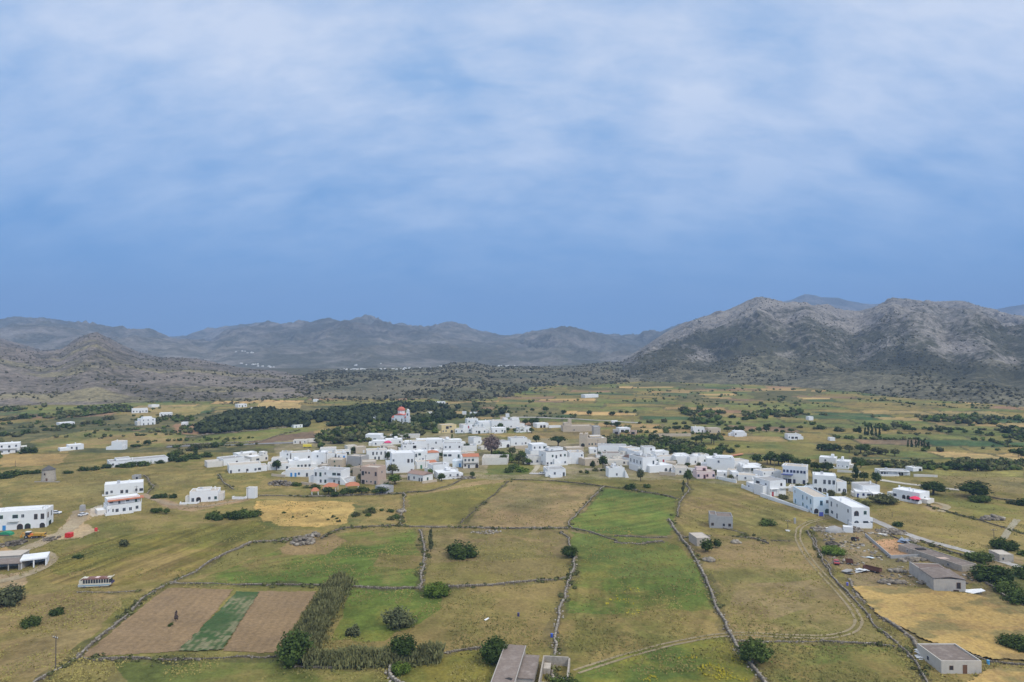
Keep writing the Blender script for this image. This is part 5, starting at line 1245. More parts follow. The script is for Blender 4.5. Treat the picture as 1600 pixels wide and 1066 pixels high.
# --- west end of the village
H('beige walled yard at the west end of the village', 324, 731, 348, 729, 9, 9, '', '', wall='c', roof='b', par=1.5, cat='walled yard', name='walled_yard')
H('blank white box house behind the beige yard', 349, 728, 382, 725, 11, 12, '..w.', '', roof='w')
H('white single storey house with a row of dark doors', 358, 740, 408, 737, 13, 12, 't.w.t.tW', 't', extra=[('f', .55, .85, 1.5, 1.0)])
H('flat white house with water tank behind the dark door row house', 372, 715, 402, 712, 6, 8, '..W.', '', extra=[('k', .3, .5)])
H('pinkish white house with small tower box', 393, 723, 419, 720, 9, 10, '.W.w', '', wall='c', extra=[('u', .7, 1, .1, .6, 1, 1.6, 'w')])
H('white cube house behind the round dark tree', 418, 735, 452, 734, 10, 10, '..w.t', '')
H('low white house with bright blue doors', 446, 745, 489, 745, 11, 10, '.DDb.t.', '', extra=[('u', -.15, 0, 0, .3, 0, .5)])
H('small white tower house with one square window', 437, 720, 453, 720, 13, 8, '.w/.w', 'w', extra=[('k', .5, .4)])
H('long white house with five dark doors', 452, 733, 486, 731, 12, 9, 't.tttt', '')
H('plain white house above the five door house', 455, 720, 486, 718, 12, 9, '...w', '', roof='b')
H('tall blank white house with bluish wall', 486, 728, 507, 728, 21, 9, '..w/.w.', 'w')
H('white two storey house above the terracotta shelters', 490, 755, 533, 757, 22, 10, '.tt.wt/ttw.WW', 'ww', roof='g', extra=[('y', .55, 1, .5), ('u', .42, .5, .0, .2, 1, 1.12), ('s', 1.28, 1.0, .6)])
H('white house with flat slab roof beside the blank bluish house', 508, 724, 523, 724, 16, 8, '.w/..', '', roof='b')
H('small beige stone house with three dark doors', 512, 731, 534, 731, 13, 8, 'ttt/.w.', '', wall='b', roof='b')
H('narrow white house with a tall blue door', 526, 726, 542, 725, 16, 8, '.D/wD', '', roof='b')
H('grey stone barn with blank walls', 542, 728, 564, 729, 16, 9, '...v', '', wall='g', roof='b', cat='barn', name='barn')
H('ruined beige stone house behind the pink ruin', 551, 744, 568, 745, 14, 8, '.t/.v', '', wall='b', roof='k', par=1.2)
H('tall pink ruined house with dark windows', 564, 756, 590, 758, 27, 9, 'gvvt/gvv.t', 'v/v', wall='p', roof='b', par=.8)
H('beige house standing behind the tall pink ruin', 566, 736, 588, 735, 14, 9, '.tw/..v', '', wall='b', roof='b')
H('white upper house with tall dark windows', 573, 719, 605, 718, 15, 10, '..tt.w/.tttw', 'w', roof='b')
H('small beige house behind the grey barn', 556, 709, 572, 708, 10, 8, '.d', '', wall='b', roof='b')
H('white single storey house against the wood', 571, 690, 594, 690, 11, 10, 'ttW.', 'w')
H('low white house right below the wood house', 582, 697, 604, 697, 8, 9, 'ww', '')
H('low white terrace behind the red parasol', 603, 695, 629, 694, 8, 9, 'w.w', '')
H('long grey roofed sheds at the wood edge', 609, 686, 655, 685, 6, 9, '..g.', '', wall='c', roof='g', cat='shed', name='shed')
H('small white house with flat slab behind the garden tree', 525, 711, 548, 710, 6, 8, '.g', '', roof='w')
H('flat white roof house by the thicket', 500, 706, 525, 705, 5, 8, '', '', roof='b')
# --- heart of the village
H('big white house with stepped wings and many doors', 612, 740, 647, 738, 31, 12, '.w..t/w..dtt', 'w/w', extra=[('u', -.22, 0, .1, .9, 0, .55), ('c', .2, .5)])
H('white two storey house above the big white house', 629, 708, 652, 707, 13, 9, '.w.w/w.g', '', roof='g')
H('gabled white cottage with brown roof', 637, 750, 661, 753, 11, 8, 't.w.tt', 't', roof='r', tile='gable')
H('white house with grey roof right of the gabled cottage', 677, 741, 700, 739, 14, 9, 't.t.', 'w', roof='g')
H('low flat white house at the field edge', 684, 749, 718, 747, 10, 10, '...w.w', 'w', extra=[('u', .5, .7, .6, 1, 1, 1.35)])
H('white house with small terracotta roof', 668, 722, 686, 721, 14, 8, '', '', tile='hip')
H('tiny house with terracotta lean roof', 671, 732, 682, 731, 9, 6, '.', '', tile='gable')
H('tall white block with two dark window pairs', 692, 725, 720, 724, 18, 9, '..../WW.t', 'w/w')
H('tall white house on top of the village behind the block', 693, 713, 721, 712, 20, 9, '..../ww.w', 'w', roof='g')
H('white house with blue windows on the village street', 720, 727, 724, 727, 14, 8, 'D/', '', extra=())
H('white house in the centre with blue shutters', 648, 723, 668, 722, 17, 8, '.wN./tW..', '')
H('lower white house behind the gabled cottage', 651, 733, 671, 732, 11, 8, '.d..', '', wall='w', roof='b')
H('wide white house at the upper edge of the village', 666, 705, 691, 704, 18, 9, '.W.w/..w.', '')
H('white flat house beside the upper pole', 643, 706, 667, 705, 16, 9, '.g.w/w...', '')
H('long low white house along the top street', 694, 697, 722, 696, 9, 9, '', '', roof='w')
H('low white rear house along the top street', 668, 692, 694, 691, 6, 8, '', '', roof='w')
H('pink white house with terracotta gable roof', 724, 732, 748, 731, 18, 8, 'wt.a/ttt.', 'w', wall='c', tile='gable', extra=[('y', 0, 1, .5)])
H('white walled yard behind the terracotta gable house', 722, 706, 745, 705, 9, 10, '', '', par=1.0, roof='g', cat='walled yard', name='walled_yard')
H('long cream garden wall enclosure', 753, 727, 793, 726, 12, 14, '', '', wall='c', roof='b', par=2.2, cat='walled yard', name='walled_yard')
H('small white cube left of the leafless tree', 740, 695, 752, 694, 11, 8, '.w', '')
H('low white house right of the leafless tree', 774, 701, 797, 699, 10, 9, 'w.a', '', extra=[('u', -.1, .35, .3, 1, .9, 1.25)])
H('cream house with parapet above the garden trees', 798, 697, 824, 696, 12, 10, '.w.dw', '', wall='w')
# --- upper row
H('ochre yellow two storey house', 690, 677, 713, 676, 13, 10, 'ww.a./.gW.', 'w', wall='o', roof='b', extra=[('s', .75, .98, .5), ('u', -.2, -.05, 0, .3, 0, .3)])
H('low white house with navy door beside the ochre house', 711, 677, 724, 677, 7, 8, 'w.N', '')
H('white house with dark red porch', 724, 676, 738, 675, 12, 9, '.W/R', '', extra=[('s', .75, 1.1, .5)])
H('white tower house highest in the upper row', 730, 669, 747, 668, 14, 9, '.ww/w.w', '', extra=[('c', .2, .4), ('c', .8, .4)])
H('white house with arched terrace in the upper row', 738, 678, 759, 677, 9, 8, '.wg.w', '', roof='g')
H('sloping white house in the upper row', 748, 671, 769, 670, 12, 9, '.w.w', '')
H('long white house with chimney in the upper row', 768, 671, 812, 669, 13, 10, 'w.ww.w..', '', extra=[('c', .1, .4), ('u', .75, 1, .2, .8, 1, 1.25)])
H('low white cottage before the long upper row house', 769, 677, 791, 676, 8, 8, '.w.wt', '')
H('white cottage among trees at the right end of the upper row', 812, 676, 830, 675, 8, 8, 'w.t.', '')
H('white cottage with dark door behind the upper row', 839, 669, 857, 668, 7, 8, '.gg.', '')
H('long white wall beside the behind cottage', 858, 669, 878, 668, 4, 1, '', '', cat='wall', name='boundary_wall')
H('beige cube store above the upper row', 782, 661, 790, 661, 9, 6, '', '', wall='b', roof='b', cat='hut', name='hut')
H('tiny white hut above the upper row', 790, 652, 796, 652, 5, 5, '', '', cat='hut', name='hut')
# --- middle: the three storey house and the tower house
H('three storey white house stepped like a tower', 829, 718, 864, 717, 14, 12, '.w.w..', 'w', extra=[('u', .1, .76, .1, .9, 1, 1.65, 'wwW'), ('u', .76, .96, .15, .8, 1, 1.25), ('c', .75, .3)])
H('low cream house beside the dark blue car', 825, 725, 850, 725, 12, 8, 'wt.w..', 'w', wall='c', roof='g')
H('white two storey house with outside stairs', 853, 728, 886, 726, 21, 11, 'tt..dt/.wtww', 'w/w', wall='w', roof='g', extra=[('s', .75, .35, .5), ('u', .3, .99, .5, .99, 1, 1.2)])
H('tall house with one big blank white wall', 890, 725, 912, 725, 18, 10, '..../...w', '', wall='w', roof='b')
H('long low white house with grey roof in the grass', 856, 745, 884, 744, 11, 12, '.w.t', 'twtw', roof='g', extra=[('u', -.12, 0, 0, .2, 0, .7)])
H('peach tower house of the old estate', 905, 698, 918, 698, 18, 9, 'a/.', '', wall='b', roof='b', cat='tower', name='tower_house', extra=[('u', 0, .4, .1, .9, 1, 1.12), ('u', .6, 1, .1, .9, 1, 1.14)])
H('peach house with a row of small windows', 918, 698, 948, 697, 13, 10, 'www.ww', '', wall='b', roof='w', extra=[('u', .2, .85, .45, 1, 1, 1.2)])
H('long beige house below the peach tower', 885, 709, 912, 708, 9, 9, '', '', wall='b', roof='b')
H('small white house below the peach house', 921, 709, 933, 709, 8, 7, '.w', '')
H('low beige house next to the round dark tree', 914, 728, 936, 727, 11, 8, '.w.', '', wall='b', roof='b')
H('beige stone enclosure with the old mill stump', 880, 675, 927, 674, 9, 14, '..v....', '', wall='b', roof='b', par=1.0, cat='walled yard', name='walled_yard', extra=[('u', .05, .3, .2, .8, 1, 1.5), ('u', .2, .3, .3, .6, 1.5, 2.1)])
H('grey concrete ramp block beside the stone enclosure', 928, 682, 938, 682, 15, 12, '', '', wall='k', roof='g', cat='wall', name='boundary_wall')
H('long white village house behind the pole', 934, 708, 979, 708, 12, 10, '..v....w..', '')
H('grey beige house with cream gable wall', 941, 718, 969, 718, 10, 9, '...ddt', '', wall='c', roof='k')
H('pinkish low house left of the narrow street', 944, 727, 985, 727, 8, 7, 'w.d.wd', '', wall='c', roof='b')
H('white house at the head of the narrow street', 981, 715, 1000, 713, 14, 10, '.w.', '')
H('white house with beige cornice in the narrow street', 991, 719, 1004, 718, 14, 9, '', '', wall='w', roof='b')
H('white cube house with one dark window above the street', 1006, 713, 1024, 713, 14, 9, '..../..w.', 'w')
H('small white house with brown gable in the narrow street', 990, 728, 999, 727, 11, 12, '.t', 'tt', roof='r', tile='gable')
H('long white terraced house lining the narrow street', 1004, 738, 1024, 737, 23, 16, '.../..t', 'ttwt/tttt', roof='g')
H('low white house with two dark shuttered arches', 1015, 739, 1051, 737, 11, 10, '...AA', '', extra=())
H('lone white cube house on the grass before the village', 951, 746, 976, 746, 15, 6, '.w.', '', extra=[('s', 1.22, 1.0, .75), ('u', .28, .72, .1, .95, 1, 1.12)])
H('white low house behind the red shutter', 1024, 715, 1045, 714, 9, 9, '..w.', '')
H('pale pink wall house in the street bend', 1027, 724, 1053, 723, 10, 9, '.R..', '', wall='w', roof='b')
H('white blank house with one small window', 1056, 726, 1078, 726, 13, 9, '..../...w', '')
H('cream terrace house left of the pink house', 1055, 742, 1076, 742, 11, 9, '.w.w', '', wall='c', roof='b')
H('white low hut touching the pink house', 1077, 742, 1087, 742, 8, 7, '.w.', '', roof='g')
H('narrow white house beside the blank house', 1078, 727, 1090, 726, 13, 8, '.w', '')
H('white house with antenna in the eastern row', 1091, 725, 1103, 724, 12, 8, '..w', '')
H('large plain white block with stepped roof', 1104, 734, 1148, 736, 18, 12, '......../...w....', '', extra=[('u', .35, .95, .2, .7, 1, 1.18, 'w.w')])
H('pink house with dark red windows', 1089, 748, 1117, 748, 11, 8, 'N.tw.N', '', wall='P', roof='b', frame='R', extra=[('u', .1, .7, .5, .98, 1, 1.5, '.g')])
H('white flat house right of the large plain block', 1145, 730, 1170, 729, 10, 9, '', '', roof='b')
H('white house with plant filled roof terrace', 1160, 739, 1191, 738, 9, 9, 'w.w.w', '', extra=[('p', .0, .9, .95, 2)])
H('low white house with beige roof and roses', 1153, 751, 1187, 752, 9, 9, '..w...w', '', roof='b')
H('small white house with navy window above the garden', 1144, 749, 1155, 749, 11, 7, '.N', '')
H('white boundary wall with hedge right of the pink house', 1118, 748, 1150, 755, 5, .6, 'd....', '', cat='wall', name='boundary_wall', par=.1)
H('white terrace house stepping down the slope', 1166, 764, 1190, 774, 12, 9, 'w..', '', wall='w', extra=[('f', -.2, .6, 1.2, 2)])
H('white two storey house with one square window at the street corner', 1203, 776, 1228, 774, 24, 13, 'R../.w', 'gt/tg', extra=[('p', 0, .5, .5, 1.2), ('y', .65, 1.25, .5)])
H('white house in front of the blue trimmed house', 1192, 751, 1221, 749, 14, 9, '.w.t./w.w..', '', roof='b')
H('two storey white house with deep blue trim and windows', 1223, 754, 1260, 757, 27, 10, 'ggt.t/NNNNNww', 'w/w', extra=[('p', -.05, .45, .52, 3, BLUE), ('u', -.05, .12, .1, .9, .9, .98), ('c', .8, .4)], frame='N')
H('white house with ground floor arches and outside stair', 1271, 769, 1307, 771, 27, 10, 'AaA.t/t.ttt', 'w/w', extra=[('c', .05, .1), ('s', .55, .95, .5), ('k', .4, .6)])
H('single storey white wing with arched window', 1308, 771, 1323, 771, 18, 9, 'wA', 'w')
H('pale blue white house with long yard wall', 1271, 803, 1297, 804, 27, 25, 'A.A/.lw', 'wlw.l/lwl.w', wall='l', roof='b', extra=[('c', .98, .1)])
H('two storey white house with arched windows at the village end', 1331, 823, 1359, 823.3, 30, 22, 'AW/Aw', 'd.tW/w.wt', wall='w', roof='w', extra=[('u', 1.0, 1.18, 0, .6, 0, .45, 't'), ('c', .2, .6), ('f', -.2, .95, 3, 2.2)])
H('low white wall block in front of the village end house', 1318, 832, 1333, 833, 9, 3, '', '', par=.3, cat='wall', name='boundary_wall')
H('white yard wall along the lane below the terrace house', 1188, 776, 1262, 800, 6, .7, '', '', cat='wall', name='boundary_wall', par=.1)
# --- east side
H('far white terrace house behind dark trees', 1280, 723, 1306, 725, 9, 9, '.w..', '')
H('far white house with three dark windows', 1307, 731, 1327, 732, 11, 10, 'www/', 'w', extra=[('f', -.2, 1, 4, 1)])
H('low white house with porch and tiled annex', 1337, 777, 1362, 778, 9, 8, 'dwW', 'w', frame='N')
H('higher white house behind the porch house', 1348, 774, 1375, 773, 15, 10, '', '', roof='g', extra=[('p', .3, .9, .35, 5)])
H('cream white house with arches and red parasol', 1395, 778, 1437, 786, 15, 9, 'W.aaag', 'w', extra=[('c', .45, .5), ('c', .02, .6)])
H('long low white house with dark porch', 1374, 743, 1421, 743, 8, 8, 'WW..gg.', '', extra=[('p', 0, 1, .98, 1.2)])
H('tiny white hut right of the long porch house', 1427, 737, 1441, 736, 6, 6, '.g', '', cat='hut', name='hut')
H('pale yard wall right of the long porch house', 1428, 745, 1465, 746, 4, .6, '', '', wall='c', cat='wall', name='boundary_wall', par=.1)
H('pale yard wall below the far terrace house', 1308, 738, 1345, 740, 4, .6, '', '', wall='c', cat='wall', name='boundary_wall', par=.1)
H('small white house in the green farmland', 956, 665, 966, 665, 7, 7, '.t', '', group=None)
H('grey iron roofed junk sheds', 958, 679, 968, 679, 7, 7, 'g', '', wall='g', roof='g', cat='shed', name='shed')
H('white open shed with dark interior', 968, 676, 985, 675, 7, 8, 'gg', '', roof='w', cat='shed', name='shed')
H('brown shed with open front beside the white shed', 984, 679, 994, 679, 6, 6, 'g', '', wall='p', roof='k', cat='shed', name='shed')
H('white farm cottage with dark door', 1083, 676, 1101, 676, 8, 8, '.wt', 'w')
H('beige stone farm cottage', 1107, 677, 1126, 677, 8, 8, 'w.v', '', wall='b', roof='b')
H('white farm cottage right of the beige cottage', 1147, 682, 1164, 682, 8, 8, 'w..', '', extra=[('u', -.4, 0, .2, .8, 0, .5)])
H('white cottage with dark porch in the fields', 1231, 687, 1252, 687, 8, 8, 'wgg.', '')
H('tiny white hut right of the dark porch cottage', 1297, 689, 1305, 689, 5, 5, '', '', cat='hut', name='hut')
H('tiny white chapel among the plain fields', 1264, 657, 1271, 657, 6, 5, '', '', cat='chapel', name='chapel')
H('long beige farm wall on the plain', 1022, 683, 1080, 682, 5, 1, '', '', wall='b', cat='wall', name='boundary_wall', par=.1)
H('white farm group at the foot of the low hill', 914, 622, 935, 621, 5, 9, '', '')
H('long white barracks above the pine wood', 676, 632, 696, 631, 4, 8, 'wwww', '')
H('tiny white house on the maquis hill', 489, 628, 494, 628, 4, 6, '', '')
H('white hut in the pine wood left of the graves', 668, 647, 690, 646, 3, 3, '', '', cat='wall', name='boundary_wall')
H('white grave walls in the pine wood', 722, 648, 728, 648, 5, 3, '', '', cat='wall', name='boundary_wall')
H('white grave walls right part in the pine wood', 734, 649, 750, 649, 5, 3, '', '', cat='wall', name='boundary_wall')
# --- grey sheds and ruins before the village
H('grey concrete house with three small windows', 1109, 825, 1145, 826, 19, 8, 'v.vv', 'v', wall='g', roof='k', extra=[('u', 0, .3, .0, .9, .98, 1.1)], frame='n')
H('little stone shed with flat pale roof', 1089, 854, 1110, 853, 13, 8, '', '', wall='s', roof='b', par=.12, cat='shed', name='shed')
H('weathered concrete hut with brown door at the wheat field', 1471, 1053, 1534, 1053, 20, 9.5, '.v.r..', 'v', wall='e', roof='k', par=.35, cat='hut', name='hut')
H('stone hut with flat earth roof by the road', 1562, 878, 1584, 879, 12, 6, 'v.', '', wall='s', roof='b', par=.1, cat='hut', name='hut')
H('long ruined barn with sagging roof', 1503, 894, 1526, 891, 10, 26, '.v', 'v.v', wall='s', roof='k', par=.25, cat='barn', name='barn')
H('small grey concrete hut before the pink ruin', 586, 770, 603, 772, 11, 6, '', '', wall='g', roof='g', cat='hut', name='hut')
# small houses squeezed between the others
for a in [
 ('white patio house between the blue door house and the balcony house', 480, 742, 491, 742, 9, 7, '.d', ''), ('tiny white store behind the round dark tree', 424, 723, 437, 723, 7, 7, '.w', ''),
 ('white back house behind the small beige stone house', 519, 717, 534, 717, 9, 7, 'w.', ''), ('pale flat house behind the grey stone barn', 543, 703, 558, 702, 6, 7, '..', '', 'c', 'b'),
 ('white kitchen block above the olive tree', 604, 713, 619, 712, 8, 7, '.w', ''), ('cream low house below the red terrace parasol', 594, 702, 612, 702, 7, 7, 'w..', '', 'c', 'b'),
 ('narrow white house behind the centre blue shutters', 655, 714, 668, 713, 10, 7, '.w', ''), ('white house behind the small terracotta roof', 671, 714, 690, 713, 9, 8, 'w.w', ''),
 ('white stair house above the grey roof house', 684, 733, 702, 732, 8, 7, '..w', ''), ('white house with flat canopy right of the grey roof house', 701, 741, 716, 740, 7, 7, 'g.', ''),
 ('pale blue house with blue door beside the pink white gable house', 707, 730, 722, 730, 10, 7, '.D', '', 'l', 'w'), ('white roof house below the long grey sheds', 633, 697, 648, 696, 7, 8, '.w', ''),
 ('white roof house at the left end of the top street', 651, 695, 668, 694, 8, 8, 'w.', ''), ('pale wall house above the leafless tree', 752, 703, 768, 702, 5, 6, '', '', 'c', 'b'),
 ('narrow beige house touching the blank white wall house', 885, 719, 892, 719, 11, 8, '.', '', 'b', 'b'), ('white rear house over the long white village house', 948, 703, 964, 702, 6, 8, '', ''),
 ('rose cream house at the foot of the narrow street', 962, 724, 978, 723, 8, 7, 'w.t', '', 'c', 'b'), ('white block in the bend behind the shuttered arches', 1018, 724, 1030, 724, 9, 8, '.w', ''),
 ('white rear house over the blank house', 1058, 716, 1076, 716, 6, 8, '..w', ''), ('white rear house with antenna over the eastern row', 1088, 716, 1108, 716, 6, 8, '.w.', ''),
 ('white rear house behind the large plain block', 1112, 723, 1132, 723, 8, 8, '..', ''), ('small white house between pink house and plain block', 1120, 745, 1136, 746, 8, 7, '.w', ''),
 ('white store above the plant filled terrace', 1172, 733, 1190, 733, 7, 7, '', ''), ('low white house right of the plant filled terrace', 1190, 743, 1206, 744, 8, 8, 'w.', ''),
 ('white house between roses house and terrace house', 1176, 758, 1196, 759, 9, 8, '.w.', ''), ('white house with dark red porch behind the street corner house', 1206, 765, 1224, 766, 10, 8, 'R.w', ''),
 ('white annex below the blue trimmed house', 1232, 768, 1246, 769, 8, 7, '.w', ''), ('low white annex left of the house with arches', 1256, 769, 1269, 770, 9, 8, 'a.', '')]:
    H(*a[:9], wall=a[9] if len(a) > 9 else 'w', roof=a[10] if len(a) > 10 else 'w')
for a in [('tan garden wall left of the blue door house', 424, 744, 445, 746, 4), ('tan yard wall below the balcony house', 470, 757, 489, 759, 4), ('tan yard wall between pink ruin and fresh green tree', 590, 757, 608, 755, 6),
 ('tan wall in front of the big white house', 622, 747, 638, 746, 4), ('tan wall below the beige barn roofs', 540, 735, 552, 736, 6), ('tan wall under the gabled white cottage', 660, 756, 683, 753, 4),
 ('tan wall between the garden trees and the cream house with parapet', 798, 702, 824, 701, 5), ('tan wall left of the lone white cube house', 914, 735, 944, 736, 4), ('tan wall below the shuttered arches', 1030, 742, 1055, 744, 5), ('tan wall under the peach house', 918, 715, 940, 716, 5)]:
    H(a[0], *a[1:6], .5, '', '', wall='b', cat='wall', name='boundary_wall', par=.1)
for a in [('sandy stone house in the western rows', 497, 737, 509, 737, 10, 8, '.w', 's'), ('tan stone house behind the long beige wall top', 606, 707, 621, 706, 8, 7, 'w.', 'b'), ('sandy house between the white blocks of the top street', 692, 691, 706, 690, 7, 7, '.w', 'b'),
 ('tan stone house at the head of the garden', 726, 716, 742, 715, 8, 8, '.w', 'b'), ('tan stone house left of the terracotta gable house', 718, 718, 727, 718, 12, 7, 'w', 'c'), ('sandy stone stable by the round blue green tree', 948, 733, 966, 733, 6, 6, '.g', 's'),
 ('tan house between plain block and roses house', 1136, 743, 1149, 744, 9, 7, '.w', 'c'), ('sandy house above the narrow street', 1040, 730, 1056, 731, 8, 7, 'w.', 'b')]:
    H(*a[:8], '', wall=a[8], roof='b')
# --- far villages on the slopes (each house a few pixels)
fv = MB(); fv.box(-5, 5, 0, 8, -6, 5).box(-2, 4, 1, 7, 5.003, 8); FVM = fv.mesh('house', [WALLM['w']])
def hillpoint(px, py):
    best = None
    for L in HILLS.values():
        for (Xh, Yh, Zh, T) in L:
            U = 800 + Xh / Yh * F; V = HOR - (Zh - CAMZ) / Yh * F
            dd = (U - px) ** 2 + ((V - py) * 1.0) ** 2; dd = np.where(T < .98, dd, 1e9)
            for i in np.argsort(dd.ravel())[:1]:
                d_, p = dd.flat[i], Vector((Xh.flat[i], Yh.flat[i], Zh.flat[i]))
                if d_ < 40 and (best is None or p.y < best.y): best = p
    return best
def farvillage(pts, label, group):
    for px, py, s in pts:
        p = hillpoint(px, py)
        if p is None: continue
        k = .75 * s * p.y / F / 10
        o = link('house', FVM, loc=p); o.scale = (k, k, k * .8); o.rotation_euler = (0, 0, rnd.uniform(-.4, .4)); tag(o, label, 'house', group)
r2 = random.Random(4)
farvillage([(r2.gauss(548, 16), r2.uniform(571, 578), r2.uniform(2.5, 5)) for _ in range(26)], 'tiny white house of the distant village below the highest blue ridge', 'houses of the distant village below the ridge')
farvillage([(r2.uniform(590, 690), r2.uniform(570, 578), r2.uniform(2.5, 4.5)) for _ in range(22)], 'tiny white house strung along the valley right of the distant village', 'houses strung along the valley')
farvillage([(r2.uniform(368, 395), r2.uniform(549, 552), r2.uniform(2.5, 4)) for _ in range(8)], 'tiny white house of the hamlet high on the left ridge', 'houses of the high hamlet')
farvillage([(375 + t * 55 + r2.uniform(-3, 3), 568 + t * 6 + r2.uniform(-1, 1), r2.uniform(2.5, 4.5)) for t in [i / 13 for i in range(14)]], 'tiny white house of the hamlet at the end of the left hill', 'houses of the left hill hamlet')
farvillage([(r2.uniform(776, 812), r2.uniform(567, 571), r2.uniform(2.5, 4)) for _ in range(7)], 'tiny white house of the hamlet below the right blue hill', 'houses of the right hamlet')
# ---------------------------------------------------------------- special buildings
def church():
    p = G(624, 662); o = empty('church', p, R(-12)); W = WALLM['w']
    RED = pmat('red_dome_tiles', (.55, .16, .11), var=.12)
    q = MB(); q.box(-8, 8, 0, 9, -1, 5.5).box(-5, 5, -1.2, 12, -1, 8.2).build('nave', W, o)
    for (x0, x1, y0, y1, z) in ((-8.2, -5.01, -.2, 9.2, 5.5), (5.01, 8.2, -.2, 9.2, 5.5)):
        MB().add([(x0, y0, z + .003), (x1, y0, z + .003), (x1, y1, z + .003), (x0, y1, z + .003), (x0, (y0 + y1) / 2, z + 1.6), (x1, (y0 + y1) / 2, z + 1.6)], [(0, 1, 5, 4), (2, 3, 4, 5), (0, 4, 3), (1, 2, 5), (0, 3, 2, 1)]).build('aisle_roof', RED, o)
    q = MB(); q.add([(-5.2, -1.4, 8.203), (5.2, -1.4, 8.203), (5.2, 12.2, 8.203), (-5.2, 12.2, 8.203), (0, -1.4, 9.9), (0, 12.2, 9.9)], [(0, 4, 5, 3), (1, 2, 5, 4), (0, 1, 4), (2, 3, 5), (0, 3, 2, 1)]).build('nave_roof', RED, o)
    q = MB(); q.lathe([(3.6, 8.3), (3.6, 12.2), (4.0, 12.3), (0, 12.3)], 8, c=(0, 5)).build('drum', W, o)
    d = MB(); d.lathe([(4.0, 12.31)] + [(3.9 * math.cos(t * math.pi / 16), 12.31 + 3.6 * math.sin(t * math.pi / 16)) for t in range(9)], 16, c=(0, 5)).build('dome', RED, o)
    c = MB(); c.box(-.1, .1, 4.9, 5.1, 15.8, 17.2).box(-.5, .5, 4.9, 5.1, 16.5, 16.7).build('cross', METAL, o)
    t = MB(); t.box(7.6, 10.4, -2, .8, -1, 11).box(7.9, 10.1, -1.7, .5, 11.003, 13).lathe([(1.3, 13), (.9, 14), (0, 14.4)], 10, c=(9, -.6)).build('bell_tower', W, o)
    for x in (-3, 0, 3): put(o, 'A', x, -1.2, 2.5 if x else .1, 1.2, 2.6, 'n')
    for x in (-6.5, 6.5): put(o, 'A', x, 0, 2, 1.0, 2, 'n')
    put(o, 'v', 9, -2, 8, 1.2, 2.2, 'n'); put(o, 'A', -1.5, 1.66, 9.2, .9, 2, 'n') if False else None
    s = MB()
    for i in range(6): s.box(-7 + i * .5, 7 - i * .5, -7 + i * .9, -6.1 + i * .9, -1.6, .2 + i * .2 - 1.2)
    s.build('stairs', W, o)
    tag(o, 'white church with red dome and bell tower among dark pines', 'church')
church()
def windmill():
    p = G(76, 751); o = empty('windmill', p)
    MB().lathe([(3.9, -.6), (3.75, 0), (3.35, 4.0), (3.2, 6.4), (0, 6.4)], 20).build('tower', WALLM['s'], o)
    MB().lathe([(3.5, 6.35), (3.45, 6.5), (1.6, 7.7), (0, 8.7)], 20).build('roof', pmat('dark_thatch', (.10, .095, .09), .95, var=.2), o)
    put(o, 'v', 0, -3.4, 3.6, .8, 1.1, 'r'); put(o, 'd', 1.2, -3.55, .0, 1.0, 1.9, 'r')
    q = MB(); q.box(-5, 9, -4.6, -4.0, -.5, .4).build('terrace_wall', WALLM['s'], o)
    tag(o, 'old stone windmill tower with dark conical roof and no sails', 'windmill')
windmill()
def garage():
    a, b = G(32, 890), G(69, 882); o = empty('open_garage', a, math.atan2(b.y - a.y, b.x - a.x) * .6); L = 7.4
    MB().box(-.2, L + .2, -.2, 7.2, 2.75, 3.2).build('roof', ROOFM['w'], o)
    MB().box(0, .25, .4, 7, -.4, 2.747).box(L - .25, L, .4, 7, -.4, 2.747).box(.253, L - .253, 6.75, 7, -.4, 2.747).build('wall', WALLM['w'], o)
    for x in (.0, 3.5, L - .4): MB().box(x, x + .4, 0, .397, -.4, 2.747).build('pillar', WALLM['w'], o)
    tag(o, 'white open fronted garage with two dark bays', 'garage')
    q = empty('shed', G(12, 892), .15)
    MB().box(-9, 4.2, -.2, 6, 2.3, 2.5).build('roof', ROOFM['k'], q)
    MB().box(-9, 4, 5.7, 6, -.3, 2.297).box(3.7, 4, .2, 5.697, -.3, 2.297).build('wall', WALLM['k'], q)
    for x in (-8.6, -4.4, 0, 3.3): MB().box(x, x + .3, 0, .2, -.3, 2.297).build('pillar', WALLM['k'], q)
    tag(q, 'grey open lean-to shed at the picture edge beside the white garage', 'shed')
    q = empty('shed', G(14, 882), .2)
    MB().box(-9, 3.5, 0, 6.5, -.3, 2.9).build('wall', WALLM['k'], q); MB().box(-9.2, 3.7, -.2, 6.7, 2.903, 3.1).build('roof', ROOFM['b'], q)
    tag(q, 'beige flat roofed shed behind the grey lean-to', 'shed')
garage()
def gate_pillar():
    o = empty('gate_pillar', G(129, 799)); MB().box(-.9, .9, -.9, .9, -.3, 2.4).box(-.8, .8, -.8, .8, 2.403, 2.9).build('shaft', WALLM['g'], o)
    MB().tube((.2, 0, 2.9), (.2, 0, 6.2), .05).build('pole', WALLM['o'], o); tag(o, 'square stone pillar with a yellowish pole beside the white car', 'pillar')
gate_pillar()
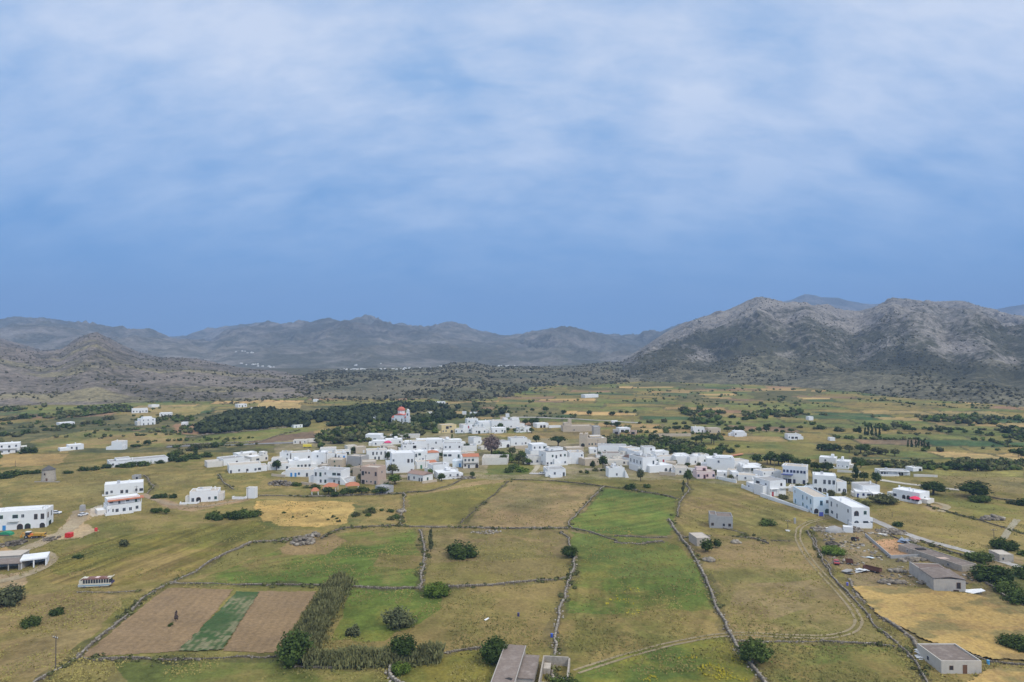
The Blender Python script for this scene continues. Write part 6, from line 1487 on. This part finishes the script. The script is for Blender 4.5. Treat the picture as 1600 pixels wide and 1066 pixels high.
def broken_barn():
    a, b = G(1459, 923), G(1509, 925); o = empty('barn', a, math.atan2(b.y - a.y, b.x - a.x)); L = (b - a).length; D = 17; h = 3.9
    K = WALLM['k']; q = MB()
    xs = [0, L * .55, L]
    q.box(0, .3, .303, D, -.4, h).box(L - .3, L, .303, D, -.4, h - .5).box(0, L, 0, .3, -.4, h - .1).box(.303, L - .303, D - .3, D, -.4, h - .4)
    q.build('wall', K, o)
    r = MB(); r.add([(-.15, -.15, h + .0), (L * .52, -.15, h + .55), (L * .52, D * .58, h + .6), (-.15, D * .58, h + .1)], [(0, 1, 2, 3)])
    r.add([(L * .52, -.15, h + .55), (L + .15, -.15, h - .1), (L + .15, D * .62, h - .1), (L * .52, D * .58, h + .6)], [(0, 1, 2, 3)])
    r.add([(x, y, z - .18) for x, y, z in r.V], [tuple(reversed(f)) for f in r.Fc]); r.build('roof', ROOFM['k'], o)
    r = MB(); r.box(.35, L - .35, D * .62, D - .35, h - 1.2, h - 1.0).build('ceiling_slab', ROOFM['g'], o)
    for i in range(5): MB().box(.3, L - .3, D * (.64 + .07 * i), D * (.64 + .07 * i) + .2, h - .5, h - .3).build('beam', ROOFM['r'], o)
    put(o, 'v', L * .78, 0, .9, 1.2, 1.9, 'r'); put(o, 'v', L * .70, 0, -.1, 1.6, .6, 'r')
    tag(o, 'grey barn with half fallen roof beside the ripe wheat field', 'barn')
    c = empty('fallen_sheet', G(1472, 888)); MB().box(-2.2, 2.2, -.9, .9, 3.4, 3.48).build('sheet', WALLM['p'], c); c.rotation_euler = (0, .1, .4); c['label'] = 'orange fallen sheet lying on the broken barn roof'; c['category'] = 'sheet'
broken_barn()
def big_roof():
    # long flat concrete building seen from above at the lower edge
    o = empty('farm_building', (-1.35, 138, gzs(0, 150)), -.15); K = WALLM['k']
    MB().box(-4.6, .3, -12, 29, -.5, 3.0).build('wall', K, o)
    MB().box(.303, 4.2, -12, 8.6, -.5, 2.8).build('side_wall', K, o)
    MB().box(.303, 3.9, 14.2, 25.5, -.5, 2.4).build('rear_wall', K, o)
    s = MB(); s.box(-4.8, .5, -12.2, 29.2, 3.003, 3.2).build('roof', ROOFM['k'], o)
    s = MB(); s.box(.503, 4.4, -12.2, 8.8, 2.803, 3.02).build('side_roof', ROOFM['k'], o)
    s = MB(); s.box(.503, 4.1, 14.0, 25.7, 2.403, 2.6).build('rear_roof', ROOFM['k'], o)
    s = MB()
    for x0, x1, y0, y1 in ((-4.8, -4.6, -12, 29), (.3, .48, 8.9, 29), (4.2, 4.38, -12, 8.7)): s.box(x0, x1, y0, y1, 3.204 if x0 < 1 else 3.024, 3.3 if x0 < 1 else 3.15)
    s.build('roof_rim', K, o)
    s = MB(); s.box(.6, 3.1, 9.3, 13.5, -.3, 1.2).build('water_trough', WALLM['s'], o)
    s = MB(); s.add([(-2.2, 12, 3.206), (-1.2, 12.6, 3.206), (-.3, 12.2, 3.206), (-.5, 11.2, 3.206), (-1.4, 11.6, 3.206)], [(0, 1, 2, 3, 4)]).build('roof_hole_shade', SHADE, o)  # dark sheet laid on the uncut slab, shade of a hole painted in
    tag(o, 'long weathered concrete roof of a farm building at the lower edge', 'farm building')
    q = empty('livestock_pens', (3.9, 138, gzs(5, 150)), -.13)
    s = MB()
    for x0, x1, y0, y1 in ((.2, .5, 0, 26), (6.2, 6.6, 2, 26), (.503, 6.197, 25.6, 26), (.503, 6.197, 13, 13.3), (.503, 6.197, 2, 2.3)): s.box(x0, x1, y0, y1, -.4, 1.9 + .3 * rnd.random())
    s.build('wall', WALLM['s'], q)
    s = MB(); s.box(1.5, 6.1, 14.5, 20, -.1, .06).box(2, 6.1, 3, 7.5, -.1, .06).build('concrete_floor', WALLM['c'], q)
    s = MB(); s.box(.6, 2.2, 21, 24, -.3, 1.4).build('ruined_partition', WALLM['s'], q)
    tag(q, 'roofless grey stone pens beside the long concrete roof', 'pens')
big_roof()
def yard():
    """low grey concrete walls round bare orange earth"""
    cs = [G(*p) for p in ((1352, 838), (1392, 873), (1444, 871), (1408, 843))]; o = empty('walled_yard', cs[0]); q = MB()
    for a, b in zip(cs[:-1], cs[1:]):
        d = b - a; n = Vector((-d.y, d.x, 0)).normalized() * .15; A_, B_ = a - cs[0], b - cs[0]
        V = [(A_ - n)[:], (B_ - n)[:], (B_ + n)[:], (A_ + n)[:]]; V = [(x, y, z - .4) for x, y, z in V] + [(x, y, z + 1.2) for x, y, z in V]
        q.add(V, [(0, 3, 2, 1), (4, 5, 6, 7), (0, 1, 5, 4), (1, 2, 6, 5), (2, 3, 7, 6), (3, 0, 4, 7)])
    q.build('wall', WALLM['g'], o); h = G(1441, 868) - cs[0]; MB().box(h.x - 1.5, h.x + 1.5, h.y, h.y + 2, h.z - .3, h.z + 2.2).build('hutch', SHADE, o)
    tag(o, 'low grey concrete walls around bare orange earth in the junk yard', 'walled yard')
yard()
# ---------------------------------------------------------------- poles, vehicles and small things
WOOD = pmat('pole_wood', (.12, .10, .085), scale=3)
def pole(px, py, hpx, label, arm=True):
    p = G(px, py); h = hpx * mpp(p); o = empty('utility_pole', p, rnd.uniform(-.5, .5)); r = max(.12, mpp(p) * .30)
    MB().tube((0, 0, -.4), (0, 0, h), r, r * .7, 8).build('post', WOOD, o)
    if arm:
        MB().box(-.9, .9, -.07 - r, -r, h - .7, h - .55).build('crossarm', WOOD, o)
        for x in (-.8, 0, .8): MB().tube((x, -.04 - r, h - .55), (x, -.04 - r, h - .25), .06, .05, 6).build('insulator', FRAMES['w'], o)
    tag(o, label, 'utility pole')
for a in [(87, 1045, 52, 'tall dark pole with crossarm in the dry grass below the bus'), (213, 772, 13, 'pole between the white villa and the awning house'), (387, 781, 20, 'pole beside the white gate pillar'), (366, 692, 11, 'pole in the green field by the pine wood'), (347, 716, 10, 'pole above the blank white box house'),
 (510, 731, 24, 'tall pole beside the small beige stone house'), (563, 742, 32, 'tall pole before the grey stone barn'), (665, 733, 22, 'pole beside the gabled white cottage'), (660, 699, 12, 'pole on the upper village edge'), (669, 706, 13, 'pole right of the upper edge pole'),
 (913, 727, 20, 'pole at the blank white wall house'), (934, 708, 21, 'pole before the peach house'), (980, 707, 14, 'pole at the head of the narrow street'), (1099, 722, 12, 'pole among the white eastern row'), (1210, 748, 32, 'tall pole left of the blue trimmed house'), (1320, 757, 9, 'pole right of the arched house wing'),
 (1553, 842, 16, 'pole above the dark rounded bush on the right'), (1394, 808, 8, 'short post in the right meadow'), (640, 700, 16, 'thin pole behind the big white house'), (1290, 747, 14, 'pole behind the house with arches'), (24, 730, 10, 'post at the left tan field'), (1231, 826, 14, 'post beside the wheel track bend')]:
    pole(*a, arm=a[2] > 12)
def tube_wheel(o, x, y, r, w_, z=None):
    t = MB().tube((x, y - w_ / 2, r), (x, y + w_ / 2, r), r, k=16).build('wheel', RUB, o); MB().tube((x, y - w_ / 2 - .02, r), (x, y + w_ / 2 + .02, r), r * .5, k=10).build('rim', METAL, t)
RUB = pmat('tyre_rubber', (.03, .03, .03), .9)
def paint(nm, c, r=.35): return pmat(nm + '_paint', c, r, var=.08, spec=.5)
def car(px, py, rz, colr, nm, label):
    o = empty('car', G(px, py), rz); P = paint(nm, colr)
    MB().prism([(-2.1, .35), (2.05, .35), (2.1, .75), (1.9, .9), (.95, .98), (-1.75, 1.0), (-2.1, .9)], -.85, .85).build('body', P, o)
    MB().prism([(-1.7, 1.003), (.9, .983), (.25, 1.38), (-1.3, 1.4)], -.72, .72).build('window', GLASS, o)
    MB().box(-1.2, .2, -.66, .66, 1.403, 1.46).build('roof', P, o)
    for x in (-1.3, 1.3):
        for y in (-.78, .78): tube_wheel(o, x, y, .32, .2)
    for y in (-.6, .6): MB().box(2.08, 2.12, y - .16, y + .16, .6, .74).build('headlight', FRAMES['w'], o)
    MB().box(-2.16, -2.1, -.8, .8, .4, .6).build('bumper', RUB, o)
    tag(o, label, 'car')
car(828, 726, .1, (.05, .06, .16), 'dark_blue', 'dark blue car parked beside the low cream house')
car(848, 741.5, .1, (.75, .75, .75), 'white', 'white car parked left of the long low house in the grass')
car(130, 806, 1.3, (.72, .72, .72), 'white', 'white car parked at the stone pillar on the dirt road')
car(88, 803, .0, (.7, .72, .76), 'white', 'white car half hidden behind the long arched house')
car(1307, 881, 1.2, (.45, .06, .06), 'red', 'old red car with pale roof in the junk yard')
car(1598, 941, 2.6, (.03, .03, .045), 'black', 'dark car at the picture edge on the wall above the wheat')
def bus():
    a, b = G(121, 920), G(174.5, 917); o = empty('bus', (a + b) / 2, math.atan2(b.y - a.y, b.x - a.x) * .7); L = (b - a).length; x = L / 2
    CR_, ST, RU = pmat('cream_bus_paint', (.62, .57, .45), .5, grime=(.42, .33, .24), gscale=.8, gamt=.5), pmat('light_blue_paint', (.17, .33, .45), .5), pmat('rusty_roof', (.22, .11, .085), .8, grime=(.36, .27, .25), gscale=.7, gamt=.9)
    MB().prism([(-x, .35), (x - .9, .35), (x, .9), (x - .1, 1.35), (-x + .1, 1.35), (-x - .05, .9)], 0, 2.5).build('body', CR_, o)
    MB().box(-x + .02, x - .5, -.02, 2.52, .62, .88).build('stripe', ST, o)
    MB().prism([(-x + .15, 1.353), (x - .45, 1.353), (x - .75, 2.5), (-x + .5, 2.5)], .1, 2.4).build('window_band', GLASS, o)
    for i in range(12):
        xx_ = -x + .55 + i * (L - 1.4) / 11; MB().box(xx_ - .06, xx_ + .06, .05, .14, 1.356, 2.5).build('window_post', CR_, o)
    MB().box(-x + .25, -x + 1.25, .02, .09, .5, 2.3).build('door', CR_, o)
    MB().prism([(-x + .4, 2.503), (x - .6, 2.503), (x - .8, 2.85), (-x + .7, 2.85)], .1, 2.4).build('roof', RU, o)
    MB().prism([(-x + .2, 2.4), (-x + .6, 2.4), (-x + 1.3, 2.95), (-x + .9, 2.95)], .08, 2.42).build('front_cowl', CR_, o)
    MB().prism([(x - .9, 2.5), (x - .3, 2.6), (x + .1, 3.15), (x - .2, 3.1)], .08, 2.42).build('rear_fin', CR_, o)
    MB().prism([(x - .9, .36), (x, .91), (x - .12, 1.7), (x - .2, 1.5)], .06, 2.44).build('rear_panel', pmat('dark_purple_paint', (.07, .06, .12), .6), o)
    for i in range(5): MB().box(-x + 1.4 + i * 1.7, -x + 2.4 + i * 1.7, .5, 1.9, 2.853, 2.98).build('roof_hatch', [CR_, RU, WALLM['P'], RU, CR_][i], o)
    for xx_ in (-x * .62, x * .3):
        for y in (.16, 2.34): tube_wheel(o, xx_, y, .48, .3)
    MB().box(-x - .09, -x - .04, .2, 2.3, .38, .6).build('bumper', METAL, o)
    tag(o, 'derelict cream bus with light blue stripe and rusty roof in the field', 'bus')
bus()
def loader():
    o = empty('backhoe_loader', G(47, 841), .12); Y, D_ = paint('orange_yellow', (.62, .26, .03), .5), pmat('dark_steel', (.06, .05, .045), .6)
    MB().box(-1.6, 1.5, -.8, .8, .6, 1.35).build('chassis', Y, o); MB().box(.2, 1.5, -.55, .55, 1.353, 1.8).build('bonnet', paint('bright_orange', (.7, .17, .03), .5), o)
    c = MB().box(-1.4, .1, -.75, .75, 1.353, 2.5).build('cab', GLASS, o); MB().box(-1.55, .25, -.85, .85, 2.503, 2.65).build('cab_roof', WALLM['c'], o)
    for x, r in ((-1.0, .72), (1.1, .5)):
        for y in (-.85, .85): tube_wheel(o, x, y, r, .4)
    MB().prism([(1.6, .3), (2.5, .25), (2.5, .4), (2.0, 1.0), (1.6, 1.0)], -1.1, 1.1).build('bucket', D_, o)
    MB().tube((1.4, .6, 1.2), (1.9, .6, .7), .1).tube((1.4, -.6, 1.2), (1.9, -.6, .7), .1).build('loader_arm', Y, o)
    MB().tube((-1.6, 0, 1.0), (-2.6, 0, 2.4), .16).tube((-2.6, 0, 2.4), (-3.3, 0, 1.0), .13).box(-3.6, -3.1, -.35, .35, .4, 1.0).build('backhoe_arm', Y, o)
    tag(o, 'orange backhoe loader parked below the long arched house', 'loader')
    o = empty('dump_truck', G(62, 840), .15); o.scale = (.72, .8, .8)
    MB().prism([(-2.6, 1.1), (1.0, 1.1), (1.4, 2.3), (-2.7, 2.5)], -1.15, 1.15).build('tipper_body', paint('yellow', (.50, .28, .035), .5), o)
    MB().box(1.5, 2.9, -1.1, 1.1, .7, 2.4).build('cab', paint('yellow', (.50, .28, .035), .5), o); MB().box(2.4, 2.93, -1.0, 1.0, 1.5, 2.2).build('window', GLASS, o); MB().box(-2.6, 2.8, -.5, .5, .6, 1.097).build('chassis', D_, o)
    for x in (-1.9, -.8, 2.1):
        for y in (-.95, .95): tube_wheel(o, x, y, .5, .35)
    tag(o, 'yellow dump truck parked behind the orange loader', 'truck')
    o = empty('truck', G(480, 700), .2); Yl = paint('lemon_yellow', (.72, .58, .05), .5)
    MB().box(-3, 1.6, -1.1, 1.1, 1.0, 2.6).build('body', Yl, o); MB().box(1.7, 3.2, -1.1, 1.1, .6, 2.5).build('cab', Yl, o); MB().box(2.7, 3.23, -1, 1, 1.5, 2.3).build('window', GLASS, o)
    for x in (-2, 2.3):
        for y in (-.95, .95): tube_wheel(o, x, y, .5, .35)
    tag(o, 'bright yellow truck by the ruined pale farmhouse', 'truck')
loader()
def tank():
    o = empty('water_tank', G(108, 840)); Rd = paint('bright_red', (.62, .025, .02), .4)
    MB().box(-1.15, 1.15, -1, 1, .25, 1.7).build('tank', Rd, o); MB().prism([(-1.2, 1.703), (1.2, 1.703), (.9, 1.95), (-.9, 1.95)], -1.05, 1.05).build('lid', Rd, o)
    for x in (-.8, .8): MB().box(x - .1, x + .1, -.9, .9, -.2, .247).build('skid', METAL, o)
    tag(o, 'bright red box tank standing on the edge of the olive field', 'tank')
    o = empty('barrel', G(150, 830)); MB().lathe([(0, 0), (.55, 0), (.6, .35), (.6, .9), (.55, 1.3), (0, 1.3)], 12).build('body', Rd, o); MB().lathe([(.62, .6), (.62, .7)], 12).build('hoop', METAL, o); tag(o, 'small red barrel at the end of the dirt yard', 'barrel')
    o = empty('tarpaulin_stack', G(10, 836)); MB().prism([(-2.6, -.2), (2.6, -.2), (2.2, .9), (.4, 1.5), (-1.9, 1.2)], -1.2, 1.2).build('cover', pmat('green_tarpaulin', (.03, .26, .13), .6, var=.2), o); MB().box(-2, 2, -1.5, -1.23, -.2, .4).build('pallet', WOOD, o); tag(o, 'green tarpaulin covered stack beside the long arched house', 'tarpaulin')
tank()
def parasol(px, py, r, h, colr, nm, label):
    o = empty('parasol', G(px, py)); MB().tube((0, 0, 0), (0, 0, h), .05).build('pole', METAL, o)
    MB().lathe([(r, h - r * .42), (r * .55, h - r * .12), (0, h + .1), (0, h), (r * .55, h - r * .18), (r * .98, h - r * .46)], 8).build('canopy', pmat(nm, colr, .7), o); tag(o, label, 'parasol')
parasol(1430, 787, 2.6, 3.6, (.72, .04, .10), 'crimson_cloth', 'crimson parasol in front of the cream house with arches')
parasol(606, 697, 3.2, 4.2, (.62, .07, .16), 'red_cloth', 'red parasol on the terrace near the wood')
def shelter(x0, y0, x1, y1, hpx, dep, label):
    a, b = G(x0, y0), G(x1, y1); o = empty('shelter', a, math.atan2(b.y - a.y, b.x - a.x) * .5); L = (b - a).length; h = hpx * mpp(a)
    MB().add([(-.4, -.4, h), (L + .4, -.4, h), (L + .4, dep, h), (-.4, dep, h), (L * .3, dep * .55, h + 1.5), (L * .7, dep * .55, h + 1.5)], [(0, 1, 5, 4), (1, 2, 5), (2, 3, 4, 5), (3, 0, 4), (0, 3, 2, 1)]).build('roof', TILE, o)
    for x in (0, L - .3):
        for y in (0, dep - .6): MB().box(x, x + .3, y, y + .3, -.3, h - .003).build('post', WALLM['w'], o)
    tag(o, label, 'shelter')
shelter(505, 769, 525, 769, 8, 7, 'hipped terracotta shelter roof below the white two storey house')
shelter(541, 769, 560, 767, 9, 7, 'slanting terracotta shelter roof before the pink ruin')
shelter(487, 774, 497, 773, 6, 4, 'small terracotta roof with white wall in the garden')
# junk yard things
RUST = pmat('rust', (.12, .055, .035), .85, var=.3, scale=2)
def trailer(px, py, L, rz, label):
    o = empty('trailer', G(px, py), rz); q = MB()
    q.box(-L / 2, L / 2, -1.1, 1.1, .55, .7).box(-L / 2, L / 2, -1.1, -1.02, .703, 1.5).box(-L / 2, L / 2, 1.02, 1.1, .703, 1.5).box(-L / 2, -L / 2 + .08, -1.017, 1.017, .703, 1.5).box(L / 2 - .08, L / 2, -1.017, 1.017, .703, 1.5); q.build('bed', RUST, o)
    for x in (-L * .25, L * .25):
        for y in (-.9, .9): tube_wheel(o, x, y, .42, .22)
    MB().tube((L / 2, 0, .6), (L / 2 + 1.3, 0, .5), .06).build('drawbar', RUST, o); tag(o, label, 'trailer')
trailer(1363, 893, 5.4, -.9, 'long rusty open trailer bed in the junk yard')
trailer(1327, 881, 2.2, -.3, 'short rusty trailer bed beside the red car')
def tractor(px, py, rz, label):
    o = empty('tractor', G(px, py), rz); MB().box(.1, 1.7, -.35, .35, .6, 1.25).build('bonnet', RUST, o); MB().box(-1, .1, -.5, .5, .5, .9).build('chassis', RUST, o); MB().box(-.9, -.3, -.35, .35, .9, 1.5).build('seat', RUB, o)
    for x, r in ((-.7, .7), (1.3, .4)):
        for y in (-.7, .7): tube_wheel(o, x, y, r, .3)
    MB().tube((1.2, .2, 1.25), (1.2, .2, 2.0), .05).build('exhaust', RUST, o); tag(o, label, 'tractor')
tractor(1336, 845, .5, 'rusty old tractor at the bend of the junk yard track')
def sheetstack(px, py, w_, d_, h, mat, rz, label, cat='sheets', n=3, nm='sheet_pile'):
    o = empty(nm, G(px, py), rz); r3 = random.Random(int(px * 7))
    for i in range(n):
        q = MB().box(-w_ / 2, w_ / 2, -d_ / 2, d_ / 2, 0, .08).build('sheet', mat, o, (r3.uniform(-.2, .2) * w_, r3.uniform(-.3, .3) * d_, .1 + h * i / n)); q.rotation_euler = (r3.uniform(-.25, .25), r3.uniform(-.25, .25), r3.uniform(-.5, .5))
    tag(o, label, cat)
sheetstack(1346, 893, 4, 2.4, .9, WALLM['w'], .1, 'white metal sheets lying in front of the rusty trailer')
sheetstack(1325, 896, 3, 2.5, 1.0, ROOFM['g'], .5, 'grey tarpaulin sheets beside the white metal sheets')
sheetstack(1358, 872, 3.4, 1.2, .4, WALLM['l'], -1.0, 'pale bluish panel lying slanted in the junk yard', n=2)
sheetstack(1447, 1028, 4.6, 2.2, .9, ROOFM['w'], -.6, 'grey white corrugated sheets dumped beside the weathered concrete hut', n=4)
sheetstack(1522, 926, 4.2, 2.2, .6, WALLM['w'], -.3, 'pale panels lying at the end of the broken barn', n=3)
sheetstack(1294, 826, 3.0, 1.6, .4, WALLM['w'], .1, 'white boards on the rubble beside the grey mound', n=3)
sheetstack(1378, 836, 4.4, .5, .5, WALLM['c'], -1.2, 'pale beams lying behind the walled yard', n=4)
sheetstack(1412, 848, 3.6, 2.2, 1.2, pmat('blue_grey_sheet', (.22, .27, .34), .6), .5, 'blue grey sheet metal pile at the walled yard corner', n=4)
sheetstack(1232, 830, 1.6, 1.2, .4, WALLM['w'], .4, 'small white panel stack left of the wheel track', n=2)
sheetstack(760, 968, 1.6, .6, .3, WALLM['w'], .4, 'pale scrap lying in the dry part of the grassy field', n=1)
sheetstack(1142, 713, 14, 2.5, 1.5, pmat('orange_soil', (.50, .22, .12), .9), .05, 'orange earth bank in the eastern meadow', 'earth bank', n=2, nm='earth_bank')
def mound(px, py, r, h, mat, label):
    o = empty('mound', G(px, py)); rg = np.random.default_rng(3); v, f = ICO2; v = v * (1 + .12 * rg.normal(0, 1, (len(v), 1))) * [r, r * .8, h]
    link('heap', npmesh('heap', v, f, [mat], smooth=True), o); tag(o, label, 'mound')
mound(1305, 830, 4.2, 2.0, ROOFM['g'], 'grey gravel mound beside the big white house at the village end')
def stake(px, py, hpx, colr, label):
    o = empty('gate_post', G(px, py)); h = hpx * mpp(o.location); MB().box(-.35, .35, -.35, .35, -.2, h).build('post', colr, o); MB().box(-.42, .42, -.42, .42, h + .003, h + .12).build('cap', colr, o); tag(o, label, 'post')
stake(1242, 818, 8, ROOFM['g'], 'grey concrete post beside the wheel track bend')
def gate(px, py, label):
    o = empty('garden_gate', G(px, py)); 
    for x in (-1.2, 1.0): MB().box(x, x + .25, -.12, .12, -.2, 2.3).build('post', WALLM['c'], o)
    MB().box(-.94, .99, -.05, .05, .1, 1.9).build('gate_leaf', pmat('violet_blue_paint', (.12, .14, .5), .5), o); tag(o, label, 'gate')
gate(1283, 807, 'violet blue garden gate before the pale blue white house')
def barrelthing(px, py, colr, nm, label):
    o = empty('drum', G(px, py)); m_ = paint(nm, colr); MB().tube((0, 0, 0), (0, 0, .9), .32, k=12).build('body', m_, o); MB().tube((0, 0, .903), (0, 0, .96), .34, k=12).build('rim', m_, o); tag(o, label, 'drum')
barrelthing(862, 996, (.04, .10, .45), 'cobalt', 'blue drum beside the stone wall above the pens')
barrelthing(1324, 915, (.12, .12, .45), 'violet', 'violet drum at the corner of the ripe wheat field')
barrelthing(1544, 1038, (.1, .35, .6), 'azure', 'light blue drum on the wall behind the concrete hut')
barrelthing(810, 963, (.05, .05, .14), 'ink', 'dark blue bundle in the dry field left of the long wall')
# house with red awning: the tile strip
_a, _b = G(168, 803), G(221, 797)
o = empty('tile_awning', (_a + _b) / 2, math.atan2(_b.y - _a.y, _b.x - _a.x)); _L = (_b - _a).length; _h = 14 * 1.52 * mpp(_a)
MB().add([(-_L / 2, -.9, _h - .5), (_L / 2 + 1, -.9, _h - .5), (_L / 2 + 1, 1.75, _h + .3), (-_L / 2, 1.75, _h + .3)], [(0, 1, 2, 3)]).add([(-_L / 2, -.9, _h - .7), (_L / 2 + 1, -.9, _h - .7), (_L / 2 + 1, 1.75, _h + .1), (-_L / 2, 1.75, _h + .1)], [(3, 2, 1, 0)]).build('tiles', TILE, o)
for _x in (-_L / 2 + .2, 0, _L / 2 - .3): MB().box(_x, _x + .22, -.7, -.48, 3.6, _h - .62).build('post', WALLM['w'], o)
tag(o, 'long red tile awning along the white two storey house', 'awning')

# scattered litter of the junk yard
P = np.array(fill([(1275, 820), (1362, 832), (1440, 858), (1530, 905), (1500, 918), (1345, 912), (1300, 880)], 420, (.2, .9), (1, 1), lambda x, y: sstep(.45, .6, fbm(x / 9, y / 9, 3, 101))))
P = P[~inpoly(P[:, 0], P[:, 1], wpoly([(1354, 838), (1392, 874), (1446, 872), (1410, 842)]))]
rg = np.random.default_rng(8); n = len(P)
tag(link('rubble', stones_mesh('rubble', np.stack([P[:, 0], P[:, 1], P[:, 2] - .05, P[:, 3] * rg.uniform(.7, 2.2, n), P[:, 3], P[:, 3] * .5, rg.uniform(0, 3, n), rg.choice([.05, .3, .6, 1.0, 1.3], n)], 1))), 'broken blocks and litter strewn over the junk yard', 'rubble', kind='stuff')
# ---------------------------------------------------------------- haze: one closed box of thin air
hz = MB().box(-13000, 13000, -400, 10500, -40, 900).build('haze', bpy.data.materials.new('thin_air'))
tag(hz, kind='stuff'); hm = hz.data.materials[0]; hm.use_nodes = True; hm.node_tree.nodes.clear(); N = NT(hm.node_tree)
ov = N.n('ShaderNodeOutputMaterial'); pv = N.n('ShaderNodeVolumePrincipled', i={'Color': (.38, .58, .93), 'Density': 1.35e-4, 'Anisotropy': .0})
N.L.new(pv.outputs[0], ov.inputs['Volume']); hm.cycles.homogeneous_volume = True
